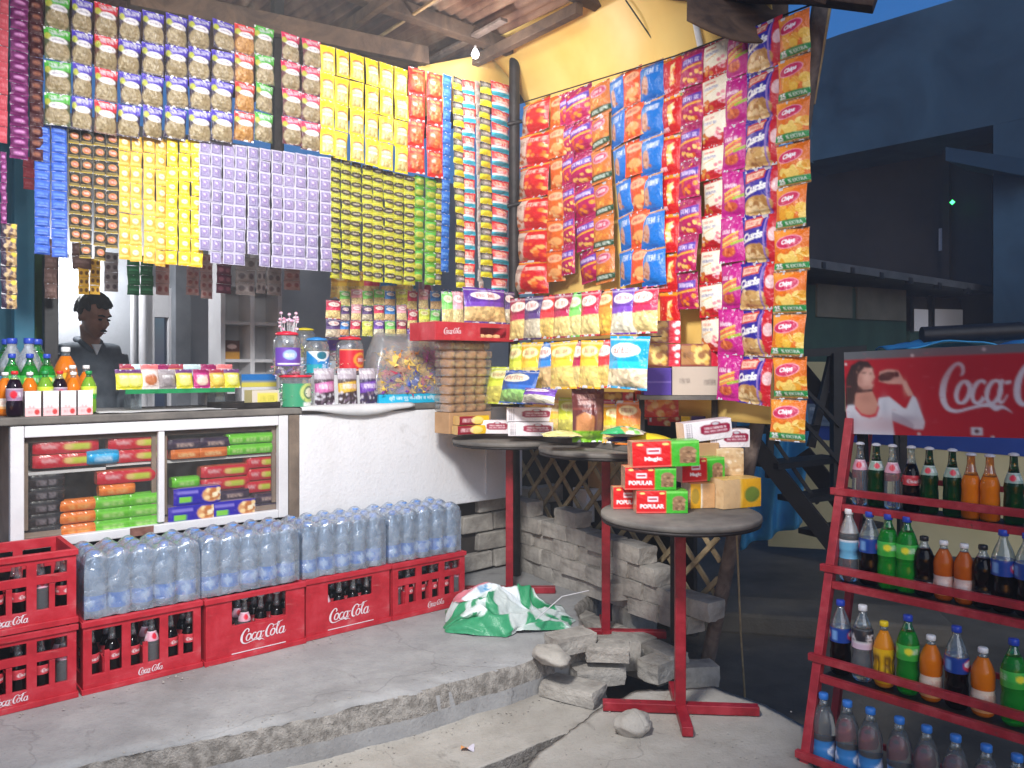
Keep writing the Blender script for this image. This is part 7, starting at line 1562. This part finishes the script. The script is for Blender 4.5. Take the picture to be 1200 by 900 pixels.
a_ = py_.pt(944, 448, -.02); b_ = py_.pt(982, 500, -.02); mb = MB(); w_ = (Vector((b_.x, b_.y, 0))-Vector((a_.x, a_.y, 0))).length
mb.grid(lambda u, v: (w_*u, 0, -(a_.z-b_.z)*v), 40, 60, cols=c.out()); tag(mb.build('wall_poster', CARD, loc=a_, rz=py_.a, printed=True), 'blue lettered poster pasted on the cream wall behind the stairs', 'poster')
# hanging blue sheet
pb_ = Pl(868, 5.9, (.9, -.44)); mb = MB()
def fn(u, v): p = pb_.pt(866+78*u, 432+ (212-30*u)*v); p.y += .05*math.sin(u*16+v*4) + .03*math.sin(v*9); return p
mb.grid(fn, 40, 30); o = mb.build('blue_tarpaulin', M_TB); md = o.modifiers.new('thick', 'SOLIDIFY'); md.thickness = .006; tag(o, 'bright blue sheet hanging behind the iron stairs', 'tarpaulin')
# iron stairs
ir = empty('iron_stairs', P(940, 640, 5.0), 0, 'black iron stairs with thin handrails beside the rack', 'stairs'); ib = P(940, 640, 5.0)
def ibar(a, b, w, nm, h=None, Ya=5., Yb=5.): mb = MB(); mb.bar(P(*a, Ya)-ib, P(*b, Yb)-ib, w, h or w); return mb.build(nm, M_BLACK, ir)
ibar((872, 505), (1000, 668), .04, 'stringer', .10, 5.0, 4.7); ibar((930, 425), (1000, 512), .03, 'stringer', .12, 5.4, 5.2); ibar((940, 530), (1010, 620), .03, 'stringer', .12, 5.4, 5.2)
for a, b in (((876, 504), (946, 500)), ((898, 545), (977, 537)), ((925, 585), (1000, 575)), ((950, 625), (1020, 612))): ibar(a, b, .20, 'tread', .035, 4.95, 5.2)
ibar((981, 414), (981, 574), .07, 'post', None, 5.1, 5.1); ibar((975, 418), (950, 524), .045, 'brace', None, 5.15, 5.15); ibar((906, 400), (901, 560), .04, 'post', None, 5.0, 5.0)
for a, b in (((900, 505), (958, 590)), ((942, 494), (1000, 560)), ((876, 470), (912, 520)), ((905, 415), (985, 500)), ((1045, 415), (1052, 560))): ibar(a, b, .022, 'handrail', None, 5.05, 5.05)
ibar((880, 418), (1000, 410), .4, 'landing', .05, 5.3, 5.3)

for k in range(7):
    x = 930 + k*34; quadwall(h2, ps, [(x, 301+.176*(x-930), -.36), (x+4, 301.7+.176*(x-930), -.36), (x+4, 309+.176*(x-930), -.36), (x, 308+.176*(x-930), -.36)], .05, M_BLACK, 'rafter_end')
# ------------------------------------------------------------------ the shopkeeper behind the counter
PX, PY = 106, 4.70
pp = P(PX, 430, PY); pz = PLAT
man = empty('person', (pp.x, pp.y, pz), TH + .15, 'man with short dark hair in a grey shirt looking down behind the counter', 'person')
def ell_(mb, c, r, rot=None, n=16):
    v, f = [], []
    for i in range(n+1):
        b = math.pi*i/n
        for j in range(n*2):
            a = math.pi*j/n; p = Vector((r[0]*math.sin(b)*math.cos(a), r[1]*math.sin(b)*math.sin(a), r[2]*math.cos(b)))
            if rot: p = rot @ p
            v.append(p + Vector(c))
    m = n*2
    for i in range(n):
        for j in range(m): f.append((i*m+j, (i+1)*m+j, (i+1)*m+(j+1) % m, i*m+(j+1) % m))
    mb.add(v, f, 0, True)
def remesh(o, vox, it=4):
    m = o.modifiers.new('join', 'REMESH'); m.mode = 'VOXEL'; m.voxel_size = vox; m.use_smooth_shade = True
    s = o.modifiers.new('soft', 'SMOOTH'); s.factor = .5; s.iterations = it
M_SKIN = mat('brown_skin', (138, 92, 70), (158, 108, 84), .5, 18., bump=.08); M_HAIR = mat('black_hair', (12, 10, 10), (22, 19, 18), .75, 60., bump=.6, bscale=160.); M_SHIRT = mat('grey_shirt', (70, 78, 86), (92, 100, 108), .85, 12., bump=.3, bscale=40.); M_TROU = mat('dark_trousers', (34, 36, 44), (46, 48, 56), .85, 9.)
HR = Matrix.Rotation(R(26), 3, 'Z') @ Matrix.Rotation(R(17), 3, 'X')      # head turned to the right and bent down; face towards -y
HC = Vector((.0, -.045, 1.545))
def hp(x, y, z): return HC + HR @ Vector((x, y, z))
mb = MB()
def he(x, y, z, rx, ry, rz): ell_(mb, hp(x, y, z), (rx, ry, rz), HR)
he(0, .01, .03, .076, .096, .088); he(0, -.02, -.035, .062, .072, .075); he(0, -.045, -.085, .036, .036, .030); he(0, -.088, -.012, .012, .016, .030); he(0, -.098, -.034, .016, .014, .012)
he(0, -.070, .030, .060, .022, .016); he(-.036, -.068, -.022, .022, .018, .018); he(.036, -.068, -.022, .022, .018, .018); he(0, -.082, -.068, .024, .010, .006); he(0, -.078, -.080, .022, .010, .007)
he(-.077, .018, -.010, .010, .020, .030); he(.077, .018, -.010, .010, .020, .030)
mb.tube([HC + HR @ Vector((0, .02, -.05)), (0, .0, 1.42), (0, .02, 1.32)], [.052, .054, .075], 14)
def limb(pts, rr): mb.tube(pts, rr, 14)
ell_(mb, (0, .02, 1.20), (.16, .10, .20)); ell_(mb, (0, .02, 1.00), (.145, .10, .17)); ell_(mb, (0, .02, .90), (.155, .105, .12))
ARM = {s: [(s*.165, .02, 1.325), (s*.225, .03, 1.05), (s*.17, -.20, .985), (s*.12, -.26, .98)] for s in (-1, 1)}
for s in (-1, 1):
    limb([(s*.06, .02, 1.33), (s*.165, .02, 1.325)], [.06, .058]); limb(ARM[s], [.052, .040, .030, .026])
    limb([(s*.085, .02, .90), (s*.095, .0, .48), (s*.10, .02, .08)], [.085, .058, .040]); ell_(mb, (s*.10, -.05, .035), (.042, .12, .034))
    ell_(mb, (s*.105, -.31, .978), (.038, .050, .017))
    for k in range(4): limb([(s*(.078+.018*k), -.34, .978), (s*(.077+.018*k), -.375-.006*(1-abs(k-1.5)), .972), (s*(.076+.018*k), -.395-.008*(1.5-abs(k-1.5)), .958)], [.009, .0085, .007])
    limb([(s*.072, -.29, .976), (s*.052, -.325, .968), (s*.050, -.345, .962)], [.011, .010, .008])
body = mb.build('body', M_SKIN, man); remesh(body, .0075, 3)
mb = MB()   # hair: cap of overlapping locks
for i in range(230):
    a = rng.uniform(0, 6.283); b = rng.uniform(0, 1.75); x, y, z = math.sin(b)*math.cos(a), math.sin(b)*math.sin(a), math.cos(b)
    if y < -.30 and z < .42: continue
    if z < .0 and (y < .1 or abs(x) < .3): continue
    c = hp(x*.080, .012 + y*.100, .036 + z*.098); d = HR @ Vector((x*.2+rng.uniform(-.5, .5), -.4+y*.4, .1-.3*b)); d.normalize(); mb.tube([c - d*.012, c + d*.012, c + d*.026 + Vector((0, 0, -.004))], [.017, .014, .003], 7)
ell_(mb, hp(0, .030, .050), (.076, .088, .080), HR); hr = mb.build('hair', M_HAIR, man); remesh(hr, .006, 1)
for s in (-1, 1):
    mb = MB(); mb.tube([hp(s*.014, -.092, .024), hp(s*.034, -.090, .030), hp(s*.054, -.078, .024)], [.004, .005, .003], 8); mb.build('eyebrow', M_HAIR, man)
    mb = MB(); ell_(mb, hp(s*.033, -.081, .004), (.015, .008, .006), HR, 8); mb.build('eye', M_BLACK, man)
mb = MB(); mb.tube([hp(-.024, -.094, -.060), hp(-.01, -.100, -.057), hp(.01, -.100, -.057), hp(.024, -.094, -.060)], [.004, .006, .006, .004], 8); mb.build('moustache', M_HAIR, man)
mb = MB(); mb.tube([hp(-.022, -.091, -.0735), hp(0, -.096, -.0735), hp(.022, -.091, -.0735)], .0035, 6); mb.build('mouth', mat('lips', (112, 58, 52), (126, 66, 60), .5), man)
mb = MB(); ell_(mb, (0, .02, 1.19), (.178, .118, .215)); ell_(mb, (0, .02, .99), (.165, .118, .19)); 
for s in (-1, 1):
    limb([(s*.07, .02, 1.335), (s*.168, .02, 1.325)], [.068, .066]); limb(ARM[s][:3], [.064, .054, .046])
shirt = mb.build('shirt', M_SHIRT, man); remesh(shirt, .012, 4)
mb = MB(); mb.tube([(-.055, -.005, 1.40), (-.06, .06, 1.415), (0, .085, 1.42), (.06, .06, 1.415), (.055, -.005, 1.40), (.02, -.075, 1.345)], [.016, .018, .018, .018, .018, .012], 10); mb.tube([(-.055, -.005, 1.40), (-.02, -.075, 1.345)], [.018, .012], 10); mb.build('collar', M_SHIRT, man)
mb = MB(); mb.prism([(-.026, 1.385), (0, 1.325), (.026, 1.385)], -.098, -.080); mb.build('undershirt', M_WHITEP, man)
mb = MB(); ell_(mb, (0, .02, .89), (.165, .115, .13))
for s in (-1, 1): limb([(s*.088, .02, .90), (s*.097, .0, .48), (s*.10, .02, .09)], [.098, .072, .062])
tr_ = mb.build('trousers', M_TROU, man); remesh(tr_, .014, 3)
man.scale = (.97, 1., 1.02)
# ------------------------------------------------------------------ light, sky, camera
w = D.worlds.new('World'); scn.world = w; w.use_nodes = True; nt = w.node_tree
bg = nt.nodes['Background']; sk = nt.nodes.new('ShaderNodeTexSky'); sk.sky_type = 'NISHITA'; sk.sun_disc = False
SUN_E, SUN_R = R(2.), R(190)
sk.sun_elevation = SUN_E; sk.sun_rotation = SUN_R; sk.ozone_density = 5.; sk.air_density = 1.; sk.dust_density = 1.
nt.links.new(sk.outputs[0], bg.inputs[0]); bg.inputs[1].default_value = .36
def lamp(name, typ, loc, e, col, **kw):
    l = D.lights.new(name, typ); l.energy = e; l.color = col
    for k, v in kw.items(): setattr(l, k, v)
    o = D.objects.new(name, l); COL.objects.link(o); o.location = loc; return o
sun = lamp('sun', 'SUN', (0, 0, 20), 1.1, (.95, .97, 1.), angle=R(50)); sun.rotation_euler = (R(62), 0, R(8))
# flood lamp hung from the roof in front of the shop, just above the picture
LP = Vector((-.4, 1.5, H+1.38)); aim = Vector((-.75, 4.4, H-.25))
fl = empty('flood_lamp', LP, 0, 'white flood lamp hanging from the roof edge in front of the shop', 'lamp')
q = (aim-LP).to_track_quat('-Z', 'Y'); fl.rotation_mode = 'XYZ'; fl.rotation_euler = q.to_euler()
mb = MB(); mb.lathe([(.02, .14), (.05, .12), (.09, .05), (.13, .0), (.125, .0), (.085, .05), (.045, .11), (.02, .12)], 24); mb.build('reflector', M_WHITEP, fl)
mb = MB(); mb.lathe([(.0, .01), (.035, .02), (.04, .06), (.02, .10), (0, .11)], 16); mb.build('bulb', emit('lamp_glow', (255, 250, 240), 6.), fl)
qi = fl.rotation_euler.to_matrix().inverted(); e1 = qi @ (S(st(500, -.5), -.5, ZR-.06) - LP); e0 = qi @ Vector((0, 0, .35)); mb = MB(); mb.tube([(0, 0, .14), e0, e1], .012); mb.build('hanger', M_IRON, fl)
sp = lamp('flood_light', 'SPOT', (0, 0, -.02), 460, (1, .985, .97), spot_size=R(112), spot_blend=.8, shadow_soft_size=.24); sp.parent = fl
def bulb(loc, r, label, e, glow):
    t = empty('light_bulb', loc, 0, label, 'light bulb'); mb = MB(); mb.lathe([(0, -r), (r*.7, -r*.75), (r, 0), (r*.8, r*.7), (r*.4, r*1.4)], 16); mb.build('globe', emit('bulb_glow', (250, 250, 255), glow), t)
    mb = MB(); mb.lathe([(r*.42, r*1.38), (r*.42, r*2.2), (r*.2, r*2.5)], 12); mb.build('socket', M_WHITEP, t)
    l = lamp('bulb_light', 'POINT', (0, 0, -r*1.6), e, (.95, .97, 1.), shadow_soft_size=r); l.parent = t
bulb(P(557, 64, 4.30), .02, 'glowing white bulb hanging under the roof before the corner pole', 13, 40.)
p = SPX(78, 314, 1.95); bulb(p, .035, 'glowing bulb on the back wall above the shopkeeper', 21, 20.)
hm = D.materials.new('bloom_haze'); hm.use_nodes = True; hn = hm.node_tree
for n in list(hn.nodes): hn.nodes.remove(n)
ho = hn.nodes.new('ShaderNodeOutputMaterial'); hv = hn.nodes.new('ShaderNodeVolumePrincipled'); hv.inputs['Density'].default_value = .014; hv.inputs['Color'].default_value = (.86, .89, .93, 1); hv.inputs['Anisotropy'].default_value = .1
hn.links.new(hv.outputs[0], ho.inputs['Volume'])
mb = MB(); mb.box((0, 31, 4.2), (124, 82, 10.4)); tag(mb.build('haze', hm), 'added thin haze volume imitating lens bloom', None, None, 'stuff')  # added volume that lifts the darks like a smeared lens
cd = D.cameras.new('Camera'); cam = D.objects.new('Camera', cd); COL.objects.link(cam); scn.camera = cam
cam.location = (0, 0, H); cam.rotation_euler = (R(90), 0, 0); cd.sensor_width = 36; cd.lens = 36*F/1200; cd.shift_y = -20/1200; cd.clip_start = .05; cd.clip_end = 500
vs = scn.view_settings; vs.view_transform = 'Standard'; vs.look = 'None'; vs.exposure = .20; vs.gamma = 1.; vs.use_curve_mapping = False
scn.render.engine = 'CYCLES'; cy = scn.cycles
cy.use_denoising = True; cy.max_bounces = 8; cy.transparent_max_bounces = 16; cy.transmission_bounces = 6; cy.diffuse_bounces = 3; cy.glossy_bounces = 3; cy.caustics_reflective = False; cy.caustics_refractive = False; cy.sample_clamp_indirect = 4.
